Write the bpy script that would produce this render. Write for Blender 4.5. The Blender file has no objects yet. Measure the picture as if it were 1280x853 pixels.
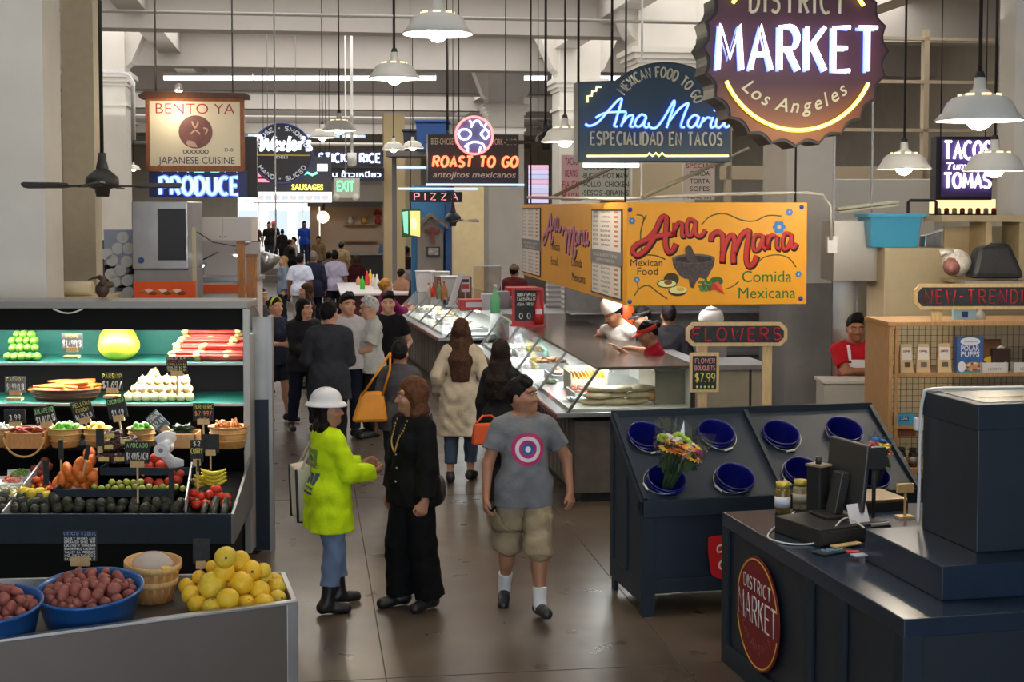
import bpy,math,random
import numpy as np
from mathutils import Vector,Matrix
from mathutils.bvhtree import BVHTree
# ------------------------------------------------------------------ camera, world, light, exposure
SC = bpy.context.scene
COL = SC.collection
random.seed(7)
PI = math.pi
F_PX,CAM_Z,PITCH,AXIS_Y = 1750.0,2.85,math.radians(3.0),353.7   # focal length in px of a 1280x853 frame
cam = bpy.data.cameras.new('camera')
cam_ob = bpy.data.objects.new('camera',cam)
COL.objects.link(cam_ob)
cam.sensor_width = 36.0
cam.lens = F_PX / 1280 * 36.0
cam.shift_y = (AXIS_Y - 426.5) / 1280
cam.clip_end = 400
cam_ob.location = (0,0,CAM_Z)
cam_ob.rotation_euler = (PI / 2 - PITCH,0,0)
SC.camera = cam_ob
SC.view_settings.view_transform = 'Standard'
SC.view_settings.look = 'None'
SC.view_settings.gamma = 1.0
SC.view_settings.use_curve_mapping = False
SC.view_settings.exposure = EXPOSURE = 0.0
SC.cycles.use_denoising = True
SC.cycles.max_bounces = 6
SC.cycles.diffuse_bounces = 3
SC.cycles.glossy_bounces = 3
SC.cycles.transmission_bounces = 4
SC.cycles.transparent_max_bounces = 12
SC.cycles.caustics_reflective = False
SC.cycles.caustics_refractive = False
SC.cycles.sample_clamp_indirect = 4.0
world = bpy.data.worlds.new('sky')
SC.world = world
world.use_nodes = True
world.node_tree.nodes['Background'].inputs[0].default_value = (0.80,0.90,1.0,1)
world.node_tree.nodes['Background'].inputs[1].default_value = 3.5
ALPHA = math.atan(255 / F_PX)      # the aisle runs this far to the left of the view axis
CA,SA = math.cos(ALPHA),math.sin(ALPHA)
def A(s,a,z=0.0):                # aisle coordinates -> world
 return Vector((s * CA - a * SA,s * SA + a * CA,z))
def ray(px,py):
 u,v = (px - 640) / F_PX,(AXIS_Y - py) / F_PX
 return Vector((u,math.cos(PITCH) + v * math.sin(PITCH),-math.sin(PITCH) + v * math.cos(PITCH)))
def P(px,py,Y):                  # point of the place seen at a pixel, at depth Y
 d = ray(px,py)
 return Vector((0,0,CAM_Z)) + d * (Y / d.y)
def G(px,py,z=0.0):              # point of the place seen at a pixel, at height z
 d = ray(px,py)
 return Vector((0,0,CAM_Z)) + d * ((z - CAM_Z) / d.z)
def lamp(name,kind,loc,power,color=(1,1,1),size=1.0,size_y=None,rot=(0,0,0),spot=None):
 l = bpy.data.lights.new(name,kind)
 l.energy = power
 l.color = color
 if kind == 'AREA':
  l.size = size
  if size_y:
   l.shape = 'RECTANGLE'
   l.size_y = size_y
 elif kind in ('POINT','SPOT'):
  l.shadow_soft_size = size
  if spot:
   l.spot_size,l.spot_blend = spot
 elif kind == 'SUN':
  l.angle = size
 o = bpy.data.objects.new(name,l)
 COL.objects.link(o)
 o.location = loc
 o.rotation_euler = rot
 return o
# daylight coming in from the street behind the viewer and fill lights added over the aisle
lamp('street_daylight','AREA',A(-0.5,-5.5,3.0),120,(0.93,0.96,1.0),12,5,(math.radians(80),0,ALPHA))
for k,(s,a,w) in enumerate([(0.5,10,200),(0.5,23.9,430),(0.5,31,540),(0.5,45,700),(0.5,60,1000)]):
 lamp('overhead_fill_%s' % 'abcde'[k],'AREA',A(s,a,7.05),w,(1.0,0.96,0.90),14,5,(0,0,ALPHA))
for k,(s,a,w) in enumerate([(-9,30,420),(9.5,24,700),(-5,16,70)]):  # added area lights that lift the dark side walls
 lamp('side_fill_%s' % 'abc'[k],'AREA',A(s,a,7.05),w,(1.0,0.95,0.88),5,14,(0,0,ALPHA))
# upward fill lights, added in mid-air to brighten the ceiling
for k,(s,a,w) in enumerate([(0.5,15,40),(0.5,24,58),(0.5,31,62),(0.5,38,66),(0.5,45,76),(0.5,54,90)]):
 lamp('ceiling_uplight_fill_%s' % 'abcdef'[k],'AREA',A(s,a,4.9),w,(1.0,0.95,0.90),14,1.5,(PI,0,ALPHA))
lamp('street_sun','SUN',A(0,80,20),5.0,(1,0.97,0.92),0.03,rot=(math.radians(48),0,math.radians(20)))
# ------------------------------------------------------------------ materials
_mats = {}
def mat(color,rough=0.6,metal=0.0,noise=0.0,nscale=8.0,bump=0.0,bscale=40.0,spec=0.5,key=None,coat=0.0,alpha=None,trans=0.0,sss=0.0):
 k = (tuple(color),rough,metal,noise,nscale,bump,bscale,spec,coat,alpha,trans,sss)
 if k in _mats:
  return _mats[k]
 m = bpy.data.materials.new(key or 'surface')
 m.use_nodes = True
 nt = m.node_tree
 b = nt.nodes['Principled BSDF']
 c = tuple(color) + (1,)
 b.inputs['Base Color'].default_value = c
 b.inputs['Roughness'].default_value = rough
 b.inputs['Metallic'].default_value = metal
 b.inputs['Specular IOR Level'].default_value = spec
 b.inputs['Coat Weight'].default_value = coat
 if trans:
  b.inputs['Transmission Weight'].default_value = trans
 if sss:
  b.inputs['Subsurface Weight'].default_value = sss
  b.inputs['Subsurface Scale'].default_value = 0.01
 if alpha is not None:
  b.inputs['Alpha'].default_value = alpha
 tc = nt.nodes.new('ShaderNodeTexCoord')
 if noise > 0:
  n = nt.nodes.new('ShaderNodeTexNoise')
  n.inputs['Scale'].default_value = nscale
  n.inputs['Detail'].default_value = 4
  nt.links.new(tc.outputs['Object'],n.inputs['Vector'])
  r = nt.nodes.new('ShaderNodeValToRGB')
  r.color_ramp.elements[0].position = 0.3
  r.color_ramp.elements[1].position = 0.7
  r.color_ramp.elements[0].color = tuple(max(0,x * (1 - noise)) for x in color) + (1,)
  r.color_ramp.elements[1].color = tuple(min(1,x * (1 + noise)) for x in color) + (1,)
  nt.links.new(n.outputs['Fac'],r.inputs['Fac'])
  nt.links.new(r.outputs['Color'],b.inputs['Base Color'])
 if bump > 0:
  n2 = nt.nodes.new('ShaderNodeTexNoise')
  n2.inputs['Scale'].default_value = bscale
  n2.inputs['Detail'].default_value = 5
  nt.links.new(tc.outputs['Object'],n2.inputs['Vector'])
  bp = nt.nodes.new('ShaderNodeBump')
  bp.inputs['Strength'].default_value = bump
  bp.inputs['Distance'].default_value = 0.02
  nt.links.new(n2.outputs['Fac'],bp.inputs['Height'])
  nt.links.new(bp.outputs['Normal'],b.inputs['Normal'])
 _mats[k] = m
 return m
def emit(color,strength,key='glow'):
 k = ('e',tuple(color),strength)
 if k in _mats:
  return _mats[k]
 m = bpy.data.materials.new(key)
 m.use_nodes = True
 b = m.node_tree.nodes['Principled BSDF']
 b.inputs['Base Color'].default_value = (0.5,0.5,0.5,1)
 b.inputs['Emission Color'].default_value = tuple(color) + (1,)
 b.inputs['Emission Strength'].default_value = strength
 _mats[k] = m
 return m
def glass(tint=(1,1,1),gloss=0.10,key='pane_glass'):
 k = ('g',tuple(tint),gloss)
 if k in _mats:
  return _mats[k]
 m = bpy.data.materials.new(key)
 m.use_nodes = True
 nt = m.node_tree
 nt.nodes.clear()
 out = nt.nodes.new('ShaderNodeOutputMaterial')
 t = nt.nodes.new('ShaderNodeBsdfTransparent')
 t.inputs[0].default_value = tuple(tint) + (1,)
 g = nt.nodes.new('ShaderNodeBsdfGlossy')
 g.inputs['Roughness'].default_value = 0.03
 f = nt.nodes.new('ShaderNodeLayerWeight')
 f.inputs[0].default_value = 0.5
 pw = nt.nodes.new('ShaderNodeMath')
 pw.operation = 'POWER'
 pw.inputs[1].default_value = 5.0
 nt.links.new(f.outputs['Facing'],pw.inputs[0])
 ad = nt.nodes.new('ShaderNodeMath')
 ad.operation = 'MULTIPLY_ADD'
 ad.inputs[1].default_value = 0.6
 ad.inputs[2].default_value = gloss
 nt.links.new(pw.outputs[0],ad.inputs[0])
 mx = nt.nodes.new('ShaderNodeMixShader')
 nt.links.new(ad.outputs[0],mx.inputs[0])
 nt.links.new(t.outputs[0],mx.inputs[1])
 nt.links.new(g.outputs[0],mx.inputs[2])
 nt.links.new(mx.outputs[0],out.inputs[0])
 _mats[k] = m
 return m
def sr(r,g,b):                   # sRGB 0-255 -> linear
 f = lambda c: (c / 255 / 12.92) if c <= 10 else ((c / 255 + 0.055) / 1.055) ** 2.4
 return (f(r),f(g),f(b))
def wood(c,k=0.25,scale=3.0,rough=0.5):
 key = ('w',tuple(c),k,scale)
 if key in _mats:
  return _mats[key]
 m = mat(c,rough,key='wood',nscale=0.001 + scale * 1.01)
 nt = m.node_tree
 b = nt.nodes['Principled BSDF']
 tc = nt.nodes.new('ShaderNodeTexCoord')
 mp = nt.nodes.new('ShaderNodeMapping')
 mp.inputs['Scale'].default_value = (scale * 6,scale * 6,scale * 0.7)
 n = nt.nodes.new('ShaderNodeTexNoise')
 n.inputs['Scale'].default_value = 4
 n.inputs['Detail'].default_value = 6
 n.inputs['Distortion'].default_value = 0.6
 r = nt.nodes.new('ShaderNodeValToRGB')
 r.color_ramp.elements[0].color = tuple(x * (1 - k) for x in c) + (1,)
 r.color_ramp.elements[1].color = tuple(min(1,x * (1 + k)) for x in c) + (1,)
 r.color_ramp.elements[0].position = 0.35
 r.color_ramp.elements[1].position = 0.65
 nt.links.new(tc.outputs['Object'],mp.inputs[0])
 nt.links.new(mp.outputs[0],n.inputs['Vector'])
 nt.links.new(n.outputs['Fac'],r.inputs[0])
 nt.links.new(r.outputs[0],b.inputs['Base Color'])
 _mats[key] = m
 return m
STEEL = mat((0.48,0.48,0.49),0.32,0.9,noise=0.12,nscale=3,key='brushed_steel')
DULLSTEEL = mat((0.36,0.35,0.35),0.5,0.75,noise=0.15,nscale=2,key='dull_steel')
BLACK = mat((0.012,0.012,0.013),0.5,key='black')
WHITE = mat((0.72,0.71,0.69),0.5,key='white_paint')
NAVY = mat(sr(31,42,54),0.5,noise=0.10,nscale=5,spec=.3,key='navy_paint')
CHALK = mat((0.025,0.027,0.03),0.8,noise=0.3,nscale=25,key='chalkboard')
CHALKW = mat((0.75,0.74,0.70),0.9,key='chalk_white')
CHALKY = mat((0.75,0.68,0.12),0.9,key='chalk_yellow')
CHALKR = mat((0.75,0.12,0.10),0.9,key='chalk_red')
CHALKG = mat((0.35,0.65,0.25),0.9,key='chalk_green')
PINE = wood(sr(205,172,120),0.12)
# ------------------------------------------------------------------ mesh builder
class MB:
 def __init__(self):
  self.v,self.f,self.m,self.s = [],[],[],[]
 def add(self,vs,fs,m=0,s=False):
  o = len(self.v)
  self.v.extend([tuple(p) for p in vs])
  for f in fs:
   self.f.append(tuple(i + o for i in f))
   self.m.append(m)
   self.s.append(s)
  return self
 def box(self,x0,x1,y0,y1,z0,z1,m=0):
  vs = [(x,y,z) for z in (z0,z1) for y in (y0,y1) for x in (x0,x1)]
  return self.add(vs,[(0,2,3,1),(4,5,7,6),(0,1,5,4),(2,6,7,3),(0,4,6,2),(1,3,7,5)],m)
 def cbox(self,c,d,m=0):
  return self.box(c[0] - d[0] / 2,c[0] + d[0] / 2,c[1] - d[1] / 2,c[1] + d[1] / 2,c[2] - d[2] / 2,c[2] + d[2] / 2,m)
 def hexa(self,q0,q1,m=0):   # two quads (4 pts each, same order) -> closed solid
  return self.add(list(q0) + list(q1),[(3,2,1,0),(4,5,6,7),(0,1,5,4),(1,2,6,5),(2,3,7,6),(3,0,4,7)],m)
 def tube(self,pts,r,n=8,m=0,caps=True,flat=1.0,closed=False):
  pts = [Vector(p) for p in pts]
  k = len(pts)
  rs = r if isinstance(r,(list,tuple)) else [r] * k
  vs,fs = [],[]
  up = None
  for i in range(k):
   if closed:
    t = pts[(i + 1) % k] - pts[i - 1]
   else:
    t = pts[min(i + 1,k - 1)] - pts[max(i - 1,0)]
   if t.length < 1e-9:
    t = Vector((0,0,1))
   t.normalize()
   if up is None:
    up = Vector((0,1,0)) if abs(t.y) < 0.9 else Vector((1,0,0))
   up = (up - t * up.dot(t))
   if up.length < 1e-6:
    up = t.orthogonal()
   up.normalize()
   w = t.cross(up)
   for j in range(n):
    a = 2 * PI * j / n
    vs.append(pts[i] + up * (math.cos(a) * rs[i] * flat) + w * (math.sin(a) * rs[i]))
  for i in range(k if closed else k - 1):
   i2 = (i + 1) % k
   for j in range(n):
    fs.append((i * n + j,i * n + (j + 1) % n,i2 * n + (j + 1) % n,i2 * n + j))
  self.add(vs,fs,m,True)
  if caps and not closed:
   o = len(self.v) - len(vs)
   self.f.append(tuple(o + j for j in range(n))[::-1]); self.m.append(m); self.s.append(False)
   self.f.append(tuple(o + (k - 1) * n + j for j in range(n))); self.m.append(m); self.s.append(False)
  return self
 def cyl(self,p0,p1,r0,r1=None,n=16,m=0,caps=True):
  return self.tube([p0,p1],[r0,r0 if r1 is None else r1],n,m,caps)
 def lathe(self,prof,n=24,m=0,c=(0,0,0),sx=1.0,sy=1.0,smooth=True):
  vs,fs = [],[]
  for (r,z) in prof:
   for j in range(n):
    a = 2 * PI * j / n
    vs.append((c[0] + r * sx * math.cos(a),c[1] + r * sy * math.sin(a),c[2] + z))
  for i in range(len(prof) - 1):
   for j in range(n):
    fs.append((i * n + j,i * n + (j + 1) % n,(i + 1) * n + (j + 1) % n,(i + 1) * n + j))
  return self.add(vs,fs,m,smooth)
 def ball(self,c,r,n=12,m=0,jit=0.0,seed=0):
  r = (r,r,r) if not isinstance(r,(tuple,list)) else r
  rg = random.Random(seed)
  vs,fs = [(c[0],c[1],c[2] - r[2])],[]
  rings = max(4,n // 2)
  for i in range(1,rings):
   t = -PI / 2 + PI * i / rings
   for j in range(n):
    a = 2 * PI * j / n
    q = 1 + (rg.uniform(-jit,jit) if jit else 0)
    vs.append((c[0] + r[0] * q * math.cos(t) * math.cos(a),c[1] + r[1] * q * math.cos(t) * math.sin(a),c[2] + r[2] * q * math.sin(t)))
  vs.append((c[0],c[1],c[2] + r[2]))
  for j in range(n):
   fs.append((0,1 + (j + 1) % n,1 + j))
  for i in range(rings - 2):
   for j in range(n):
    a,b = 1 + i * n + j,1 + i * n + (j + 1) % n
    fs.append((a,b,b + n,a + n))
  o = 1 + (rings - 2) * n
  for j in range(n):
   fs.append((o + j,o + (j + 1) % n,len(vs) - 1))
  return self.add(vs,fs,m,True)
 def prism(self,poly,y0,y1,m=0,smooth=False):   # outline in XZ, extruded along Y
  n = len(poly)
  ar = sum(poly[i][0] * poly[(i + 1) % n][1] - poly[(i + 1) % n][0] * poly[i][1] for i in range(n))
  if ar < 0:
   poly = poly[::-1]
  vs = [(x,y0,z) for x,z in poly] + [(x,y1,z) for x,z in poly]
  fs = [tuple(range(n)),tuple(range(2 * n - 1,n - 1,-1))]
  self.add(vs,fs,m)
  self.add(vs,[(i,i + n,(i + 1) % n + n,(i + 1) % n) for i in range(n)],m,smooth)
  return self
 def prismz(self,poly,z0,z1,m=0):
  n = len(poly)
  ar = sum(poly[i][0] * poly[(i + 1) % n][1] - poly[(i + 1) % n][0] * poly[i][1] for i in range(n))
  if ar < 0:
   poly = poly[::-1]
  vs = [(x,y,z0) for x,y in poly] + [(x,y,z1) for x,y in poly]
  self.add(vs,[tuple(range(n))[::-1],tuple(range(n,2 * n))] + [(i,(i + 1) % n,(i + 1) % n + n,i + n) for i in range(n)],m)
  return self
 def prismx(self,poly,x0,x1,m=0):                # outline in YZ, extruded along X
  n = len(poly)
  ar = sum(poly[i][0] * poly[(i + 1) % n][1] - poly[(i + 1) % n][0] * poly[i][1] for i in range(n))
  if ar < 0:
   poly = poly[::-1]
  vs = [(x0,y,z) for y,z in poly] + [(x1,y,z) for y,z in poly]
  self.add(vs,[tuple(range(n))[::-1],tuple(range(n,2 * n))] + [(i,(i + 1) % n,(i + 1) % n + n,i + n) for i in range(n)],m)
  return self
 def xf(self,mtx,start=0):
  for i in range(start,len(self.v)):
   self.v[i] = tuple(mtx @ Vector(self.v[i]))
  return self
 def put(self,other,mtx=None,m=None):
  vs = [tuple(mtx @ Vector(p)) for p in other.v] if mtx is not None else other.v
  o = len(self.v)
  self.v.extend(vs)
  self.f.extend(tuple(i + o for i in f) for f in other.f)
  self.m.extend(other.m if m is None else [m] * len(other.m))
  self.s.extend(other.s)
  return self
 def mesh(self,name,mats):
  me = bpy.data.meshes.new(name)
  me.from_pydata(self.v,[],self.f)
  for x in (mats if isinstance(mats,(list,tuple)) else [mats]):
   me.materials.append(x)
  me.polygons.foreach_set('material_index',self.m)
  me.polygons.foreach_set('use_smooth',self.s)
  me.update()
  return me
def T(x=0,y=0,z=0,rx=0,ry=0,rz=0,s=1.0):
 sc = s if isinstance(s,(tuple,list)) else (s,s,s)
 return Matrix.Translation((x,y,z)) @ Matrix.Rotation(rz,4,'Z') @ Matrix.Rotation(ry,4,'Y') @ Matrix.Rotation(rx,4,'X') @ Matrix.Diagonal((*sc,1))
# ------------------------------------------------------------------ things and parts
def thing(name,label,cat,loc=(0,0,0),rz=0.0,group=None):
 o = bpy.data.objects.new(name,None)
 COL.objects.link(o)
 o.empty_display_size = 0.1
 o.location = loc
 o.rotation_euler = (0,0,rz)
 o['label'],o['category'] = label,cat
 if group:
  o['group'] = group
 return o
def part(name,mb,mats,parent,bevel=0.0,label=None):
 me = mb.mesh(name,mats) if isinstance(mb,MB) else mb
 o = bpy.data.objects.new(name,me)
 COL.objects.link(o)
 o.parent = parent
 if bevel:
  b = o.modifiers.new('edge','BEVEL')
  b.width = bevel
  b.segments = 2
  b.limit_method = 'ANGLE'
 if label:
  o['label'] = label
 return o
def solo(name,mb,mats,label,cat,loc=(0,0,0),rz=0.0,group=None,bevel=0.0,rot=None,scale=1.0):
 o = part(name,mb,mats,None,bevel)
 o.location = loc
 o.rotation_euler = rot if rot is not None else (0,0,rz)
 o.scale = (scale,scale,scale) if not isinstance(scale,tuple) else scale
 o['label'],o['category'] = label,cat
 if group:
  o['group'] = group
 return o
def struct(name,mb,mats,loc=(0,0,0),rz=0.0,bevel=0.0,parent=None):
 o = part(name,mb,mats,parent,bevel)
 o.location = loc
 o.rotation_euler = (0,0,rz)
 o['kind'] = 'structure'
 return o
def dup(o,loc,rz=None,label=None,group=None,rot=None,scale=None):
 r = o.copy()
 COL.objects.link(r)
 r.location = loc
 if rz is not None:
  r.rotation_euler = (0,0,rz)
 if rot is not None:
  r.rotation_euler = rot
 if scale is not None:
  r.scale = (scale,scale,scale) if not isinstance(scale,tuple) else scale
 if label:
  r['label'] = label
 if group:
  r['group'] = group
 for ch in list(o.children):
  c = ch.copy()
  COL.objects.link(c)
  c.parent = r
  for g in list(ch.children):
   d = g.copy()
   COL.objects.link(d)
   d.parent = c
 return r
# ------------------------------------------------------------------ lettering
_fc = {}
def text(mb,s,w,x,z,y=0.0,h=None,m=0,shear=0.0,depth=0.002,align='C',weight=0.0,space=1.0):
 """printed letters in the XZ plane facing -Y; fitted to width w (and height h), centred at x, baseline at z"""
 k = (s,shear,weight,space)
 if k not in _fc:
  cu = bpy.data.curves.new('lettering','FONT')
  cu.body = s
  cu.size = 1
  cu.shear = shear
  cu.offset = weight
  cu.space_character = space
  cu.resolution_u = 3
  ob = bpy.data.objects.new('lettering',cu)
  me = ob.to_mesh()
  vs = [tuple(v.co) for v in me.vertices]
  fs = [tuple(p.vertices) for p in me.polygons]
  ob.to_mesh_clear()
  bpy.data.objects.remove(ob)
  bpy.data.curves.remove(cu)
  _fc[k] = (vs,fs)
 vs,fs = _fc[k]
 if not vs:
  return mb
 x0,x1 = min(v[0] for v in vs),max(v[0] for v in vs)
 sx = w / (x1 - x0)
 sz = sx if h is None else h / 0.73
 off = x - (x0 + x1) / 2 * sx if align == 'C' else x - x0 * sx
 mb.add([(v[0] * sx + off,y - depth,z + v[1] * sz) for v in vs],fs,m)
 return mb
def arc(cx,cy,rx,ry,a0,a1,n=10):
 return [(cx + rx * math.cos(math.radians(a0 + (a1 - a0) * i / n)),cy + ry * math.sin(math.radians(a0 + (a1 - a0) * i / n))) for i in range(n + 1)]
_D = [(0,0),(0,1)] + arc(.25,.5,.4,.5,90,-90)[0:] + [(0,0)]
SF = {  # single-stroke capitals for neon tubes and chalk: width, strokes
 'A': (.7,[[(0,0),(.35,1),(.7,0)],[(.13,.35),(.57,.35)]]),
 'B': (.62,[[(0,0),(0,1)] + arc(.3,.76,.27,.24,90,-90,6) + [(0,.52)],[(.3,.52)] + arc(.32,.26,.3,.26,90,-90,6) + [(0,0)]]),
 'C': (.66,[arc(.4,.5,.4,.5,55,305,14)]),
 'D': (.65,[_D]),
 'E': (.55,[[(.55,1),(0,1),(0,0),(.55,0)],[(0,.52),(.45,.52)]]),
 'F': (.55,[[(.55,1),(0,1),(0,0)],[(0,.52),(.45,.52)]]),
 'G': (.7,[arc(.4,.5,.4,.5,50,330,14) + [(.74,.45),(.45,.45)]]),
 'H': (.65,[[(0,0),(0,1)],[(.65,0),(.65,1)],[(0,.5),(.65,.5)]]),
 'I': (.0,[[(0,0),(0,1)]]),
 'J': (.45,[[(.45,1),(.45,.25)] + arc(.22,.25,.23,.25,0,-170,6)]),
 'K': (.62,[[(0,0),(0,1)],[(.6,1),(.03,.45)],[(.2,.62),(.62,0)]]),
 'L': (.5,[[(0,1),(0,0),(.5,0)]]),
 'M': (.8,[[(0,0),(.08,1),(.4,.25),(.72,1),(.8,0)]]),
 'N': (.65,[[(0,0),(0,1),(.65,0),(.65,1)]]),
 'O': (.76,[arc(.38,.5,.38,.5,90,450,18)]),
 'P': (.6,[[(0,0),(0,1)] + arc(.32,.74,.28,.26,90,-90,7) + [(0,.48)]]),
 'Q': (.76,[arc(.38,.5,.38,.5,90,450,18),[(.5,.2),(.8,-.05)]]),
 'R': (.62,[[(0,0),(0,1)] + arc(.32,.74,.28,.26,90,-90,7) + [(0,.48)],[(.28,.48),(.62,0)]]),
 'S': (.58,[arc(.29,.75,.27,.25,30,270,9) + arc(.29,.25,.29,.25,90,-150,9)]),
 'T': (.64,[[(0,1),(.64,1)],[(.32,1),(.32,0)]]),
 'U': (.66,[[(0,1),(0,.33)] + arc(.33,.33,.33,.33,180,360,10) + [(.66,1)]]),
 'V': (.66,[[(0,1),(.33,0),(.66,1)]]),
 'W': (.9,[[(0,1),(.2,0),(.45,.8),(.7,0),(.9,1)]]),
 'X': (.62,[[(0,0),(.62,1)],[(0,1),(.62,0)]]),
 'Y': (.64,[[(0,1),(.32,.5),(.64,1)],[(.32,.5),(.32,0)]]),
 'Z': (.6,[[(0,1),(.6,1),(0,0),(.6,0)]]),
 '0': (.55,[arc(.275,.5,.275,.5,90,450,14)]),
 '1': (.2,[[(0,.8),(.2,1),(.2,0)]]),
 '2': (.52,[arc(.26,.73,.26,.27,170,-30,7) + [(0,0),(.52,0)]]),
 '3': (.5,[arc(.24,.76,.24,.24,150,-90,7) + arc(.24,.26,.26,.26,90,-150,7)]),
 '4': (.55,[[(.42,0),(.42,1),(0,.3),(.55,.3)]]),
 '5': (.5,[[(.48,1),(.06,1),(.03,.58)] + arc(.24,.32,.26,.32,110,-150,8)]),
 '6': (.5,[[(.42,1),(.1,.6)] + arc(.25,.28,.25,.28,150,510,12)]),
 '7': (.5,[[(0,1),(.5,1),(.15,0)]]),
 '8': (.5,[arc(.25,.76,.22,.24,90,450,10),arc(.25,.26,.25,.26,90,450,10)]),
 '9': (.5,[arc(.25,.72,.25,.28,0,360,12) + [(.48,.5),(.3,0)]]),
 '$': (.55,[arc(.28,.72,.25,.2,30,270,8) + arc(.28,.3,.27,.22,90,-150,8),[(.28,1.1),(.28,-.1)]]),
 '/': (.45,[[(0,-.05),(.45,1.05)]]),
 '.': (.05,[[(.0,.0),(.05,.04)]]),
 '-': (.35,[[(0,.5),(.35,.5)]]),
 "'": (.05,[[(.03,1.02),(.0,.8)]]),
 '&': (.65,[[(.65,0),(.12,.8),(.25,1),(.38,.82),(.05,.3),(.2,0),(.4,.05),(.62,.4)]]),
 '#': (.6,[[(.1,0),(.25,1)],[(.35,0),(.5,1)],[(0,.35),(.6,.35)],[(0,.68),(.6,.68)]]),
 ' ': (.35,[]),
}
def smooth_path(pts,k=5,closed=False):
 out = []
 n = len(pts)
 for i in range(n - 1):
  p0,p1,p2,p3 = pts[max(i - 1,0)],pts[i],pts[i + 1],pts[min(i + 2,n - 1)]
  for j in range(k):
   t = j / k
   out.append(tuple(0.5 * ((2 * b) + (-a + c) * t + (2 * a - 5 * b + 4 * c - d) * t * t + (-a + 3 * b - 3 * c + d) * t ** 3) for a,b,c,d in zip(p0,p1,p2,p3)))
 out.append(tuple(pts[-1]))
 return out
def strokes(s,gap=.28):
 out,x = [],0.0
 for ch in s:
  w,st = SF.get(ch,SF['-'])
  for pl in st:
   out.append([(p[0] + x,p[1]) for p in pl])
  x += w + gap
 return out,max(x - gap,.05)
def line(mb,s,w,h,x,z,r,y=0.0,m=0,n=5,flat=1.0,gap=.28,align='C',xmap=None,slant=0.0):
 """single-stroke lettering (tubes of radius r) in XZ facing -Y: width w, cap height h, baseline z"""
 st,tw = strokes(s,gap)
 k = w / tw
 x0 = x - w / 2 if align == 'C' else x
 for pl in st:
  pts = [(x0 + p[0] * k + slant * p[1] * h,y,z + p[1] * h) for p in pl]
  if xmap:
   pts = [xmap(p) for p in pts]
  mb.tube(pts,r,n,m,flat=flat)
 return mb
def path(mb,pts,fx,r,y=0.0,m=0,n=6,flat=1.0,smooth=5):
 q = smooth_path(pts,smooth) if smooth and len(pts) > 2 else pts
 mb.tube([(fx(p)[0],y,fx(p)[1]) for p in q],r,n,m,flat=flat)
 return mb
def arctext(mb,s,cx,cz,R,a_mid,h,w_deg,r=None,y=0.0,m=0,inside=False,bold=False):
 """capitals along an arc, centred at angle a_mid (degrees, 90 is the top)"""
 st,tw = strokes(s,.3)
 for pl in st:
  pts = []
  for p in pl:
   u = p[0] / tw - 0.5
   if inside:
    a = math.radians(a_mid + u * w_deg)
    rr = R - p[1] * h
   else:
    a = math.radians(a_mid - u * w_deg)
    rr = R + p[1] * h
   pts.append((cx + rr * math.cos(a),y,cz + rr * math.sin(a)))
  mb.tube(pts,r,5,m,flat=.4)
 return mb
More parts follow.
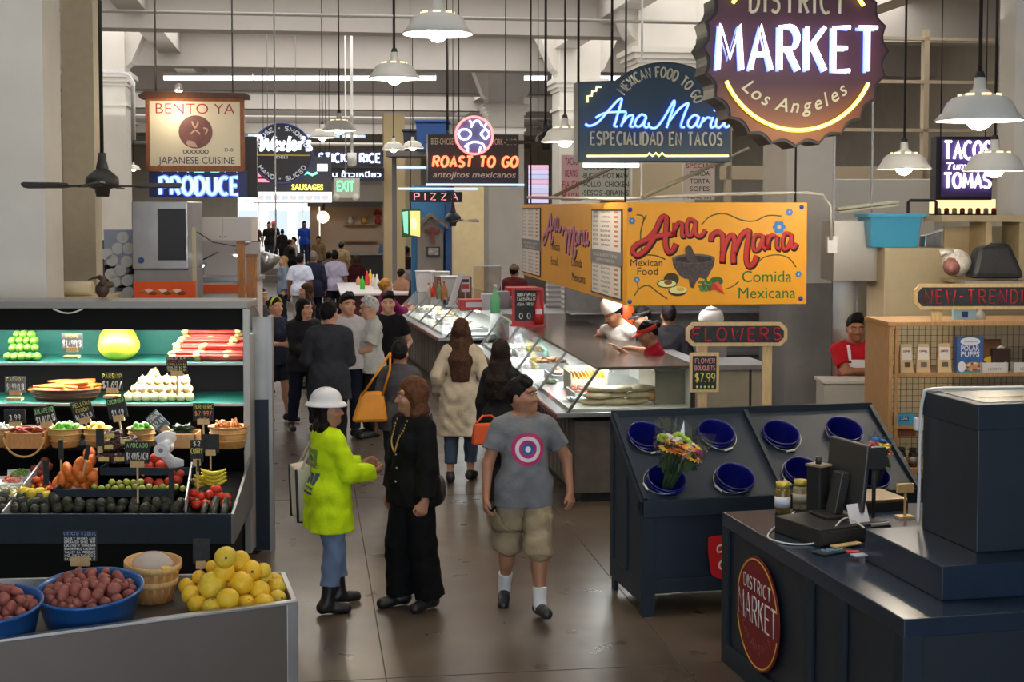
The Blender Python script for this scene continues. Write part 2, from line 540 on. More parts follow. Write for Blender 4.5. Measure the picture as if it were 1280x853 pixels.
# ------------------------------------------------------------------ people: one continuous body surface from a distance field
def V(*a):
 return np.array(a,dtype=np.float64)
def cone(a,b,ra,rb,k=0.03,clip=None,fl=1.0):
 return ('cone',np.array(a,float),np.array(b,float),ra,rb,k,clip,fl)
def ell(c,r,R=None,k=0.03,clip=None):
 return ('ell',np.array(c,float),np.array(r,float),R,k,clip)
def fat(pr,d,k=None):
 if pr[0] == 'cone':
  return ('cone',pr[1],pr[2],pr[3] + d,pr[4] + d,pr[5] if k is None else k,pr[6],pr[7])
 return ('ell',pr[1],pr[2] + d,pr[3],pr[4] if k is None else k,pr[5])
def sdf_mesh(name,prims,cell,subs=(),planes=(),ripple=0.0,rip_s=30.0):
 los,his,bbs = [],[],[]
 for pr in list(prims):
  if pr[0] == 'cone':
   r = np.array([pr[3],pr[3],pr[3]]),np.array([pr[4],pr[4],pr[4]])
   lo = np.minimum(pr[1] - r[0],pr[2] - r[1]); hi = np.maximum(pr[1] + r[0],pr[2] + r[1])
  else:
   m = pr[2].max() if pr[3] is not None else pr[2]
   lo,hi = pr[1] - m,pr[1] + m
  los.append(lo); his.append(hi)
 lo = np.min(los,0) - 4 * cell
 hi = np.max(his,0) + 4 * cell
 n = np.ceil((hi - lo) / cell).astype(int) + 1
 ax = [(lo[i] + cell * np.arange(n[i])).astype(np.float32) for i in range(3)]
 D = np.full(n,0.5,np.float32)
 def dist(pr,X,Y,Z):
  if pr[0] == 'cone':
   a,b,ra,rb,fl = pr[1],pr[2],pr[3],pr[4],pr[7]
   ba = b - a
   w = 1.0 / fl
   bb = ba[0] ** 2 + (ba[1] * w) ** 2 + ba[2] ** 2 + 1e-12
   px,py,pz = X - a[0],(Y - a[1]) * w,Z - a[2]
   t = np.clip((px * ba[0] + py * (ba[1] * w) + pz * ba[2]) / bb,0,1)
   d = np.sqrt((px - t * ba[0]) ** 2 + (py - t * ba[1] * w) ** 2 + (pz - t * ba[2]) ** 2) - (ra + t * (rb - ra))
   if fl < 1:
    d = d * (0.5 + 0.5 * fl)
   clip = pr[6]
  else:
   c,r,R = pr[1],pr[2],pr[3]
   px,py,pz = X - c[0],Y - c[1],Z - c[2]
   if R is not None:
    px,py,pz = (R[0][0] * px + R[1][0] * py + R[2][0] * pz,R[0][1] * px + R[1][1] * py + R[2][1] * pz,R[0][2] * px + R[1][2] * py + R[2][2] * pz)
   k0 = np.sqrt((px / r[0]) ** 2 + (py / r[1]) ** 2 + (pz / r[2]) ** 2)
   k1 = np.sqrt((px / r[0] ** 2) ** 2 + (py / r[1] ** 2) ** 2 + (pz / r[2] ** 2) ** 2) + 1e-9
   d = k0 * (k0 - 1) / k1
   clip = pr[5]
  if clip is not None:
   for (pt,nn) in clip:
    d = np.maximum(d,(X - pt[0]) * nn[0] + (Y - pt[1]) * nn[1] + (Z - pt[2]) * nn[2])
  return d
 def region(pr,pad):
  if pr[0] == 'cone':
   r = max(pr[3],pr[4])
   l,h = np.minimum(pr[1],pr[2]) - r,np.maximum(pr[1],pr[2]) + r
  else:
   r = pr[2].max() if pr[3] is not None else pr[2]
   l,h = pr[1] - r,pr[1] + r
  i0 = np.clip(np.floor((l - pad - lo) / cell).astype(int),0,n)
  i1 = np.clip(np.ceil((h + pad - lo) / cell).astype(int) + 1,0,n)
  sl = tuple(slice(i0[i],i1[i]) for i in range(3))
  return sl,ax[0][sl[0]][:,None,None],ax[1][sl[1]][None,:,None],ax[2][sl[2]][None,None,:]
 for pr in prims:
  k = max(pr[5] if pr[0] == 'cone' else pr[4],1e-4)
  sl,X,Y,Z = region(pr,k + 2.5 * cell)
  if D[sl].size == 0:
   continue
  d = dist(pr,X,Y,Z)
  o = D[sl]
  h = np.maximum(k - np.abs(o - d),0) / k
  D[sl] = np.minimum(o,d) - h * h * k * 0.25
 if ripple:
  X,Y,Z = ax[0][:,None,None],ax[1][None,:,None],ax[2][None,None,:]
  q = rip_s
  D += (ripple * (np.sin(q * X + 2.1 * np.sin(q * .45 * Z + 1.3)) * np.sin(q * .8 * Z + 1.7 * np.sin(q * .6 * X + q * .5 * Y)) + .5 * np.sin(q * 1.1 * Y + q * 1.3 * Z + 2 * np.sin(q * X * .7)))).astype(np.float32)
 for pr in subs:
  k = max(pr[5] if pr[0] == 'cone' else pr[4],1e-4)
  sl,X,Y,Z = region(pr,k + 2.5 * cell)
  if D[sl].size == 0:
   continue
  d = -dist(pr,X,Y,Z)
  o = D[sl]
  h = np.maximum(k - np.abs(o - d),0) / k
  D[sl] = np.maximum(o,d) + h * h * k * 0.25
 for (pt,nn) in planes:
  D = np.maximum(D,((ax[0] - pt[0]) * nn[0])[:,None,None] + ((ax[1] - pt[1]) * nn[1])[None,:,None] + ((ax[2] - pt[2]) * nn[2])[None,None,:]).astype(np.float32)
 D[0],D[-1],D[:,0],D[:,-1],D[:,:,0],D[:,:,-1] = 1,1,1,1,1,1
 S = (D < 0)
 cnt = np.zeros(n - 1,np.int8)
 for i in (0,1):
  for j in (0,1):
   for k in (0,1):
    cnt += S[i:n[0] - 1 + i,j:n[1] - 1 + j,k:n[2] - 1 + k]
 act = np.argwhere((cnt > 0) & (cnt < 8))
 if len(act) == 0:
  return bpy.data.meshes.new(name)
 cor = np.array([(i,j,k) for i in (0,1) for j in (0,1) for k in (0,1)])
 val = np.stack([D[act[:,0] + c[0],act[:,1] + c[1],act[:,2] + c[2]] for c in cor],1)
 sm = np.zeros((len(act),3)); ct = np.zeros(len(act))
 for a in range(8):
  for b in range(a + 1,8):
   if np.abs(cor[a] - cor[b]).sum() != 1:
    continue
   va,vb = val[:,a],val[:,b]
   m = (va < 0) != (vb < 0)
   t = np.where(m,va / np.where(m,va - vb,1),0)
   sm += np.where(m[:,None],cor[a] + t[:,None] * (cor[b] - cor[a]),0)
   ct += m
 vs = lo + cell * (act + sm / ct[:,None])
 ids = np.full(n - 1,-1,np.int32)
 ids[act[:,0],act[:,1],act[:,2]] = np.arange(len(act))
 fs = []
 for axn in range(3):
  e = [slice(None)] * 3; e2 = [slice(None)] * 3
  e[axn] = slice(0,-1); e2[axn] = slice(1,None)
  s0,s1 = S[tuple(e)],S[tuple(e2)]
  ix = np.argwhere(s0 != s1)
  ix = ix[np.all(ix[:,[a for a in range(3) if a != axn]] > 0,axis=1)]
  u,w = (axn + 1) % 3,(axn + 2) % 3
  def cid(du,dw):
   q = ix.copy(); q[:,u] += du; q[:,w] += dw
   return ids[q[:,0],q[:,1],q[:,2]]
  f = np.stack([cid(-1,-1),cid(0,-1),cid(0,0),cid(-1,0)],1)
  flip = ~s0[ix[:,0],ix[:,1],ix[:,2]]
  f[flip] = f[flip][:,::-1]
  fs.append(f)
 fs = np.concatenate(fs)
 me = bpy.data.meshes.new(name)
 me.vertices.add(len(vs)); me.vertices.foreach_set('co',vs.astype(np.float32).ravel())
 me.loops.add(fs.size); me.loops.foreach_set('vertex_index',fs.astype(np.int32).ravel())
 me.polygons.add(len(fs)); me.polygons.foreach_set('loop_start',np.arange(0,fs.size,4,dtype=np.int32))
 me.polygons.foreach_set('use_smooth',np.ones(len(fs),bool))
 me.update(calc_edges=True)
 return me
def ik(a,t,l1,l2,hint):
 d = t - a
 L = np.linalg.norm(d)
 L2 = min(L,(l1 + l2) * 0.999)
 d = d / max(L,1e-6)
 t = a + d * L2
 x = (l1 * l1 - l2 * l2 + L2 * L2) / (2 * L2)
 h = math.sqrt(max(l1 * l1 - x * x,0))
 hv = np.array(hint,float)
 hv = hv - d * hv.dot(d)
 hv /= max(np.linalg.norm(hv),1e-6)
 return a + d * x + hv * h,t
def rotx(a):
 c,s = math.cos(a),math.sin(a)
 return np.array([[1,0,0],[0,c,-s],[0,s,c]])
def rotz(a):
 c,s = math.cos(a),math.sin(a)
 return np.array([[c,-s,0],[s,c,0],[0,0,1]])
SKIN = {'tan': sr(168,118,90),'light': sr(205,155,128),'brown': sr(140,92,66),'pale': sr(216,172,148)}
def cloth(c,rough=0.85,n=0.10):
 return mat(c,rough,noise=n,nscale=9,bump=0.25,bscale=45,spec=0.2,key='cloth')
def person(label,loc,face,H=1.7,lod=1,skin='tan',fat_=0.0,lean=0,head=(0,0),hand_a=None,hand_b=None,hint_a=None,hint_b=None,
   palm_a=None,palm_b=None,hdir_a=None,hdir_b=None,curl=(0.5,0.5),foot_a=None,foot_b=None,lift=(0,0),sit=0,hips=None,
   top=None,pants=None,shoes=None,hair=None,woman=False,group=None,face_parts=None,socks=None,inner=None):
 """faces -Y at face=0; side a is -X (the figure's right hand), side b is +X.  All poses are given for a 1.7 m figure."""
 s = H / 1.7
 cell = (0.0065,0.011,0.02)[lod] / s
 root = thing('person',label,'person',loc,math.radians(face),group)
 R = rotx(math.radians(lean))
 pv = V(0,0,0.93) if hips is None else np.array(hips,float)
 o0 = V(0,0,0.93)
 up = lambda p: pv + R @ (np.array(p,float) - o0)
 lowp = lambda p: pv + (np.array(p,float) - o0)
 nk = V(0,0.005,1.44)
 Rh = R @ rotz(math.radians(head[0])) @ rotx(math.radians(head[1])) if True else None
 HS = 1.07
 hd = lambda p: up(nk) + Rh @ ((np.array(p,float) - nk) * HS)
 w = 1 - 0.06 * woman + fat_ * 0.25
 hw = 1 + 0.06 * woman + fat_ * 0.3
 tor = [ell(lowp((0,0.01,.94)),(.155 * hw,.112 * (1 + fat_),.13),None,.06),
   ell(up((0,-.012 * (1 + 4 * fat_),1.09)),(.137 * (1 + fat_) * (1 - .06 * woman),.10 * (1 + 1.6 * fat_),.16),R,.08),
   ell(up((0,0.0,1.27)),(.160 * w,.112 * (1 + fat_ * .5),.185),R,.06),
   cone(up((-.125 * w,.005,1.385)),up((.125 * w,.005,1.385)),.058,.058,.06)]
 if woman:
  tor += [ell(up((x,-.082,1.245)),(.062,.055,.06),R,.05) for x in (-.068,.068)]
 trap = [cone(up((x * .13 * w,.012,1.41)),up((x * .02,.02,1.475)),.036,.045,.05) for x in (-1,1)]
 arms,hands,J = [],[],{}
 for sd,hnd,hint,palm,hdir,cu in ((-1,hand_a,hint_a,palm_a,hdir_a,curl[0]),(1,hand_b,hint_b,palm_b,hdir_b,curl[1])):
  sh = up((sd * .172 * w,.008,1.382))
  if hnd is None:
   tg = up((sd * (.255 + fat_ * .1),-.03,.862))
  else:
   tg = np.array(hnd,float)
  el,wr = ik(sh,tg,.285,.25,(sd * .35,.9,-.15) if hint is None else hint)
  arms.append((cone(sh,el,.05 * (1 + fat_ * .8 - .1 * woman),.04 * (1 + fat_ * .6),.03),cone(el,wr,.040 * (1 + fat_ * .5),.026,.02)))
  fd = wr - el; fd /= np.linalg.norm(fd)
  h = fd if hdir is None else np.array(hdir,float)
  h = h / np.linalg.norm(h)
  nd = V(-sd,.15,0) if palm is None else np.array(palm,float)
  nd = nd - h * nd.dot(h); nd /= max(np.linalg.norm(nd),1e-6)
  wd = np.cross(h,nd) if sd < 0 else np.cross(nd,h)
  mn = 0.009 if lod == 0 else (0.0095 if lod == 1 else 0.012)
  hl = []
  for i in range(4):
   q = (1.5 - i)
   kn = wr + h * (.088 - .005 * abs(q - .4)) + wd * (q * .021)
   hl.append(cone(wr + wd * q * .010,kn,.017,.0135,.014))
   L = (.070,.078,.072,.056)[i]
   a1 = cu * 0.9; a2 = cu * 2.0
   d1 = h * math.cos(a1) + nd * math.sin(a1); d2 = h * math.cos(a2) + nd * math.sin(a2)
   k1 = kn + d1 * L * .52
   hl += [cone(kn,k1,mn * 1.1,mn,.006),cone(k1,k1 + d2 * L * .48,mn,mn * .82,.005)]
  t0 = wr + h * .025 + wd * .022
  td = h * .72 + wd * .55 + nd * .35; td /= np.linalg.norm(td)
  t1 = t0 + td * .045
  td2 = h * .9 + wd * .15 + nd * .35; td2 /= np.linalg.norm(td2)
  hl += [cone(t0,t1,.016,.012,.014),cone(t1,t1 + td2 * .032,.012,.009,.006)]
  hands += hl
  key = 'a' if sd < 0 else 'b'
  J['sh_' + key],J['el_' + key],J['wr_' + key],J['hd_' + key] = sh,el,wr,h
 legs,feet = [],[]
 for sd,ft,lf in ((-1,foot_a,lift[0]),(1,foot_b,lift[1])):
  hp = lowp((sd * .088 * hw,.0,.905))
  tg = V(sd * .095,.02,.085) if ft is None else np.array(ft,float)
  kn,an = ik(hp,tg,.425,.40,(sd * .08,-1,0))
  legs.append((cone(hp,kn,.088 * hw,.056 * (1 + fat_ * .4),.04),cone(kn,an,.056 * (1 + fat_ * .3),.036,.03),
      ell(kn * .7 + an * .3 + V(0,.012,0),(.052,.055,.10),None,.04)))
  dv = V(sd * .18,-1,0); dv /= np.linalg.norm(dv)
  dv = dv * math.cos(math.radians(lf)) + V(0,0,-1) * math.sin(math.radians(lf)) if lf >= 0 else dv * math.cos(math.radians(-lf)) + V(0,0,1) * math.sin(math.radians(-lf))
  un = V(0,0,1) - dv * dv[2]; un /= np.linalg.norm(un)
  heel = an - dv * .035 - un * .045; toe = an + dv * .155 - un * .052
  feet.append((heel,toe,un,an,dv))
  J['kn_' + ('a' if sd < 0 else 'b')],J['an_' + ('a' if sd < 0 else 'b')] = kn,an
 HC = hd((0,.012,1.598))
 headp = [cone(up((0,.018,1.40)),hd((0,.0,1.52)),.056 * (1 - .12 * woman),.050 * (1 - .12 * woman),.04),
    ell(HC,(.0755,.096,.102),Rh,.03),
    ell(hd((0,-.035,1.540)),(.054,.058,.062),Rh,.045),
    ell(hd((0,-.070,1.505)),(.024,.022,.020),Rh,.03),
    cone(hd((0,-.088,1.602)),hd((0,-.110,1.564)),.008,.0125,.014),
    ell(hd((-.015,-.094,1.560)),(.010,.012,.008),Rh,.01),ell(hd((.015,-.094,1.560)),(.010,.012,.008),Rh,.01),
    cone(hd((-.045,-.068,1.628)),hd((.045,-.068,1.628)),.018,.018,.02),
    ell(hd((-.046,-.062,1.565)),(.022,.024,.022),Rh,.03),ell(hd((.046,-.062,1.565)),(.022,.024,.022),Rh,.03)]
 for sd in (-1,1):
  headp.append(ell(hd((sd * .077,.018,1.582)),(.011,.020,.031),Rh,.012))
 headp = headp[:1] + [('ell',q[1],q[2] * HS,q[3],q[4],q[5]) if q[0] == 'ell' else ('cone',q[1],q[2],q[3] * HS,q[4] * HS,q[5],q[6],q[7]) for q in headp[1:]]
 socket = [ell(hd((sd * .032,-.098,1.602)),(.018,.014,.011),Rh,.012) for sd in (-1,1)]
 body = tor + trap + [c for a in arms for c in a] + hands + [c for l in legs for c in l] + headp
 for hl_,toe,un,an,dv in feet:
  body += [cone(an,hl_,.034,.032,.03),cone(hl_ + un * .005,toe,.030,.022,.03)]
 def mk(name,mm,me,lab=None):
  me.materials.append(mm)
  if s != 1:
   me.transform(Matrix.Scale(s,4))
  return part(name,me,None,root,label=lab)
 sk = mat(SKIN[skin] if isinstance(skin,str) else skin,0.55,noise=0.06,nscale=14,sss=0.0,key='skin')
 mk('body',sk,sdf_mesh('body',body,cell,socket))
 off = max(.011,cell * .75)
 meshes = {}
 def wear_top(nm,tp,extra=0.0):
  o = off + tp.get('off',0) + extra
  pr = [fat(tor[0],o + .014)] + [fat(p,o) for p in tor[1:]] + [fat(p,o * .8) for p in trap]
  fr = tp.get('sleeve',1.0)
  slv = tp.get('loose',0.006)
  for (ua,fa) in arms:
   if fr <= 0.05:
    continue
   a,b = ua[1],ua[2]
   if fr <= .53:
    e = a + (b - a) * (fr / .53)
    nn = (b - a) / np.linalg.norm(b - a)
    pr.append(cone(a,b,ua[3] + o,ua[4] + o + slv * 1.8,.03,[(e,nn)]))
   else:
    pr.append(cone(a,b,ua[3] + o,ua[4] + o + slv,.03))
    a2,b2 = fa[1],fa[2]
    e = a2 + (b2 - a2) * ((fr - .53) / .47)
    nn = (b2 - a2) / np.linalg.norm(b2 - a2)
    pr.append(cone(a2,b2 + nn * .03,fa[3] + o + slv,fa[4] + o + slv,.025,[(e,nn)]))
  hem = tp.get('hem',.82)
  if hem < .9:
   fl_ = tp.get('flare',0.0)
   if sit:
    pass
   else:
    pr.append(cone(lowp((-.068 * hw,.004,.93)),lowp((-.072 * hw - fl_ * .3,.004,hem - .05)),.112 * hw + o + .012,.112 * hw + o + .014 + fl_,.05))
    pr.append(cone(lowp((.068 * hw,.004,.93)),lowp((.072 * hw + fl_ * .3,.004,hem - .05)),.112 * hw + o + .012,.112 * hw + o + .014 + fl_,.05))
  pl = [(lowp((0,0,hem)),V(0,0,-1))] if not sit else [(up((0,0,max(hem,.90))),R @ V(0,0,-1))]
  nz = tp.get('neck',1.478)
  pl.append((up((0,0,nz)),R @ V(0,-.35,1) / 1.06))
  sb = []
  if tp.get('vneck'):
   sb.append(cone(up((0,-.13,1.47)),up((0,-.15,1.45 - tp['vneck'])),.062,.012,.01))
   sb.append(ell(up((0,-.04,1.50)),(.060,.075,.052),R,.01))
  else:
   sb.append(ell(up((0,-.045,1.515)),(.060,.080,.052),R,.01))
  me = sdf_mesh(nm,pr,cell,sb,pl,tp.get('ripple',.0035))
  meshes[nm] = mk(nm,tp['mat'] if 'mat' in tp else cloth(tp['c']),me,tp.get('lab'))
 def wear_pants(nm,pt):
  o = off + pt.get('off',0.002)
  z1 = pt.get('len',.97)
  pr = [fat(tor[0],o)]
  for (th,sh_,cf) in legs:
   lo_ = pt.get('loose',.008)
   kn,an = sh_[1],sh_[2]
   if z1 <= .5:
    e = th[1] + (kn - th[1]) * (z1 / .5)
    nn = (kn - th[1]) / np.linalg.norm(kn - th[1])
    pr.append(cone(th[1],kn,th[3] + o,th[4] + o + lo_,.03,[(e,nn)]))
   else:
    fr = (z1 - .5) / .5
    e = kn + (an - kn) * fr
    nn = (an - kn) / np.linalg.norm(an - kn)
    pr.append(cone(th[1],kn,th[3] + o,th[4] + o + lo_ * .8,.03))
    pr.append(cone(kn,an + nn * .03,sh_[3] + o + lo_ * .8,max(sh_[4] + o + lo_ * 1.5,pt.get('cuff',0)),.03,[(e,nn)]))
    pr.append(('ell',cf[1],cf[2] + o,None,.03,[(e,nn)]))
  pl = [(lowp((0,0,1.02)),V(0,0,1))]
  meshes[nm] = mk(nm,pt['mat'] if 'mat' in pt else cloth(pt['c']),sdf_mesh(nm,pr,cell,(),pl,pt.get('ripple',.003)),pt.get('lab'))
 if inner:
  wear_top('shirt',inner,-.004)
 if pants:
  wear_pants(pants.get('name','trousers'),pants)
 if top:
  wear_top(top.get('name','shirt'),top,.004 if inner else 0)
 if socks:
  for (th,sh_,cf) in legs:
   kn,an = sh_[1],sh_[2]
   nn = (an - kn) / np.linalg.norm(an - kn)
   mk('sock',cloth(socks['c']),sdf_mesh('sock',[cone(kn,an,sh_[3] + off,sh_[4] + off,.02,[(kn + (an - kn) * socks['z'],-nn)]),cone(an,an - V(0,0,.03),.045,.045,.02)],cell))
 if shoes:
  for (heel,toe,un,an,dv) in feet:
   pr = [cone(heel + un * .012,toe + un * .006,.042,.036,.03),cone(an + un * .01,heel + un * .02,.043,.043,.03),cone(heel * .35 + toe * .65 + un * .012,toe,.043,.038,.02)]
   bt = shoes.get('boot',0)
   if bt:
    kn = legs[0 if an[0] < 0 else 1][1][1]
    nn = (kn - an) / np.linalg.norm(kn - an)
    pr.append(cone(an,an + nn * (bt + .05),.05,.058,.03,[(an + nn * bt,nn)]))
   base = (heel + toe) / 2 - un * .035
   mk('boot' if bt else 'shoe',shoes['mat'] if 'mat' in shoes else mat(shoes['c'],.45,noise=.1,key='shoe_leather'),sdf_mesh('shoe',pr,cell,(),[(base,-un)]))
 if hair:
  hs = hair['style']
  hm = mat(hair['c'],.55,noise=.35,nscale=30,bump=.5,bscale=60,spec=.12,key='hair')
  o = max(.011,cell * .6)
  if hs == 'bald':
   pass
  else:
   vol = hair.get('vol',0)
   cap = [ell(hd((0,.020,1.618)),(.082 + o * .5 + vol,.103 + o * .6 + vol,.108 + o + vol),Rh,.02)]
   tuft = [cone(hd((x,-.070 + .5 * abs(x),1.692 - .2 * abs(x))),hd((x * .6 + .012,-.01,1.718)),.017 + o * .5,.02 + o * .5,.02) for x in (-.045,-.015,.02,.05)]
   pf = V(0,.095,.11); pf = pf / np.linalg.norm(pf)
   zc = hair.get('line',1.668)
   pls = [(hd((0,-.082,zc)),-(Rh @ pf))]
   if hs in ('short','bun'):
    pls.append((hd((0,.0,1.535)),Rh @ V(0,-.3,-1)))
   me = sdf_mesh('hair',[('ell',cap[0][1],cap[0][2],cap[0][3],.02,pls)] + ([] if hair.get('flat') else tuft),cell,[ell(hd((0,-.128,1.652)),(.064,.062,.044),Rh,.012)],(),.003 if lod < 2 else 0,60)
   lp = []
   kk = .04
   if hs in ('long','bob'):
    L = hair.get('len',.25)
    for q in (-1,-.55,0,.55,1):
     a = hd((q * .068,.055 - .035 * abs(q),1.60))
     b = hd((q * .078,.075 - .05 * abs(q),1.48))
     c_ = up((q * .09,.125 - .03 * abs(q),1.46 - L * .45)) if hs == 'long' else hd((q * .082,.07 - .055 * abs(q),1.47))
     e_ = up((q * .075,.135 - .02 * abs(q),1.46 - L)) if hs == 'long' else c_
     lp += [cone(a,b,.030 + vol,.034 + vol,kk),cone(b,c_,.034 + vol,.036,kk),cone(c_,e_,.036,.022,kk)]
    lp += cap
    keep = [(hd((0,-.082,zc)),-(Rh @ pf))]
    bpy.data.meshes.remove(me)
    full = []
    for pr in lp:
     if pr[0] == 'ell':
      full.append(('ell',pr[1],pr[2],pr[3],pr[4],keep))
     else:
      full.append(pr)
    me = sdf_mesh('hair',full,cell,(),(),.003 if lod < 2 else 0,45)
   elif hs == 'bun':
    bpy.data.meshes.remove(me)
    full = [('ell',cap[0][1],cap[0][2],cap[0][3],.02,pls)]
    full.append(ell(hd((0,.13,1.64)),(.042,.04,.042),Rh,.015))
    me = sdf_mesh('hair',full,cell,(),(),.003 if lod < 2 else 0,70)
   if hair.get('fringe'):
    bpy.data.meshes.remove(me)
    cut = V(0,1,.25) / math.sqrt(1.0625)
    fr_ = [(hd((0,-.075,1.62)),-(Rh @ V(0,.75,.66)))]
    me = sdf_mesh('hair',[('ell',cap[0][1],cap[0][2],cap[0][3],.02,fr_)] + [p for p in lp if p[0] == 'cone'],cell,(),(),.0025,50)
   mk('hair',hm,me,hair.get('lab'))
 if face_parts is None:
  face_parts = lod < 2
 if face_parts:
  eb = mat(hair['c'] if hair else (.02,.015,.012),.7,key='brow_hair')
  for sd in (-1,1):
   e = MB().ball(tuple(hd((sd * .031,-.0835,1.602)) * s),.0095 * s,10,0)
   e.ball(tuple(hd((sd * .031,-.0885,1.602)) * s),.0062 * s,8,1)
   part('eye',e,[mat((.42,.39,.37),.3,key='eye_white'),mat((.03,.018,.012),.2,key='iris')],root)
   b = MB().tube([hd((sd * .015,-.0945,1.620)) * s,hd((sd * .032,-.0955,1.626)) * s,hd((sd * .048,-.086,1.620)) * s],.0032 * s,6)
   part('eyebrow',b,eb,root)
  lip = MB()
  lip.tube([hd((-.022,-.0855,1.529)) * s,hd((-.008,-.0955,1.532)) * s,hd((.008,-.0955,1.532)) * s,hd((.022,-.0855,1.529)) * s],[.003 * s,.0055 * s,.0055 * s,.003 * s],6)
  sc_ = SKIN[skin] if isinstance(skin,str) else skin
  part('lips',lip,mat((sc_[0] * .75,sc_[1] * .5,sc_[2] * .5),.5,key='lip'),root)
 J.update(hd=lambda p: Vector(hd(p) * s),up=lambda p: Vector(up(p) * s),Rh=Rh,R=R,s=s,meshes=meshes,HC=HC)
 for k in list(J):
  if isinstance(J[k],np.ndarray) and J[k].shape == (3,):
   J[k] = Vector(J[k] * s)
 return root,J
def hmat(J,p):                    # frame on the head at a point given for the 1.7 m figure
 M = Matrix([list(r) for r in J['Rh']]).to_4x4()
 M = Matrix.Translation(J['hd'](p)) @ M @ Matrix.Scale(J['s'] * 1.07,4)
 return M
def decal(name,target,outline_sets,mats,root,side=-1,off=.003,lab=None):
 """cloth print: 2-D triangles (x, z) laid onto the garment surface from the front (side -1) or the back (+1)"""
 me = target.data
 bv = BVHTree.FromPolygons([v.co for v in me.vertices],[tuple(p.vertices) for p in me.polygons])
 mb = MB()
 for k,(pts,fs) in enumerate(outline_sets):
  vs = []
  for (x,z) in pts:
   h = bv.ray_cast(Vector((x,side * 1.0,z)),Vector((0,-side,0)))
   y = h[0].y if h[0] is not None else 0
   vs.append((x,y + side * off * (1 + .35 * k),z))
  mb.add(vs,fs,k,True)
 return part(name,mb,mats,root,label=lab)
def ring2d(cx,cz,r0,r1,n=32,steps=3,sx=1.0):
 pts,fs = [],[]
 for i in range(steps + 1):
  r = r0 + (r1 - r0) * i / steps
  for j in range(n):
   a = 2 * PI * j / n
   pts.append((cx + r * sx * math.cos(a),cz + r * math.sin(a)))
 for i in range(steps):
  for j in range(n):
   fs.append((i * n + j,i * n + (j + 1) % n,(i + 1) * n + (j + 1) % n,(i + 1) * n + j))
 return pts,fs
def rect2d(x0,x1,z0,z1,nx=6,nz=6):
 pts = [(x0 + (x1 - x0) * i / nx,z0 + (z1 - z0) * j / nz) for j in range(nz + 1) for i in range(nx + 1)]
 return pts,[(j * (nx + 1) + i,j * (nx + 1) + i + 1,(j + 1) * (nx + 1) + i + 1,(j + 1) * (nx + 1) + i) for j in range(nz) for i in range(nx)]
# ------------------------------------------------------------------ the hall
WALLC = mat(sr(205,198,184),0.7,noise=0.06,nscale=1.5,key='cream_plaster')
PILLC = mat(sr(214,210,202),0.65,noise=0.05,nscale=2,key='pillar_paint')
CEILC = mat(sr(196,190,184),0.8,noise=0.06,nscale=0.8,key='ceiling_paint')
def floor_mat():
 m = bpy.data.materials.new('polished_concrete')
 m.use_nodes = True
 nt = m.node_tree
 b = nt.nodes['Principled BSDF']
 tc = nt.nodes.new('ShaderNodeTexCoord')
 n = nt.nodes.new('ShaderNodeTexNoise'); n.inputs['Scale'].default_value = 0.9; n.inputs['Detail'].default_value = 5; n.inputs['Roughness'].default_value = .55
 n2 = nt.nodes.new('ShaderNodeTexNoise'); n2.inputs['Scale'].default_value = 3; n2.inputs['Detail'].default_value = 2
 r = nt.nodes.new('ShaderNodeValToRGB')
 r.color_ramp.elements[0].position = .3; r.color_ramp.elements[1].position = .72
 r.color_ramp.elements[0].color = sr(70,59,50) + (1,); r.color_ramp.elements[1].color = sr(116,102,88) + (1,)
 mx = nt.nodes.new('ShaderNodeMix'); mx.data_type = 'RGBA'; mx.blend_type = 'MULTIPLY'; mx.inputs[0].default_value = .35
 nt.links.new(tc.outputs['Object'],n.inputs['Vector']); nt.links.new(tc.outputs['Object'],n2.inputs['Vector'])
 nt.links.new(n.outputs['Fac'],r.inputs[0]); nt.links.new(r.outputs[0],mx.inputs['A']); nt.links.new(n2.outputs['Fac'],mx.inputs['B'])
 nt.links.new(mx.outputs['Result'],b.inputs['Base Color'])
 rr = nt.nodes.new('ShaderNodeMapRange'); rr.inputs[3].default_value = .2; rr.inputs[4].default_value = .42
 nt.links.new(n2.outputs['Fac'],rr.inputs[0]); nt.links.new(rr.outputs[0],b.inputs['Roughness'])
 return m
SL,SRT,A0,A1,HZ = -13.0,16.0,-6.0,72.0,7.2
struct('floor',MB().box(SL,SRT,A0,A1 + 22,-.2,0),floor_mat(),rz=ALPHA)
jt = MB()
for a in (3,8.4,13.8,19.2,24.6,30):
 jt.box(-4,5.5,a - .004,a + .004,0,.0012)
for s_ in (-1.55,.45,2.3):
 jt.box(s_ - .004,s_ + .004,3,40,0,.0012)
struct('floor_joints',jt,mat(sr(62,52,44),.8,key='joint'),rz=ALPHA)
struct('ceiling',MB().box(SL,SRT,A0,A1,HZ,HZ + .2),CEILC,rz=ALPHA)
struct('wall_left',MB().box(SL - .2,SL,A0,A1,0,HZ),WALLC,rz=ALPHA)
struct('wall_right',MB().box(SRT,SRT + .2,A0,A1,0,HZ),WALLC,rz=ALPHA)
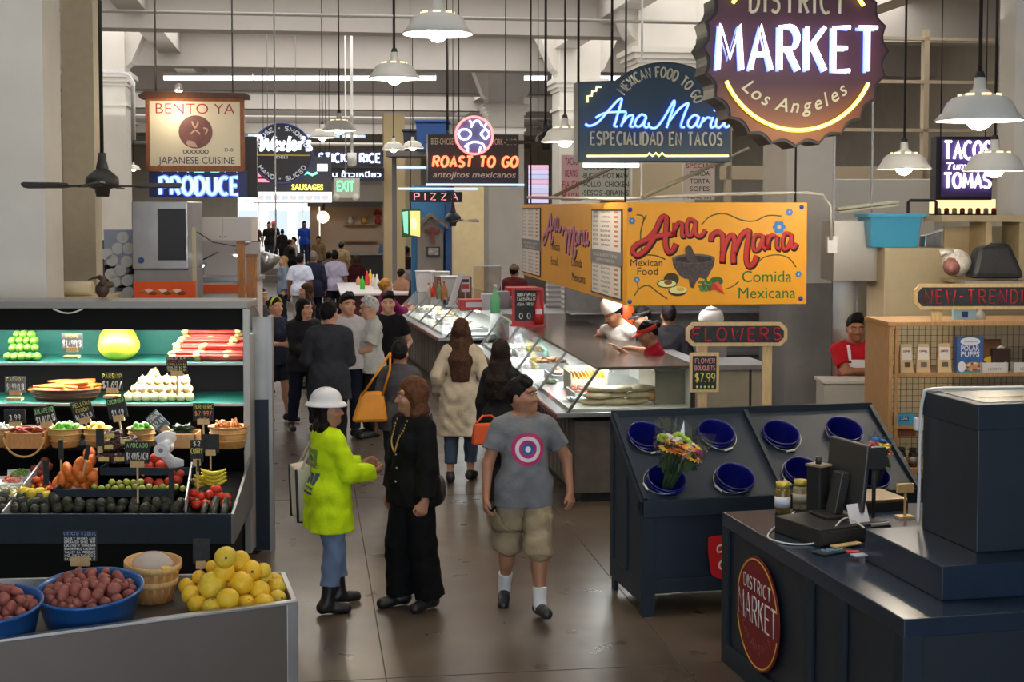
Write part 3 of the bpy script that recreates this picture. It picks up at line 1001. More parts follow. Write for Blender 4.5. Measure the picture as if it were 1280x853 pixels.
# the wall behind the viewer has the street opening the daylight comes through
struct('wall_back',MB().box(SL,-7,A0 - .2,A0,0,HZ).box(6.5,SRT,A0 - .2,A0,0,HZ).box(-7,6.5,A0 - .2,A0,5.8,HZ),WALLC,rz=ALPHA)
e0,e1 = -3.5,3.0
fw = MB().box(SL,e0,A1,A1 + .3,0,HZ).box(e1,SRT,A1,A1 + .3,0,HZ).box(e0,e1,A1,A1 + .3,4.0,6.2).box(e0,e1,A1,A1 + .3,7.05,HZ)
for k in range(6):
 x = e0 + (e1 - e0) * k / 5
 fw.box(x - .06,x + .06,A1 + .05,A1 + .25,6.2,7.05)
struct('wall_front',fw,WALLC,rz=ALPHA)
struct('window_1',MB().box(e0,e1,A1 + .12,A1 + .16,6.2,7.05),glass((.95,.97,1)),rz=ALPHA)
# across the street: pavement facade seen through the far opening
fc = MB().box(-14,14,A1 + 20,A1 + 21,0,12)
for k in range(14):
 x = -12 + k * 1.9
 for z in (0.4,4.4,7.4):
  fc.box(x,x + 1.2,A1 + 19.9,A1 + 20.05,z,z + 2.4,1)
struct('outside_facade',fc,[mat((.75,.72,.66),.8,noise=.1,nscale=1,key='stucco'),mat((.30,.33,.36),.2,key='dark_glazing')],rz=ALPHA)
struct('floor_landing',MB().box(-3.45,1.0,55.5,A1 + 30,0,.55).box(-3.45,1.0,55.1,55.5,0,.28),mat(sr(130,122,114),.6,noise=.1,key='landing'),rz=ALPHA)
struct('street',MB().box(-40,40,A1,A1 + 40,-.3,-.005),mat((.45,.44,.42),.9,key='asphalt'),rz=ALPHA)
bm_ = MB()
for k,a in enumerate((20.5,27.5,34.5,41.5,48.5,56,64)):
 struct('ceiling_beam_' + 'abcdefg'[k],MB().box(SL,SRT,a - .3,a + .3,6.25,HZ),CEILC,rz=ALPHA)
for k,s_ in enumerate((-7.6,-3.2,5.9,10.5)):
 struct('ceiling_girder_' + 'abcd'[k],MB().box(s_ - .25,s_ + .25,8,A1,6.55,HZ),CEILC,rz=ALPHA)
def pillar(name,s0,s1,a,cap_z=None,d=None,color=None,top=HZ):
 d = d or (s1 - s0)
 c,h,hd_ = (s0 + s1) / 2,(s1 - s0) / 2,d / 2
 m = MB().box(c - h,c + h,a - hd_,a + hd_,0,top)
 if cap_z:
  for e,z0,z1 in ((.05,cap_z - .62,cap_z - .55),(.04,cap_z - .18,cap_z - .1),(.10,cap_z - .1,cap_z),(.16,cap_z,cap_z + .10)):
   m.box(c - h - e,c + h + e,a - hd_ - e,a + hd_ + e,z0,z1)
  for q in (-1,1):  # brackets flaring up to the girder
   m.prism([(c + q * h,top - .02),(c + q * h,cap_z + .25),(c + q * (h + .12),cap_z + .35),(c + q * (h + .5),top - .25),(c + q * (h + .5),top - .02)],a - hd_ * .7,a + hd_ * .7)
 return struct(name,m,color or PILLC,rz=ALPHA)
def ss(px,a):
 return a * math.tan(math.atan((px - 640) / F_PX) + ALPHA)
def pil(name,x0,x1,a,cap=None,d=1.0,color=None,s0=None,s1=None):
 f0,f1 = (a,a + d) if x0 < 385 else (a + d,a)
 pillar(name,ss(x0,f0) if s0 is None else s0,ss(x1,f1) if s1 is None else s1,a + d / 2,cap,d,color)
pil('pillar_near_left',0,79,13.0,d=.9,s0=-5.6)
pil('pillar_far_left',128,166,31.8,5.75)
pil('pillar_wide_left',80,128,19.5,None,.6,mat(sr(206,194,168),.7,noise=.05,key='warm_plaster'))
pil('pillar_behind_sign',953,1040,16.4,None,.9)
pil('pillar_right_second',782,868,25.5,5.75)
pil('pillar_right_third',690,750,31.8,5.75)
pil('pillar_right_fourth',605,655,37.7,5.6)
pil('pillar_near_right',1245,0,14.0,None,.35,s1=9.4)
struct('pillar_wrap',MB().box(ss(953,17.3) - .02,ss(1040,16.4) + .03,16.36,17.34,0,1.95),DULLSTEEL,rz=ALPHA)
struct('post_slim',MB().box(ss(480,36),ss(506,36),35.9,36.4,0,5.3),mat(sr(205,184,140),.7,key='yellow_post'),rz=ALPHA)
struct('post_paired',MB().box(ss(508,40),ss(526,40),40,40.4,0,4.6),mat(sr(214,200,168),.7,key='cream_post'),rz=ALPHA)
# services under the ceiling
def pipe(name,p,r,c,label,cat='pipe',group=None):
 m = MB().tube(p,r,8)
 return solo(name,m,mat(c,.5,.2,key='pipe_metal'),label,cat,group=group)
for k,(a,z,r,lab) in enumerate([(23.5,6.05,.03,'thin grey conduit crossing the hall below the nearest visible beam'),(38.5,6.0,.05,'grey pipe crossing the hall in front of the mid beams'),(45,5.75,.06,'pale pipe crossing deep in the hall'),(52,5.4,.09,'thick tan pipe crossing the far hall above the stalls'),(60,5.6,.12,'wide silver duct crossing the far end of the hall')]):
 pipe('ceiling_pipe',[A(-12,a,z),A(9.5,a,z)],r,sr(150,146,140),lab)
pipe('ceiling_pipe',[A(-4.2,24,5.1),A(-3.0,24,5.1),A(-2.9,24,5.05),A(-2.85,24,4.95),A(-2.85,24,4.0)],.035,(.7,.7,.7),'white gooseneck pipe curving down to the hanging wooden sign')
# light strips
rl = MB()
for z in (3.4,4.3,5.2,6.0):
 rl.box(7.5,15.5,24.9,25.0,z,z + (.25 if z == 3.4 else .06))
for x in range(5):
 rl.box(7.6 + 1.9 * x,7.7 + 1.9 * x,24.9,25.05,0,6.2)
struct('trim_2',rl,mat(sr(176,160,136),.6,key='rail_paint'),rz=ALPHA)
for k,(x0,x1) in enumerate([(205,316),(318,545),(690,802),(655,684)]):
 a0_,a1_ = P(x0,98,36.5),P(x1,98,36.5)
 t = thing('strip_light',['long white strip light over the left stalls','long white strip light over the middle of the aisle','white strip light behind the blue lettered sign','short white strip light between two pillars'][k],'light',(a0_ + a1_) / 2)
 L = (a1_ - a0_).length / 2
 part('housing',MB().box(-L,L,-.09,.09,.06,.14),WHITE,t)
 part('tube',MB().cyl((-L,0,.02),(L,0,.02),.075,n=10),emit((.93,.96,1.0),1.8),t)
 part('hanger',MB().box(-.01,.01,-.01,.01,.14,HZ - a0_.z),WHITE,t)
# ------------------------------------------------------------------ left wall zone behind the produce case
CAB = mat(sr(222,214,208),.5,key='cabinet_white')
def xw(px,Y):
 return (px - 640) / F_PX * Y
def zw(py,Y):
 return P(640,py,Y).z
Yb = 15.5
ice = thing('ice_machine','tall stainless ice machine with dark grille behind the produce case','ice machine',(xw(200,Yb),Yb + .4,0))
hx = xw(235,Yb) - xw(200,Yb)
zt,zb,z2 = zw(252,Yb),zw(337,Yb),zw(355,Yb)
part('cabinet',MB().box(-hx,hx,-.35,.35,0,zb),DULLSTEEL,ice,.01)
ihd = part('head_unit',MB().box(-hx,hx,-.4,.35,zb,zt),STEEL,ice,.012)
gr = MB().box(-.02,hx * .93,-.41,-.399,zb + .1,zt - .08)
for k in range(9):
 z = zb + .14 + (zt - zb - .26) * k / 8
 gr.box(0,hx * .9,-.415,-.41,z,z + .02)
part('grille',gr,mat((.03,.03,.035),.5,key='grille'),ihd)
part('badge',MB().cyl((-hx * .68,-.402,zb + .1),(-hx * .68,-.41,zb + .1),.035,n=20),mat(sr(60,90,140),.3,key='blue_badge'),ihd)
rack = thing('stockroom_shelf','dark shelf bay holding white paper rolls left of the ice machine','shelf',(xw(150,16.0),16.0,0))
rk = MB().box(-.2,-.18,0,.5,0,2.5).box(.2,.22,0,.5,0,2.5).box(-.2,.22,.48,.5,0,2.5)
for z in (.9,1.95,2.5):
 rk.box(-.2,.22,0,.5,z - .02,z)
part('carcass',rk,mat((.10,.10,.105),.6,key='dark_shelf'),rack)
part('panel',MB().box(-.18,.2,-.01,0,2.22,2.62),mat(sr(170,176,196),.5,key='pale_panel'),rack)
rolls = [(153,297),(147,311),(160,311),(140,326),(158,327),(150,338),(138,343),(143,352),(159,351),(133,318),(136,362),(147,372),(160,366)]
roll = None
for (px,py) in rolls:
 c = P(px,py,15.95)
 if roll is None:
  m = MB().cyl((0,0,0),(0,.42,0),.066,n=20)
  m.tube([(0,-.004,0),(0,.0,0)],.02,12)
  roll = solo('paper_roll',m,mat((.78,.77,.75),.8,key='paper'),'white paper roll seen end-on in the stack beside the ice machine','paper roll',c,group='stacked white paper rolls')
 else:
  dup(roll,c)
solo('paper_roll',MB().cyl((-.18,0,0),(.15,0,0),.075,n=20),mat(sr(240,225,190),.8,key='cream_paper'),'cream paper roll lying on its side left of the dark bird figure','paper roll',P(98,361,14.6))
# dark bird figure on top of the case
bd = thing('bird_figure','dark carved bird figure with a long beak on top of the produce case','figurine',P(128,371,11.72))
part('body',MB().ball((0,0,.06),(.06,.04,.07),12).tube([(0,0,.09),(.01,0,.13),(.0,0,.155),(-.03,0,.165)],[.04,.028,.024,.02],10),mat((.06,.03,.015),.5,noise=.3,key='dark_bronze'),bd)
part('beak',MB().tube([(-.03,0,.165),(-.075,0,.155),(-.12,0,.14)],[.014,.009,.003],8),mat((.05,.03,.02),.5,key='beak'),bd)
part('wing',MB().ball((.05,0,.10),(.055,.02,.03),10),mat((.08,.045,.02),.5,key='wing'),bd)
# orange poster, cabinets, posts, scale
po = thing('orange_poster','orange food poster panel below the ice machine','poster',P(206,365,14.9))
part('board',MB().box(-.33,.33,-.01,.01,-.08,.11),mat(sr(235,88,30),.5,key='orange_print'),po)
for x in (-.3,.3):
 part('leg',MB().box(x - .02,x + .02,-.005,.03,-po.location.z,-.06),DULLSTEEL,po)
rp = P(98,361,14.6)
solo('back_counter',MB().box(-.35,.3,-.15,.5,0,rp.z - .077),mat(sr(216,196,150),.6,noise=.05,key='counter_cream'),'cream counter under the cream paper roll behind the produce case','counter',(rp.x,rp.y,0),bevel=.01)
dsh = MB()
for k in range(9):
 dsh.ball((-.22 + .05 * k,-.012,.0 + .015 * math.sin(k * 2.1)),(.05,.004,.022),10,k % 3)
part('food_picture',dsh,[mat(sr(200,120,50),.6),mat(sr(240,220,200),.6),mat(sr(150,60,30),.6)],po)
Yc = 17.0
cb = thing('wall_cabinet','white double-door cabinet high behind the wooden posts','cabinet',(xw(279,Yc),Yc,0))
w2 = xw(315,Yc) - xw(279,Yc)
z0c,z1c = zw(302,Yc),zw(272,Yc)
part('carcass',MB().box(-w2,w2,0,.4,z0c,z1c),CAB,cb)
for q in (-1,1):
 d = part('door',MB().box(q * w2 * .5 - w2 * .49,q * w2 * .5 + w2 * .49,-.02,0,z0c + .01,z1c - .01),CAB,cb,.004)
 part('knob',MB().ball((-q * -.0 + q * .03,-.03,z0c + .06),.008,8),BLACK,d)
b2 = thing('prep_counter','white prep counter under the heat lamp behind the posts','counter',(xw(279,Yc),Yc + .1,0))
part('body',MB().box(-w2,w2,0,.6,0,zw(352,Yc)),CAB,b2)
part('worktop',MB().box(-w2 - .03,w2 + .03,-.05,.6,zw(352,Yc),zw(352,Yc) + .05),STEEL,b2)
part('back_panel',MB().box(-w2,w2,.42,.45,zw(350,Yc),zw(304,Yc)),mat(sr(214,206,202),.6),b2)
part('orange_trim',MB().box(-w2,w2,-.06,-.05,zw(366,Yc),zw(356,Yc)),mat(sr(220,90,30),.5),b2)
for (x,py,lb) in ((252,331,'small hooded lamp glowing under the white cabinet'),(295,318,'small spotlight at the right end of the white cabinet')):
 q = P(x,py,16.6)
 t = thing('hood_lamp',lb,'lamp',q)
 part('shade',MB().lathe([(.015,.06),(.03,.05),(.07,0)],16),STEEL,t)
 part('bulb',MB().ball((0,0,.0),.035,10),emit((.85,.9,1),9),t)
 part('stem',MB().cyl((0,0,.05),(0,.94,.12),.008,n=6),BLACK,t)
for (x0,x1,yt,Yp,lb) in ((297,305,305,13.2,'thin brown wooden post behind the produce case corner'),(309,320,322,12.3,'brown wooden post at the right end of the produce case')):
 zt_ = zw(yt,Yp)
 t = thing('wooden_post',lb,'post',(xw((x0 + x1) / 2,Yp),Yp,0))
 hw_ = xw(x1,Yp) / 2 - xw(x0,Yp) / 2
 part('shaft',MB().box(-hw_,hw_,-hw_,hw_,0,zt_),wood(sr(150,92,38),.2),t)
 part('cap',MB().box(-hw_ * 1.15,hw_ * 1.15,-hw_ * 1.15,hw_ * 1.15,zt_,zt_ + .03),wood(sr(120,75,32),.2),t)
hl = thing('heat_lamp','silver cone heat lamp tilted over the left stall','lamp',P(335,330,20))
part('shade',MB().lathe([(.03,.2),(.06,.19),(.2,.0),(.19,.0)],24).xf(T(0,0,0,ry=-.5,rx=.5)),STEEL,hl)
part('bulb',MB().ball((0,-.02,.06),.06,10),emit((.9,.93,1),8),hl)
part('arm',MB().tube([(.08,.06,.18),(.1,.1,.45),(.1,.1,HZ - hl.location.z)],.012,6),STEEL,hl)
bt = thing('steel_pole_frame','steel pole frame with cable in front of the white cabinet','pole frame',(xw(243,15),15,0))
part('upright',MB().box(-.02,.02,-.02,.02,0,zw(284,15)),mat(sr(190,180,150),.5,.3),bt)
part('cable',MB().tube([(.03,0,zw(290,15)),(.2,.0,zw(303,15)),(.45,0,zw(308,15))],.006,5),BLACK,bt)
# fans
def fan(p,Ltop,blades,rad,c,label,blade_c,rot0=0.2,name='ceiling_fan',tilt=0.06):
 t = thing(name,label,'fan',p)
 part('rod',MB().cyl((0,0,.1),(0,0,Ltop),.016,n=8),c,t)
 part('canopy',MB().lathe([(.0,.26),(.03,.26),(.035,.2),(.05,.14),(.05,.13)],16),c,t)
 part('motor',MB().lathe([(0,-.09),(.05,-.09),(.06,-.03),(.12,-.01),(.13,.0),(.13,.05),(.12,.07),(.05,.13),(0,.13)],24),c,t)
 for k in range(blades):
  a = rot0 + 2 * PI * k / blades
  m = MB().box(.12,.3,-.02,.02,-.01,.0).prismz([(.26,-.05),(.32,-.075),(rad * .96,-.085),(rad,-.05),(rad,.05),(rad * .96,.085),(.32,.075),(.26,.05)],-.006,.006)
  m.xf(T(0,0,0,rz=a) @ T(0,0,0,rx=.22))
  part('blade',m,blade_c,t)
 return t
FB = mat((.02,.018,.016),.5,key='fan_black')
fan(P(128,232,11.2),HZ - zw(232,11.2),4,.62,FB,'black ceiling fan on a long rod beside the left pillar',FB,.12)
FBr = mat(sr(92,72,60),.5,key='fan_brown')
fan(P(566,276,22.15),zw(233,22.15) - zw(276,22.15),4,.42,mat((.03,.03,.03),.5),'dark fan with brown blades under the pizza sign',FBr,.25)
fan(P(682,178,17.5),HZ - zw(178,17.5),4,.5,FB,'black ceiling fan half hidden behind the blue lettered sign',FB,.1)
fan(P(560,178,30.5),HZ - zw(178,30.5),4,.55,FB,'small black ceiling fan beside the red roast sign',FB,.5)
# ------------------------------------------------------------------ pendant lamps
def pendant(px,py,wpx,dia,label,power=60,z_=None,tilt=0):
 Y = dia * F_PX / wpx
 p = P(px,py,Y)                    # centre of the rim
 t = thing('pendant_lamp',label,'lamp',p,group=None)
 r = dia / 2
 part('shade',MB().lathe([(r * .26,r * .62),(r * .34,r * .60),(r * .62,r * .50),(r * .74,r * .40),(r * .84,r * .18),(r * 1.0,.0),(r * .985,-.006),(r * .82,r * .15),(r * .70,r * .36),(r * .30,r * .52)],36),mat((.62,.60,.55),.4,key='enamel_shade'),t)
 part('socket',MB().lathe([(0,r * .98),(r * .13,r * .98),(r * .15,r * .72),(r * .28,r * .62),(r * .22,r * .55)],20),mat((.6,.58,.52),.4,key='enamel_cap'),t)
 sl = MB()
 for k in range(8):
  a = 2 * PI * k / 8
  sl.cbox((0,0,0),(r * .22,r * .02,r * .045))
  sl.xf(T(r * .47 * math.cos(a),r * .47 * math.sin(a),r * .575,rz=a + PI / 2),len(sl.v) - 8)
 part('vent_slots',sl,emit((1,.75,.35),1.6),t)
 part('bulb',MB().ball((0,0,r * .02),(r * .30,r * .30,r * .26),16),emit((1,.93,.78),22),t)
 part('cord',MB().cyl((0,0,r * .98),(0,0,HZ - p.z),.010,n=6).lathe([(.02,r * 1.12),(.03,r * .98)],10),BLACK,t)
 l = lamp('bulb_light','POINT',(0,0,-r * .35),power,(1,.86,.66),.09)
 l.parent = t
 return t
pendant(547,42,88,.46,'largest pendant lamp at the top middle, white enamel shade with glowing bulb',70)
pendant(493,98,66,.46,'pendant lamp with glowing bulb just below and left of the largest lamp',70)
pendant(424,163,44,.46,'pendant lamp with cream shade over the middle of the aisle',60)
pendant(403,172,34,.46,'cream pendant lamp partly hidden behind another over the aisle',40)
pendant(492,187,30,.46,'small pendant lamp with dark cord above the yellow post',40)
pendant(516,185,28,.46,'small pale pendant lamp beside the blue boxes',30)
pendant(706,177,60,.46,'pendant lamp half hidden behind the left edge of the blue lettered sign',40)
pendant(1224,150,107,.46,'large white pendant lamp at the upper right with a bright bulb',70)
pendant(1130,211,68,.46,'grey pendant lamp right of the round neon sign',60)
pendant(1243,213,78,.46,'grey pendant lamp below the large right lamp, in front of the taco sign',60)
pendant(1142,182,20,.46,'tiny far pendant lamp right of the round neon sign',20)
pendant(167,212,18,.46,'tiny far pendant lamp left of the wooden framed sign',20)
# ------------------------------------------------------------------ signs
class PX:                          # a sign's own metre frame, measured off the photo at the sign's depth
 def __init__(s,cx,cy,Y):
  s.cx,s.cy,s.Y,s.k = cx,cy,Y,Y / F_PX
  s.o = P(cx,cy,Y)
 def x(s,px): return (px - s.cx) * s.k
 def z(s,py): return (s.cy - py) * s.k
 def p(s,q): return (s.x(q[0]),s.z(q[1]))
def arcprint(mb,s,cx,cz,R,a_start,h,inside=False,m=0,y=0.0,gap=.12,shear=0.0,weight=0.0,depth=.003,centre=None):
 items,tot = [],0
 for ch in s:
  if ch == ' ':
   items.append((None,.32 * h)); tot += .32 * h; continue
  t = MB(); text(t,ch,1,0,0,shear=shear,weight=weight,depth=depth)
  vs,fs = _fc[(ch,shear,weight,1.0)]
  x0,x1 = min(v[0] for v in vs),max(v[0] for v in vs)
  q = h / .73
  w = (x1 - x0) * q
  items.append(((vs,fs,x0,q),w + gap * h)); tot += w + gap * h
 a = a_start if centre is None else (centre + math.degrees(tot / R) / 2 if not inside else centre - math.degrees(tot / R) / 2)
 for it,w in items:
  da = math.degrees(w / R)
  if it:
   vs,fs,x0,q = it
   out = []
   for v in vs:
    u = (v[0] - x0) * q
    if inside:
     t = math.radians(a + math.degrees(u / R)); r = R - v[1] * q
    else:
     t = math.radians(a - math.degrees(u / R)); r = R + v[1] * q
    out.append((cx + r * math.cos(t),y - depth,cz + r * math.sin(t)))
   mb.add(out,fs,m)
  a = a + da if inside else a - da
 return mb
NEON_W = emit((.86,.74,1.0),4.0,'neon_violet_white')
NEON_B = emit((.10,.28,1.0),7.0,'neon_blue')
NEON_LB = emit((.30,.50,1.0),5.0,'neon_pale_blue')
NEON_Y = emit((1.0,.85,.08),5.0,'neon_yellow')
NEON_R = emit((1.0,.10,.03),5.0,'neon_red')
NEON_WW = emit((.80,.88,1.0),2.2,'neon_white')
def hanger(root,x,y,z0,top_z,m=None,r=.008,name='hanger_rod'):
 return part(name,MB().cyl((x,y,z0),(x,y,top_z),r,n=6),m or BLACK,root)
# round scalloped neon sign, nearest of all
q = PX(995,62,9.0)
sg = thing('neon_sign','round scalloped purple and orange neon sign, nearest and largest of the hanging signs','sign',q.o,ALPHA)
def scallop(R,n=24,amp=.035,k=6):
 out = []
 for i in range(n * k):
  a = 2 * PI * i / (n * k)
  out.append(((R - amp * abs(math.sin(a * n / 2)) ) * math.cos(a),(R - amp * abs(math.sin(a * n / 2))) * math.sin(a)))
 return out
part('cabinet',MB().prism(scallop(.625),.0,.24),mat((.018,.014,.014),.5,key='sign_cabinet'),sg)
def face_grad(top,bot,z0,z1,rough=.45):
 m = bpy.data.materials.new('neon_tinted_paint')
 m.use_nodes = True
 nt = m.node_tree
 b = nt.nodes['Principled BSDF']; b.inputs['Roughness'].default_value = rough
 tc = nt.nodes.new('ShaderNodeTexCoord'); sp = nt.nodes.new('ShaderNodeSeparateXYZ'); mr = nt.nodes.new('ShaderNodeMapRange')
 mr.inputs[1].default_value,mr.inputs[2].default_value = z0,z1
 r = nt.nodes.new('ShaderNodeValToRGB'); r.color_ramp.elements[0].color = bot + (1,); r.color_ramp.elements[1].color = top + (1,)
 nt.links.new(tc.outputs['Object'],sp.inputs[0]); nt.links.new(sp.outputs['Z'],mr.inputs[0]); nt.links.new(mr.outputs[0],r.inputs[0]); nt.links.new(r.outputs[0],b.inputs['Base Color'])
 return m
part('face',MB().prism(scallop(.605),-.012,.0),face_grad(sr(84,48,60),sr(158,88,18),-.58,-.22),sg)  # violet neon glow is painted into the upper colour of the face
mk_ = MB(); line(mk_,'MARKET',1.05,.275,0,q.z(88),.0145,y=-.045,m=0,n=7,gap=.30)
line(mk_,'MARKET',1.05,.275,-.016,q.z(90),.011,y=-.03,m=1,n=6,gap=.30)
part('neon_letters',mk_,[NEON_W,emit((.12,.25,1.0),2.2,'neon_blue_edge')],sg,label='white and violet neon letters')
yl = MB()
for a0_,a1_ in ((204,336),(33,147)):
 yl.tube([(x,-.04,z) for x,z in arc(0,0,.515,.515,a0_,a1_,40)],.014,7)
 yl.tube([(x,-.052,z) for x,z in arc(0,0,.515,.515,a0_,a1_,40)],.0045,6,1)
part('neon_arc',yl,[emit((.95,.78,.01),1.7,'neon_yellow_arc'),emit((1,.93,.3),3.5,'neon_core_yellow')],sg,label='yellow neon arc')
pr = MB(); arcprint(pr,'Los Angeles',0,.12,.52,0,.092,True,y=-.014,shear=.25,gap=.2,weight=.012,centre=270)
line(pr,'DISTRICT',.62,.15,0,q.z(17),.011,y=-.016,n=5,flat=.4,gap=.5)
part('printed_lettering',pr,mat(sr(225,215,180),.5,key='cream_print'),sg)
for x in (-.42,.42):
 hanger(sg,x,.12,.4,HZ - q.o.z)
# blue sign with the arched top
q = PX(819,152,12.2)
sg = thing('neon_sign','dark blue arched sign with blue neon script and MEXICAN FOOD TO GO lettering','sign',q.o,ALPHA)
out = [q.p(p) for p in ((721,202),(721,104),(762,102))] + [q.p(p) for p in arc(832,128,74,49,155,22,24)[0:1]]
archp = [(q.x(833 + 74 * math.cos(math.radians(a))),q.z(132 - 54 * math.sin(math.radians(a)))) for a in range(146,8,-6)]
out = [q.p((721,202)),q.p((721,104)),q.p((766,102))] + archp + [q.p((916,124)),q.p((917,202))]
part('cabinet',MB().prism(out,.0,.20),mat((.02,.024,.028),.5,key='sign_box'),sg)
inn = [(x * .985,z * .975) for x,z in out]
part('face',MB().prism(inn,-.01,.0),mat(sr(46,66,84),.4,noise=.12,nscale=3,key='blue_face'),sg)
z3 = lambda p: q.p((640 + p[0] / 3.281,p[1] / 3.281))
ana = [[(293,512),(310,520),(345,505),(390,455),(428,415),(443,412),(430,460),(418,500),(412,518),(425,522)],[(335,487),(372,468),(430,462),(462,462)],
  [(462,465),(448,500),(440,522)],[(443,512),(470,480),(490,478),(482,505),(478,520),(495,522)],
  [(545,480),(525,472),(505,490),(498,512),(512,522),(530,510),(545,482),(535,512),(545,525),(560,515)],
  [(555,505),(560,522),(585,525),(615,490),(645,440),(660,415),(662,430),(645,480),(630,525)],[(640,500),(680,450),(715,425),(718,435),(700,480),(690,518),(705,522)],
  [(765,480),(745,472),(722,495),(720,515),(735,522),(752,508),(766,480),(757,512),(768,522)],
  [(785,480),(778,500),(768,522)],[(780,500),(800,482),(815,485)],[(825,480),(815,510),(820,522),(835,515)],[(830,455),(838,440)],
  [(880,480),(860,472),(840,492),(838,515),(850,522),(868,508),(882,482),(872,512),(885,520),(900,505)]]
nm = MB()
for pl in ana:
 path(nm,pl,z3,.0125,y=-.04,n=6)
 path(nm,pl,z3,.005,y=-.052,n=5,m=1)
part('neon_script',nm,[emit((.03,.14,1.0),2.6,'neon_script_blue'),emit((.22,.5,1.0),2.4,'neon_script_core')],sg,label='blue neon script')
ny = MB()
path(ny,[(303,425),(303,400),(320,398),(322,380),(338,378),(340,362),(358,362)],z3,.009,y=-.035,n=5,smooth=0)
path(ny,[(300,641),(548,639),(560,628),(573,640),(587,627),(600,640),(613,627),(628,639),(893,637)],z3,.0085,y=-.035,n=5,smooth=0)
part('neon_trim',ny,emit((1.0,.78,.22),2.6,'neon_warm'),sg,label='warm yellow neon trim')
pt = MB()
line(pt,'ESPECIALIDAD EN TACOS',q.x(904) - q.x(737),.108,(q.x(904) + q.x(737)) / 2,q.z(181),.0095,y=-.012,n=5,flat=.4,gap=.34)
arctext(pt,'MEXICAN FOOD TO GO',q.x(822),q.z(148),.355,84,.085,124,r=.0085,y=-.012)
part('printed_lettering',pt,mat(sr(196,190,165),.5,key='beige_print'),sg)
for px in (721.5,764):
 hanger(sg,q.x(px) + .02,.1,q.z(104),HZ - q.o.z,r=.012)
ul = thing('under_sign_light','white tube light under the blue arched sign','light',P(765,206.5,12.2),ALPHA)
part('tube',MB().cyl((-.25,.05,0),(.25,.05,0),.018,n=8),emit((1,.95,.95),4),ul)
# yellow painted box sign over the taco counter
YELL = mat(sr(238,165,22),.45,noise=.05,nscale=3,key='yellow_paint')
Yf = 12.8
c0 = P(783.5,382.5,Yf)
W_,H_,L_ = xw(1018,Yf) - xw(783.5,Yf),P(783,253,Yf).z - c0.z,6.3
bx = thing('menu_box_sign','yellow painted box sign with red script and a stone mortar over the taco counter','sign',c0,ALPHA)
part('box',MB().box(0,W_,0,.10,0,H_).box(0,.10,.10,L_,0,H_),[YELL],bx,.004)
fx = lambda p: ((p[0] / 3.878 - 3.5) * W_ / 234.5,(382.5 - 240 - p[1] / 3.878) * H_ / 129.5)
script = [[(45,300),(40,280),(60,255),(110,230),(150,190),(175,135),(195,118),(207,130),(205,180),(203,250),(215,290),(240,282),(255,250)],[(45,300),(70,305),(110,275),(150,215)],[(110,228),(160,215),(235,203)],
   [(247,150),(245,215)],[(248,185),(268,147),(286,160),(285,210),(300,212)],[(348,140),(320,133),(308,170),(315,208),(335,205),(350,165),(352,135),(352,195),(368,215),(388,208),(402,182)],
   [(430,240),(435,212),(465,195),(490,215),(492,280),(488,345)],[(488,300),(515,230),(540,210),(550,240),(545,300),(546,350)],[(548,300),(580,220),(615,188),(622,200),(615,260),(610,330),(625,362),(650,348),(664,310)],
   [(690,212),(660,210),(645,245),(650,282),(672,280),(690,240),(696,210),(696,265),(712,280)],[(722,208),(722,280)],[(722,240),(740,208),(755,218)],[(768,213),(766,268),(785,280)],
   [(835,205),(808,203),(795,240),(800,277),(820,275),(838,235),(840,203),(842,262),(855,275),(868,250)]]
def art(full):
 red,blk = MB(),MB()
 for i,pl in enumerate(script):
  r_ = .024 if i in (0,1,2,6,7,8) else .0175
  path(red,pl,fx,r_,y=-.006,n=8,flat=.12)
  path(blk,[(p[0] + 5,p[1] + 6) for p in pl],fx,r_ + .0055,y=-.002,n=8,flat=.08)
 return red,blk
red,blk = art(True)
SRED,SBLK = mat(sr(190,34,34),.45,key='sign_red'),mat(sr(40,14,14),.5,key='sign_dark')
part('script_lettering',MB().put(blk,m=1).put(red,m=0),[SRED,SBLK],bx,label='red painted script with dark shadow')
for s_,x0,x1,xc,zb,mm in (('Mexican',30,190,110,360,SBLK),('Food',65,168,116,403,SBLK),('Comida',592,845,718,442,0),('Mexicana',574,866,720,522,0)):
 wd = MB()
 text(wd,s_,fx((x1,0))[0] - fx((x0,0))[0],fx((xc,0))[0],fx((0,zb))[1],-.003)
 part('printed_word',wd,mm or mat(sr(28,110,40),.5,key='sign_green'),bx)
STONE,STONE2 = mat(sr(78,70,70),.8,noise=.3,nscale=40,key='stone'),mat(sr(54,48,48),.8,noise=.3,nscale=40,key='stone_dark')
mo = MB()
P2 = lambda pts: [fx(p) for p in pts]
mo.prism(P2([(238,320),(245,360),(275,405),(300,422),(322,425),(330,465),(345,470),(358,440),(375,418),(400,425),(408,430),(425,400),(445,365),(453,330)]),-.008,0,0)
mo.prism(P2([(345 + 108 * math.cos(a * PI / 12),325 + 24 * math.sin(a * PI / 12)) for a in range(24)]),-.010,-.006,1)
mo.prism(P2([(345 + 92 * math.cos(a * PI / 12),328 + 17 * math.sin(a * PI / 12)) for a in range(24)]),-.012,-.006,2)
mo.prism(P2([(303,290),(303,272),(318,260),(332,265),(345,295),(366,338),(340,345),(312,335)]),-.014,-.006,0)
part('mortar_picture',mo,[STONE,mat(sr(98,90,88),.8,noise=.2,nscale=40),STONE2],bx)
av = MB()
el_ = lambda cx,cy,rx,ry,rot=0: P2([(cx + rx * math.cos(t) * math.cos(rot) - ry * math.sin(t) * math.sin(rot),cy + rx * math.cos(t) * math.sin(rot) + ry * math.sin(t) * math.cos(rot)) for t in [2 * PI * i / 20 for i in range(20)]])
av.prism(el_(235,425,38,32),-.004,0,0)
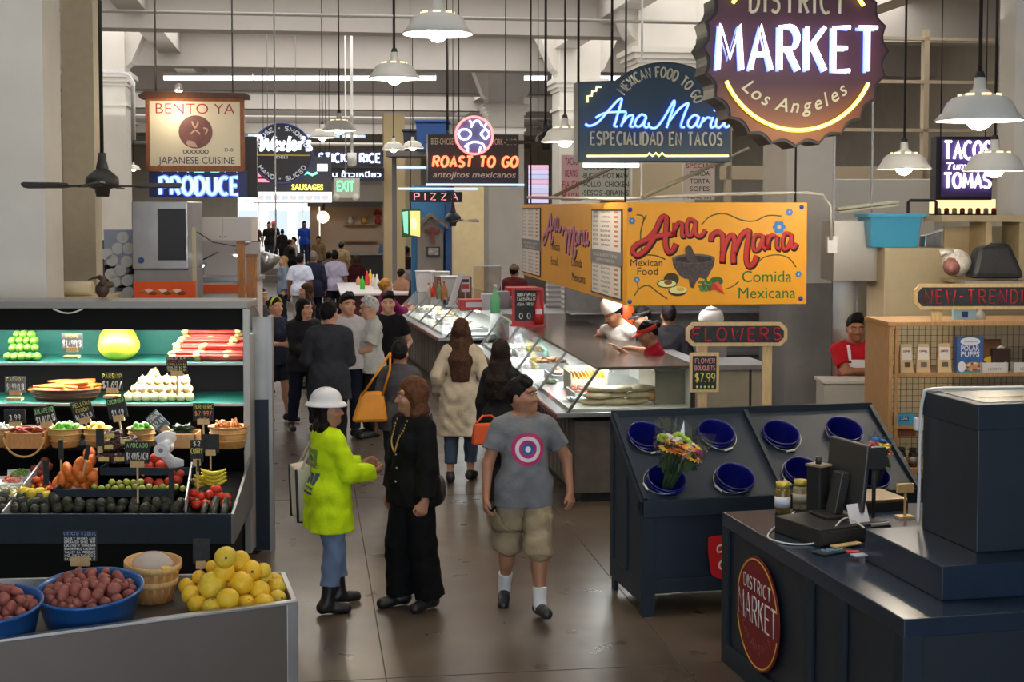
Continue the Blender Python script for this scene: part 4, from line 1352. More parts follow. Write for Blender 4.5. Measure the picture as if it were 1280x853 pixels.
av.prism(el_(212,447,50,22),-.006,0,1).prism(el_(213,446,44,17),-.008,0,2).prism(el_(218,440,20,11),-.010,0,3)
av.prism(el_(266,484,46,24),-.006,0,0).prism(el_(268,478,44,18),-.008,0,2).prism(el_(280,474,20,10),-.010,0,4)
av.prism(el_(462,436,34,22),-.004,0,1)
for k in range(16):
 av.prism(el_(380 + 13 * (k % 6) + 3 * (k // 6),440 + 17 * (k // 6) + 6 * math.sin(k * 2.3),12,7,k * 1.1),-.006 - .0004 * k,0,1 if k % 2 else 5)
av.prism(P2([(430,480),(440,445),(458,440),(480,465),(504,500),(478,490),(455,478)]),-.013,0,6)
av.prism(P2([(452,445),(468,436),(486,462),(502,498),(478,478)]),-.014,0,7)
part('food_picture',av,[mat(sr(62,44,24),.6),mat(sr(52,96,40),.6),mat(sr(226,222,150),.6),mat(sr(140,76,30),.6),mat(sr(214,180,80),.6),mat(sr(70,130,50),.6),mat(sr(190,40,28),.5),mat(sr(226,90,40),.5)],bx)
fl = MB()
for (x,y,r) in ((37,140,17),(830,98,18),(778,172,32),(62,425,15),(880,405,16)):
 for k in range(6):
  a = PI / 3 * k
  fl.prism(el_(x + r * .6 * math.cos(a),y + r * .6 * math.sin(a),r * .42,r * .42),-.005,0,0)
 fl.prism(el_(x,y,r * .32,r * .32),-.007,0,1)
part('flower_picture',fl,[mat(sr(64,130,200),.6),mat(sr(210,190,150),.6)],bx)
vn = MB()
for pl in ([(60,110),(95,125),(80,200),(85,285)],[(90,150),(108,112)],[(385,160),(430,118),(500,105),(580,135),(650,142),(720,115),(790,118)],[(110,305),(160,310),(205,328)],[(660,365),(700,322),(770,308),(830,325),(868,370)],[(50,505),(75,470),(120,455),(170,490),(215,520)],[(510,475),(545,462),(575,438)],[(65,430),(70,470)]):
 path(vn,pl,fx,.006,y=-.002,n=5,flat=.3)
part('vine_picture',vn,mat(sr(96,92,30),.6),bx)
bl = MB()
for (x,y) in ((28,86),(893,73),(28,533),(893,525)):
 bl.lathe([(0,.02),(.016,.016),(.022,0)],14).xf(Matrix.Translation((fx((x,y))[0],0,fx((x,y))[1])) @ Matrix.Rotation(PI / 2,4,'X'),len(bl.v) - 42)
part('stud',bl,mat(sr(50,80,170),.4,key='blue_stud'),bx)
# the long face along the aisle
Rs = T(0,L_,0,rz=-PI / 2)
sx_,s0_ = (4.62 - 1.65) / 1.62,1.65
m2 = Rs @ T(s0_ - .05,0,0,s=(sx_,1,1))
part('script_lettering',MB().put(blk,m2,1).put(red,m2,0),[mat(sr(200,120,150),.5,key='sign_pink'),mat(sr(66,24,40),.5,key='sign_plum')],bx,label='pink painted script with dark shadow on the long side')
for s_,w_,x_,z_,h_ in (('Mexican',.62,2.55,.40,.11),('Food',.42,2.5,.22,.11),('Comida',.62,3.9,.26,.10),('Mexicana',.75,4.0,.10,.10)):
 w3 = MB()
 text(w3,s_,w_,x_,z_,-.003,h=h_)
 part('printed_word',MB().put(w3,Rs),SBLK,bx)
def menu(mb,u0,u1,z0,z1,seed,rows=18):
 rg = random.Random(seed)
 mb.box(u0,u1,-.012,0,z0,z1,0)
 mb.box(u0 - .02,u0,-.014,0,z0,z1,1).box(u1,u1 + .02,-.014,0,z0,z1,1).box(u0 - .02,u1 + .02,-.014,0,z1,z1 + .015,1).box(u0 - .02,u1 + .02,-.014,0,z0 - .015,z0,1)
 zm = z0 + (z1 - z0) * .37
 mb.box(u0 - .03,u1 + .03,-.02,0,zm,zm + (z1 - z0) * .16,2)
 text(mb,'TACOS BURRITOS TORTAS',(u1 - u0) * .8,(u0 + u1) / 2,zm + (z1 - z0) * .085,-.021,h=.03,m=0)
 text(mb,'SOPES GORDITAS',(u1 - u0) * .6,(u0 + u1) / 2,zm + (z1 - z0) * .025,-.021,h=.03,m=0)
 for k in range(rows):
  z = z0 + (z1 - z0) * (k + .5) / rows
  if zm - .01 < z < zm + (z1 - z0) * .17:
   continue
  w = (u1 - u0)
  wd_ = rg.choice(['ASADA','POLLO','CARNITAS','LENGUA','BUCHE','PASTOR'])
  text(mb,wd_,w * .18,u0 + w * .14,z,-.013,h=.022,m=3)
  text(mb,wd_,w * rg.uniform(.22,.34),u0 + w * .5,z,-.013,h=.022,m=3)
  mb.box(u0 + w * .78,u0 + w * .9,-.014,0,z,z + .02,4)
for k,(u0,u1,zz) in enumerate(((.08,1.5,.06),(4.75,6.1,.08))):
 mn = MB(); menu(mn,u0,u1,.05,H_ - zz,k + 1)
 part('menu_board',MB().put(mn,Rs),[mat(sr(222,214,206),.5,key='menu_white'),BLACK,mat(sr(120,118,122),.5,key='menu_grey'),mat(sr(70,62,62),.6),mat(sr(200,120,70),.6)],bx)
for (x,y) in ((.05,.3),(.05,5.9),(W_ - .1,.05)):
 hanger(bx,x,y,H_,HZ - c0.z,r=.010)
# braces and conduit above the box sign
solo('sign_brace',MB().tube([P(803,247,13.2),P(935,186,14.6)],.022,6),mat(sr(150,145,120),.5,.4),'pale slanting metal strut rising right behind the yellow sign','strut')
solo('sign_brace',MB().tube([P(690,247,15.5),P(775,205,17)],.022,6),mat(sr(120,95,70),.5,.3),'brown slanting strut rising left above the long side of the yellow sign','strut')
solo('conduit',MB().tube([P(660,247,15.0),P(780,249,13.4),P(900,243,13.0),P(1005,241,13.1),P(1028,244,13.2),P(1038,258,13.25),P(1039,300,13.3)],.016,8),mat(sr(190,188,178),.5),'pale conduit running along the top of the yellow sign','conduit')
solo('junction_box',MB().cbox((0,0,0),(.09,.05,.16)),WHITE,'white junction box at the end of the conduit by the pillar','box',P(1040,306,13.35))
# menu posters behind the blue sign
def poster(x0,x1,y0,y1,Y,bgc,lines,label,tc,hd_=None):
 qq = PX((x0 + x1) / 2,(y0 + y1) / 2,Y)
 t = thing('menu_poster',label,'poster',qq.o,ALPHA)
 part('board',MB().box(qq.x(x0),qq.x(x1),0,.04,qq.z(y1),qq.z(y0)),bgc,t)
 n = len(lines)
 for i,s_ in enumerate(lines):
  m = MB()
  hh = (qq.z(y0) - qq.z(y1)) / n
  text(m,s_,(qq.x(x1) - qq.x(x0)) * min(.92,.13 * len(s_)),0,qq.z(y0) - hh * (i + .85),-.002,h=hh * .62,weight=.01)
  if m.v:
   part('printed_line',m,hd_ if (i == 0 and hd_) else tc,t)
 return t
TG,TR,TK = mat(sr(40,80,60),.6),mat(sr(170,40,60),.6),mat(sr(60,55,50),.6)
poster(702,726,194,252,18.5,mat(sr(226,190,196),.6),['TACOS','BEANS','FLAUTAS','MULITAS'],'pink menu poster at the left under the blue sign',TR)
poster(724,789,203,246,18.3,mat(sr(206,208,200),.6),['-CARNITAS -POLLO','-BUCHE -HOT MAW','-POLLO -CHICKEN','-SESOS -BRAINS'],'grey menu board listing meats under the blue sign',TG)
poster(790,853,204,246,18.6,mat(sr(222,208,176),.6),[' '],'blank cream board between the two menu boards',TK)
poster(855,894,202,250,18.4,mat(sr(228,212,204),.6),['SPECIAL','GORDA','TORTA','SOPES','FLAUTA'],'white menu board headed SPECIAL left of the pillar',TG,TR)
sc_ = thing('lit_menu_screen','glowing pink and blue menu screen right of the red roast sign','screen',P(673,230,22),ALPHA)
part('frame',MB().box(-.18,.18,0,.08,-.32,.30),BLACK,sc_)
lm = MB()
for k in range(8):
 lm.box(-.16,.16,-.004,0,-.30 + .075 * k,-.30 + .075 * k + .07,k % 3)
part('panel',lm,[emit(sr(200,190,235),1.0),emit(sr(230,170,200),.9),emit(sr(170,180,220),1.0)],sc_)
hanger(sc_,0,.04,.30,HZ - sc_.location.z)
# red roast sign
q = PX(592,200,22)
sg = thing('neon_sign','black sign with orange red neon letters and a round neon pig badge','sign',q.o,ALPHA)
part('cabinet',MB().box(q.x(535),q.x(649),0,.3,q.z(233),q.z(168)),mat((.03,.024,.022),.5,key='sign_black'),sg,.01)
m = MB(); line(m,'ROAST TO GO',q.x(646) - q.x(541),.155,q.x(593.5),q.z(208.5),.022,y=-.05,n=6,gap=.30,slant=.12)
part('neon_letters',m,emit((1.0,.13,.03),3.2,'neon_orange_red'),sg,label='orange red neon letters')
m = MB(); text(m,'antojitos mexicanos',q.x(645) - q.x(541),q.x(593),q.z(222),-.01,h=.10,shear=.2,weight=.012)
CRM = mat(sr(226,208,180),.5)
part('printed_line',m,CRM,sg)
m = MB(); text(m,'BEEF-CHICKEN',q.x(570) - q.x(539),q.x(554.5),q.z(181),-.01,h=.10)
part('printed_line',m,CRM,sg)
m = MB(); text(m,'PORK - LAMB',q.x(646) - q.x(616),q.x(631),q.z(181),-.01,h=.10)
part('printed_line',m,CRM,sg)
bd = part('badge',MB().prism([(q.x(592) + .30 * math.cos(a * PI / 16),q.z(170) + .30 * math.sin(a * PI / 16)) for a in range(32)],-.06,.2),mat(sr(120,120,170),.5),sg)
part('neon_ring',MB().tube([(q.x(592) + .29 * math.cos(a * PI / 16),-.09,q.z(170) + .29 * math.sin(a * PI / 16)) for a in range(32)],.02,6,closed=True),emit((1,.16,.15),2.6),bd)
m = MB()
for pl in ([(572,168),(576,163),(584,163),(588,168),(584,174),(576,174),(572,168)],[(588,160),(592,153),(598,152),(602,158)],[(600,168),(606,162),(611,168),(606,174),(600,168)],[(580,184),(590,178),(602,180),(606,187)],[(584,190),(584,184)],[(598,192),(600,184)],[(590,156),(586,151)],[(604,160),(608,154)]):
 path(m,pl,q.p,.017,y=-.085,n=5)
part('neon_pig',m,emit((.85,.85,1.0),2.2,'neon_pig_white'),bd)
lt = MB()
for (x0,x1,y,yy) in ((532,655,231,-.06),(498,598,236,.1),(498,535,209,.3)):
 lt.cyl((q.x(x0),yy,q.z(y)),(q.x(x1),yy,q.z(y)),.02,n=6)
part('neon_trim',lt,emit((.25,.35,1.0),2.6,'neon_trim_blue'),sg,label='pale blue neon trim lines')
for px in (560,575,634):
 hanger(sg,q.x(px),.15,q.z(168),HZ - q.o.z,r=.01)
qq = PX(545,247,24)
sg = thing('led_sign','black sign with small red letters PIZZA under the roast sign','sign',qq.o,ALPHA)
part('cabinet',MB().box(qq.x(512),qq.x(578),0,.1,qq.z(253),qq.z(240)),BLACK,sg)
m = MB(); line(m,'PIZZA',qq.x(573) - qq.x(519),.11,0,qq.z(250),.010,y=-.01,n=5,gap=.7)
part('letters',m,emit((1,.2,.25),1.3),sg)
hanger(sg,.3,.05,qq.z(240),HZ - qq.o.z)
qq = PX(514,280,26)
sg = thing('light_box','small green and yellow lit box sign hanging left of the wooden cross wall','sign',qq.o,ALPHA)
part('frame',MB().box(qq.x(503),qq.x(526),0,.2,qq.z(297),qq.z(262)),mat(sr(30,90,40),.5),sg)
m = MB().prism([qq.p(p) for p in ((503,265),(510,264),(510,293),(505,291))],-.02,0,0).prism([qq.p(p) for p in ((512,264),(525,264),(525,296),(513,294))],-.02,0,1)
m.prism([qq.p(p) for p in ((514,275),(518,272),(521,280),(519,288),(515,286))],-.03,-.02,2)
part('panel',m,[emit(sr(60,200,160),1.1),emit(sr(250,190,40),1.2),emit(sr(250,240,150),1.4)],sg)
hanger(sg,0,.1,qq.z(262),HZ - qq.o.z)
# wooden framed sign with the blue neon below
q = PX(245,165,20)
sg = thing('framed_sign','wooden framed cream sign with red and blue lettering and a round emblem','sign',q.o,ALPHA)
FW = wood(sr(150,88,44),.2)
part('frame',MB().box(q.x(184),q.x(189),-.02,.18,q.z(214),q.z(122)).box(q.x(299),q.x(304),-.02,.18,q.z(214),q.z(122)).box(q.x(184),q.x(304),-.02,.18,q.z(214),q.z(207)).box(q.x(184),q.x(304),-.02,.18,q.z(127),q.z(121)),FW,sg,.006)
part('roof_board',MB().prism([q.p(p) for p in ((176,121),(184,116),(305,117),(312,120),(311,123),(178,124))],-.12,.28),wood(sr(84,52,34),.2),sg)
part('face',MB().box(q.x(189),q.x(299),0,.15,q.z(207),q.z(127)),mat(sr(236,228,204),.6,key='cream_face'),sg)
m = MB()
text(m,'BENTO YA',q.x(292) - q.x(196),q.x(244.5),q.z(142.5),-.004,h=.155,m=0,weight=-.008)
text(m,'JAPANESE CUISINE',q.x(292) - q.x(199),q.x(245.5),q.z(204.5),-.004,h=.105,m=1,weight=-.002)
text(m,'D-8',q.x(290) - q.x(280),q.x(285),q.z(189),-.004,h=.05,m=2)
part('printed_lettering',m,[mat(sr(176,50,56),.5),mat(sr(56,58,92),.5),mat(sr(40,36,30),.5)],sg)
m = MB().prism([(q.x(244.5) + .235 * math.cos(a * PI / 20),q.z(165) + .235 * math.sin(a * PI / 20)) for a in range(40)],-.006,0,0)
m.prism([q.p(p) for p in ((232,178),(240,176),(246,184),(236,183))],-.009,0,1)
for pl in ([(240,152),(244,160),(248,152)],[(238,168),(244,163),(250,168)],[(254,160),(259,162),(256,168)],[(234,176),(242,178),(246,184)]):
 path(m,pl,q.p,.012,y=-.008,m=1,n=5,flat=.3)
for k in range(6):
 m.tube([(q.x(231.5 + 5.2 * k) + .025 * math.cos(a * PI / 6),-.004,q.z(189.5) + .025 * math.sin(a * PI / 6)) for a in range(12)],.006,5,2,closed=True,flat=.4)
part('emblem',m,[mat(sr(124,84,84),.6,noise=.2,nscale=6),mat(sr(208,176,160),.6),mat(sr(90,88,96),.6)],sg)
for px in (196,290):
 hanger(sg,q.x(px),.08,q.z(117),HZ - q.o.z,mat((.2,.19,.18),.5),.012)
sp = thing('spotlight','small bright spotlight above the wooden framed sign','light',P(223.5,115,19.9))
part('bulb',MB().ball((0,0,0),.05,10),emit((1,.8,.55),20),sp)
part('hood',MB().lathe([(.02,.12),(.05,.10),(.055,.02)],14),WHITE,sp)
l = lamp('spot_glow','POINT',(0,-.25,-.25),10,(1,.8,.55),.05); l.parent = sp
q = PX(250,230,20.3)
sg = thing('neon_sign','blue neon sign reading PRODUCE under the wooden framed sign','sign',q.o,ALPHA)
part('cabinet',MB().box(q.x(188),q.x(308),0,.2,q.z(247),q.z(213)),mat(sr(14,24,90),.4,key='blue_cabinet'),sg)
for px in (197,291):
 hanger(sg,q.x(px),.15,q.z(213),HZ - q.o.z)
part('end_panel',MB().box(q.x(305),q.x(320),.1,.4,q.z(247),q.z(170)),BLACK,sg)
m = MB(); line(m,'PRODUCE',q.x(297) - q.x(202),.25,q.x(249.5),q.z(243.5),.024,y=-.06,n=6,gap=.26,m=0)
line(m,'PRODUCE',q.x(297) - q.x(202),.25,q.x(249.5),q.z(243.5),.046,y=-.012,n=6,gap=.26,m=1,flat=.15)  # wide flat backing that glows blue around each letter tube
line(m,'FRESH',q.x(297) - q.x(206),.10,q.x(250),q.z(215.5),.012,y=-.03,n=5,gap=.3,m=2)
part('neon_letters',m,[emit((.42,.80,1.0),1.7,'neon_cyan'),emit((.01,.05,1.0),1.2,'blue_glow_backing'),emit((.2,.75,.55),1.1)],sg,label='bright blue neon letters')
# deeper signs over the aisle
q = PX(352.5,192,30)
sg = thing('neon_sign','round black sign with white neon script and HOUSE SMOKED lettering','sign',q.o,ALPHA)
part('cabinet',MB().prism([(.65 * math.cos(a * PI / 24),.65 * math.sin(a * PI / 24)) for a in range(48)],0,.25),mat((.01,.01,.016),.4,key='round_black'),sg)
part('rim',MB().tube([(.64 * math.cos(a * PI / 24),-.01,.64 * math.sin(a * PI / 24)) for a in range(48)],.02,6,closed=True),mat(sr(60,70,140),.4),sg)
m = MB()
W0 = lambda p: q.p((300 + p[0] / 3.281,p[1] / 3.281))
for pl in ([(62,575),(72,560),(88,562),(92,590),(88,618),(100,600),(112,572),(118,615),(140,570),(148,560)],[(132,605),(150,590),(150,580),(138,585),(134,605),(148,618),(160,605)],[(160,580),(172,600),(182,618)],[(185,578),(165,618)],[(205,560),(195,615),(208,610)],[(212,605),(228,588),(220,580),(212,600),(222,615),(238,600)],[(245,580),(242,615)],[(244,592),(258,580)],[(262,560),(258,572)],[(290,582),(275,582),(285,600),(290,612),(268,614)]):
 path(m,pl,W0,.035,y=-.05,n=5)
part('neon_script',m,NEON_WW,sg,label='white neon script')
m = MB(); arctext(m,'HOUSE * SMOKED'.replace('*','-'),0,0,.50,90,.085,150,r=.014,y=-.01)
arctext(m,'HAND - SLICED',0,0,.585,270,.085,120,r=.014,y=-.01,inside=True)
text(m,'DELI',.24,0,q.z(197) - .02,-.01,h=.06,weight=.02)
m.box(-.6,.6,-.012,0,q.z(194) - .012,q.z(194) + .012,1)
part('printed_lettering',m,[mat(sr(220,225,235),.5),mat(sr(210,180,60),.5)],sg)
for x in (-.3,.3):
 hanger(sg,x,.1,.55,HZ - q.o.z,mat((.2,.2,.2),.5))
def bar_sign(x0,x1,y0,y1,Y,s_,col,label,body=(.012,.016,.05),k=1.8,r=.02,gap=.28,rows=None,thai=None):
 qq = PX((x0 + x1) / 2,(y0 + y1) / 2,Y)
 t = thing('neon_sign',label,'sign',qq.o,ALPHA)
 part('cabinet',MB().box(qq.x(x0),qq.x(x1),0,.2,qq.z(y1),qq.z(y0)),mat(body,.45,key='bar_cabinet'),t)
 m = MB(); hh = qq.z(y0) - qq.z(y1)
 if thai:
  text(m,thai,(qq.x(x1) - qq.x(x0)) * .9,0,qq.z(y1) + hh * .28,-.02,h=hh * .42,weight=.02)
 else:
  line(m,s_,(qq.x(x1) - qq.x(x0)) * .9,hh * .62,0,qq.z(y1) + hh * .19,r,y=-.04,n=5,gap=gap)
 part('letters',m,emit(col,k),t)
 hanger(t,qq.x(x0) * .7,.1,qq.z(y0),HZ - qq.o.z); hanger(t,qq.x(x1) * .7,.1,qq.z(y0),HZ - qq.o.z)
 return t
bar_sign(395,479,189,206,35,'STICKY RICE',(.75,.82,1),'long blue bar sign with white capital letters behind the security camera',r=.028)
bar_sign(400,480,210,226,35.2,'',(.8,.86,1),'dark blue bar sign with white Thai lettering',thai='ร้าน ข้าวเหนียว')
q = PX(360,228,34)
sg = thing('menu_light_box','wide lit white menu panel with yellow SAUSAGES lettering under the round black sign','sign',q.o,ALPHA)
part('cabinet',MB().box(q.x(318),q.x(414),0,.25,q.z(254),q.z(196)),mat((.05,.05,.07),.5),sg)
m = MB().box(q.x(319),q.x(414),-.01,0,q.z(253),q.z(240),0)
m.box(q.x(396),q.x(409),-.01,0,q.z(214),q.z(205),0)
for k in range(9):
 m.box(q.x(322 + 10 * k),q.x(330 + 10 * k),-.02,-.01,q.z(250),q.z(244),1 + k % 2)
part('lit_panel',m,[emit((.95,.97,1),1.6),emit(sr(200,180,190),1),emit(sr(170,190,210),1)],sg)
m = MB(); text(m,'SAUSAGES',q.x(403) - q.x(364),q.x(384),q.z(237.5),-.03,h=.14,weight=.03)
part('letters',m,emit((1,.85,.05),2.4),sg)
m = MB().prism([q.p(p) for p in ((320,205),(324,203),(336,215),(334,220),(320,222))],-.02,0,0).box(q.x(320),q.x(337),-.02,0,q.z(228),q.z(224),0)
m.tube([(q.x(x),-.03,q.z(y)) for x,y in ((378,219),(384,216),(390,219),(396,216))],.03,6,1)
part('neon_picture',m,[emit((1,.08,.15),2.0),emit((.1,.9,.5),3.0)],sg)
hanger(sg,q.x(330),.1,q.z(196),HZ - q.o.z); hanger(sg,q.x(400),.1,q.z(196),HZ - q.o.z)
q = PX(432,236,31)
sg = thing('exit_sign','white emergency sign with green letters EXIT and two lamp heads','sign',q.o,0)
part('housing',MB().box(q.x(417),q.x(449),0,.12,q.z(248),q.z(223)),mat(sr(200,198,190),.5),sg,.01)
m = MB(); text(m,'EXIT',q.x(443) - q.x(421),0,q.z(239),-.006,h=.24,weight=.02)
part('letters',m,emit((.05,.85,.35),1.6),sg)
for px in (421,445):
 part('lamp_head',MB().lathe([(.02,0),(.075,.06),(.075,.09),(0,.09)],16).xf(Matrix.Translation((q.x(px),-.05,q.z(247))) @ Matrix.Rotation(PI / 2,4,'X')),mat(sr(215,212,205),.4),sg)
hanger(sg,0,.06,q.z(223),HZ - q.o.z,WHITE,.015)
cm = thing('security_camera','small white security camera above the EXIT sign','camera',P(440,198,30.5))
part('housing',MB().cyl((0,0,-.12),(0,0,.12),.10,n=16).ball((0,0,-.12),(.10,.10,.06),14),WHITE,cm)
part('mount',MB().cyl((0,0,.12),(0,0,HZ - cm.location.z),.03,n=8),WHITE,cm)
# taco sign at the right
q = PX(1206,214,19)
sg = thing('neon_sign','black framed sign with white neon taco stall lettering behind the right pendant lamps','sign',q.o,0)
part('cabinet',MB().box(q.x(1170),q.x(1240),0,.25,q.z(250),q.z(171)),mat((.02,.016,.03),.4),sg)
part('face',MB().box(q.x(1176),q.x(1239),-.02,0,q.z(246),q.z(175)),mat(sr(84,66,120),.4),sg)
NT = emit((.82,.72,1.0),2.6)
m = MB(); line(m,'TACOS',q.x(1236) - q.x(1179),.235,q.x(1207.5),q.z(199),.020,y=-.06,n=6,gap=.25)
part('neon_word',m,NT,sg)
m = MB(); line(m,'TOMAS',q.x(1236) - q.x(1179),.195,q.x(1207.5),q.z(235),.020,y=-.06,n=6,gap=.22)
part('neon_word',m,NT,sg)
m = MB(); text(m,'Tumras a',q.x(1234) - q.x(1182),q.x(1208),q.z(212),-.04,h=.10,shear=.2,weight=.03)
part('neon_word',m,NT,sg)
for px in (1178,1234):
 hanger(sg,q.x(px),.1,q.z(171),HZ - q.o.z)
# ------------------------------------------------------------------ stalls
def hit(px,py,p0,n):            # where the sight line through a pixel meets a plane of the place
 d = ray(px,py); o = Vector((0,0,CAM_Z)); n = Vector(n)
 return o + d * ((Vector(p0) - o).dot(n) / d.dot(n))
def local(o):
 return (Matrix.Translation(o.location) @ o.rotation_euler.to_matrix().to_4x4()).inverted()
FR = (0,1,0)
# ---- refrigerated produce case, square to the view
Yp = 11.3
CX0,CX1 = -4.75,xw(304,Yp)
case = thing('produce_case','open refrigerated produce case with teal liner and lit shelves at the left','display case',((CX0 + CX1) / 2,Yp,0))
cw = (CX1 - CX0) / 2
zc1,zc0 = zw(377,Yp),zw(386,Yp)
DARK = mat((.005,.005,.0055),.7,spec=.2,key='case_dark')
TEAL = mat(sr(16,96,86),.6,noise=.12,nscale=6,key='teal_liner')
part('canopy',MB().box(-cw - .03,cw + .03,-.02,.45,zc0,zc1).hexa([(-cw,.45,zc0),(cw,.45,zc0),(cw,.93,zc0 - .25),(-cw,.93,zc0 - .25)],[(-cw,.45,zc1),(cw,.45,zc1),(cw,.93,zc0 - .22),(-cw,.93,zc0 - .22)]),mat(sr(150,148,146),.45,.3,key='case_grey'),case,.008)
part('valance',MB().box(-cw,cw,.05,.09,zw(413,Yp),zc0),DARK,case)
part('back_panel',MB().box(-cw,cw,.86,.92,.3,zc0 - .24,0).box(-cw,cw,.845,.86,1.56,zc0 - .25,1),[DARK,TEAL],case)
for sd in (-1,1):
 part('side_panel',MB().box(sd * cw - .03 * (sd > 0) * 0 if sd < 0 else cw,sd * cw - .04 if sd < 0 else cw + .045,0,.92,.05,zc0 - .22),mat(sr(176,172,166),.4,.4,key='side_steel'),case,.005)
part('base',MB().box(-cw,cw,-.02,.92,.0,.42),DARK,case)
S1Z,S2Z,S3Z = 1.585,1.262,.93
for z,y0,nm in ((S1Z,.17,1),(S2Z,.08,1),(S3Z,-.04,0)):
 part('shelf',MB().box(-cw,cw,y0,.85,z - .03,z,0).box(-cw,cw,y0 + .02,.845,z,z + .004,1),[DARK,TEAL if nm else DARK],case)
 e = part('shelf_edge',MB().box(-cw,cw,y0 - .012,y0,z - .016,z + .005),mat(sr(190,188,184),.4,.3,key='shelf_rail') if nm else DARK,case)
ltb = MB().cyl((-cw + .1,.16,zc0 - .06),(cw - .1,.16,zc0 - .06),.018,n=8)
part('lamp_tube',ltb,emit((1,.98,.92),10),case)
for k in range(3):
 l = lamp('case_light','AREA',(-cw + .45 + k * .8,.17,zc0 - .10),15,(1,.97,.9),.8,.10); l.parent = case; l.rotation_euler = (math.radians(14),0,0)
for k in range(3):
 l = lamp('shelf_light','AREA',(-cw + .45 + k * .8,.19,S1Z - .055),8.0,(1,.97,.9),.8,.04); l.parent = case; l.rotation_euler = (math.radians(10),0,0)
for k in range(3):
 l = lamp('shelf_light','AREA',(-cw + .45 + k * .8,.10,S2Z - .055),5.0,(1,.97,.9),.8,.04); l.parent = case; l.rotation_euler = (math.radians(-12),0,0)
hk = MB()
for i in range(13):
 pass
hk.tube([(xw(85,Yp) - case.location.x - .12 + .24 * i / 12,-.03,zw(386,Yp) - .035 * math.sin(PI * i / 12)) for i in range(13)],.007,6)
part('pull_handle',hk,WHITE,case)
part('front_post',MB().box(cw - .005,cw + .05,-.03,.02,0.05,zc0),mat(sr(168,164,158),.4,.5,key='post_steel'),case,.004)
# end guard right of the case
Yg = 11.5
g0,g1 = xw(312,Yg),xw(334,Yg)
gd = thing('end_guard','steel and navy end panel standing at the right end of the produce case','panel',(g0,Yg,0))
part('panel',MB().box(0.012,g1 - g0,.02,.06,zw(500,Yg),zw(397,Yg)),mat(sr(158,156,154),.4,.5,noise=.15,nscale=4,key='guard_steel'),gd)
part('lower_panel',MB().box(0.012,g1 - g0,.0,.08,.02,zw(500,Yg)),NAVY,gd)
part('upright',MB().box(g1 - g0,g1 - g0 + .03,0,.09,0,zw(395,Yg)),DULLSTEEL,gd)
# stepped navy trays in front of the case
TX1 = xw(287,10.55)
tray = thing('produce_tray','long navy stepped tray of produce in front of the case','tray',(CX0,10.5,0))
tw = TX1 - CX0
zf = zw(643,10.5)
part('front_board',MB().box(0,tw,0,.025,zf - .23,zf),NAVY,tray,.003)
part('floor',MB().hexa([(0,.025,zf - .12),(tw,.025,zf - .12),(tw,.78,zf + .16),(0,.78,zf + .16)],[(0,.025,zf - .10),(tw,.025,zf - .10),(tw,.78,zf + .18),(0,.78,zf + .18)]),DARK,tray)
part('side_board',MB().prismx([(-.0,zf - .23),(0,zf),(.78,zf + .32),(.78,zf - .1)],tw,tw + .02),mat(sr(120,118,116),.4,.5,key='tray_steel'),tray)
part('base',MB().box(.05,tw - .05,.12,.7,0,zf - .14),DARK,tray)
bin_specs = [(58,212,638,612,10.72,.12),(118,240,612,585,10.98,.14)]
for (x0,x1,yb_,yt_,Y_,dd) in bin_specs:
 a,b = xw(x0,Y_) - CX0,xw(x1,Y_) - CX0
 z0_,z1_ = zw(yb_,Y_) - .03,zw(yt_,Y_)
 part('inner_box',MB().box(a,b,Y_ - 10.5,Y_ - 10.5 + .02,z0_,z1_).box(a,a + .015,Y_ - 10.5,Y_ - 10.25,z0_,z1_).box(b - .015,b,Y_ - 10.5,Y_ - 10.25,z0_,z1_).box(a,b,Y_ - 10.5,Y_ - 10.25,z0_,z1_ - .06),NAVY,tray)
for (xa,ya,xb,yb_) in ((2,640,54,572),(231,625,240,570)):
 p0_,p1_ = P(xa,ya,10.56),P(xb,yb_,11.15)
 dv = MB().hexa([(p0_.x - CX0,p0_.y - 10.5,p0_.z - .1),(p0_.x - CX0 + .012,p0_.y - 10.5,p0_.z - .1),(p1_.x - CX0 + .012,p1_.y - 10.5,p1_.z - .1),(p1_.x - CX0,p1_.y - 10.5,p1_.z - .1)],
   [(p0_.x - CX0,p0_.y - 10.5,p0_.z),(p0_.x - CX0 + .012,p0_.y - 10.5,p0_.z),(p1_.x - CX0 + .012,p1_.y - 10.5,p1_.z),(p1_.x - CX0,p1_.y - 10.5,p1_.z)])
 part('divider',dv,mat(sr(170,168,164),.4,.4,key='divider_steel'),tray)
# ---- steel cart in the foreground
CZ = .80
q0,q1,q2,q3 = G(-60,808,CZ),G(372,752,CZ),G(357,716,CZ),G(-60,726,CZ)
co = Vector((q1.x,q1.y,0))
cart = thing('steel_cart','steel produce cart in the left foreground carrying bowls and yellow melons','cart',co)
L2 = lambda p,z: (p.x - co.x,p.y - co.y,z)
STB = mat(sr(106,99,93),.42,.55,noise=.06,nscale=2,key='cart_steel')
u_ = (q0 - q1).normalized(); n_ = Vector((u_.y,-u_.x,0)); n_ = n_ if n_.y > 0 else -n_
th_ = n_ * .03
part('front_panel',MB().hexa([L2(q0,.05),L2(q1,.05),L2(q1 + th_,.05),L2(q0 + th_,.05)],[L2(q0,CZ),L2(q1,CZ),L2(q1 + th_,CZ),L2(q0 + th_,CZ)]),STB,cart,.004)
e_ = Vector((-.03,0,0))
part('end_panel',MB().hexa([L2(q1,.05),L2(q2,.05),L2(q2 + e_,.05),L2(q1 + e_,.05)],[L2(q1,CZ),L2(q2,CZ),L2(q2 + e_,CZ),L2(q1 + e_,CZ)]),STEEL,cart,.004)
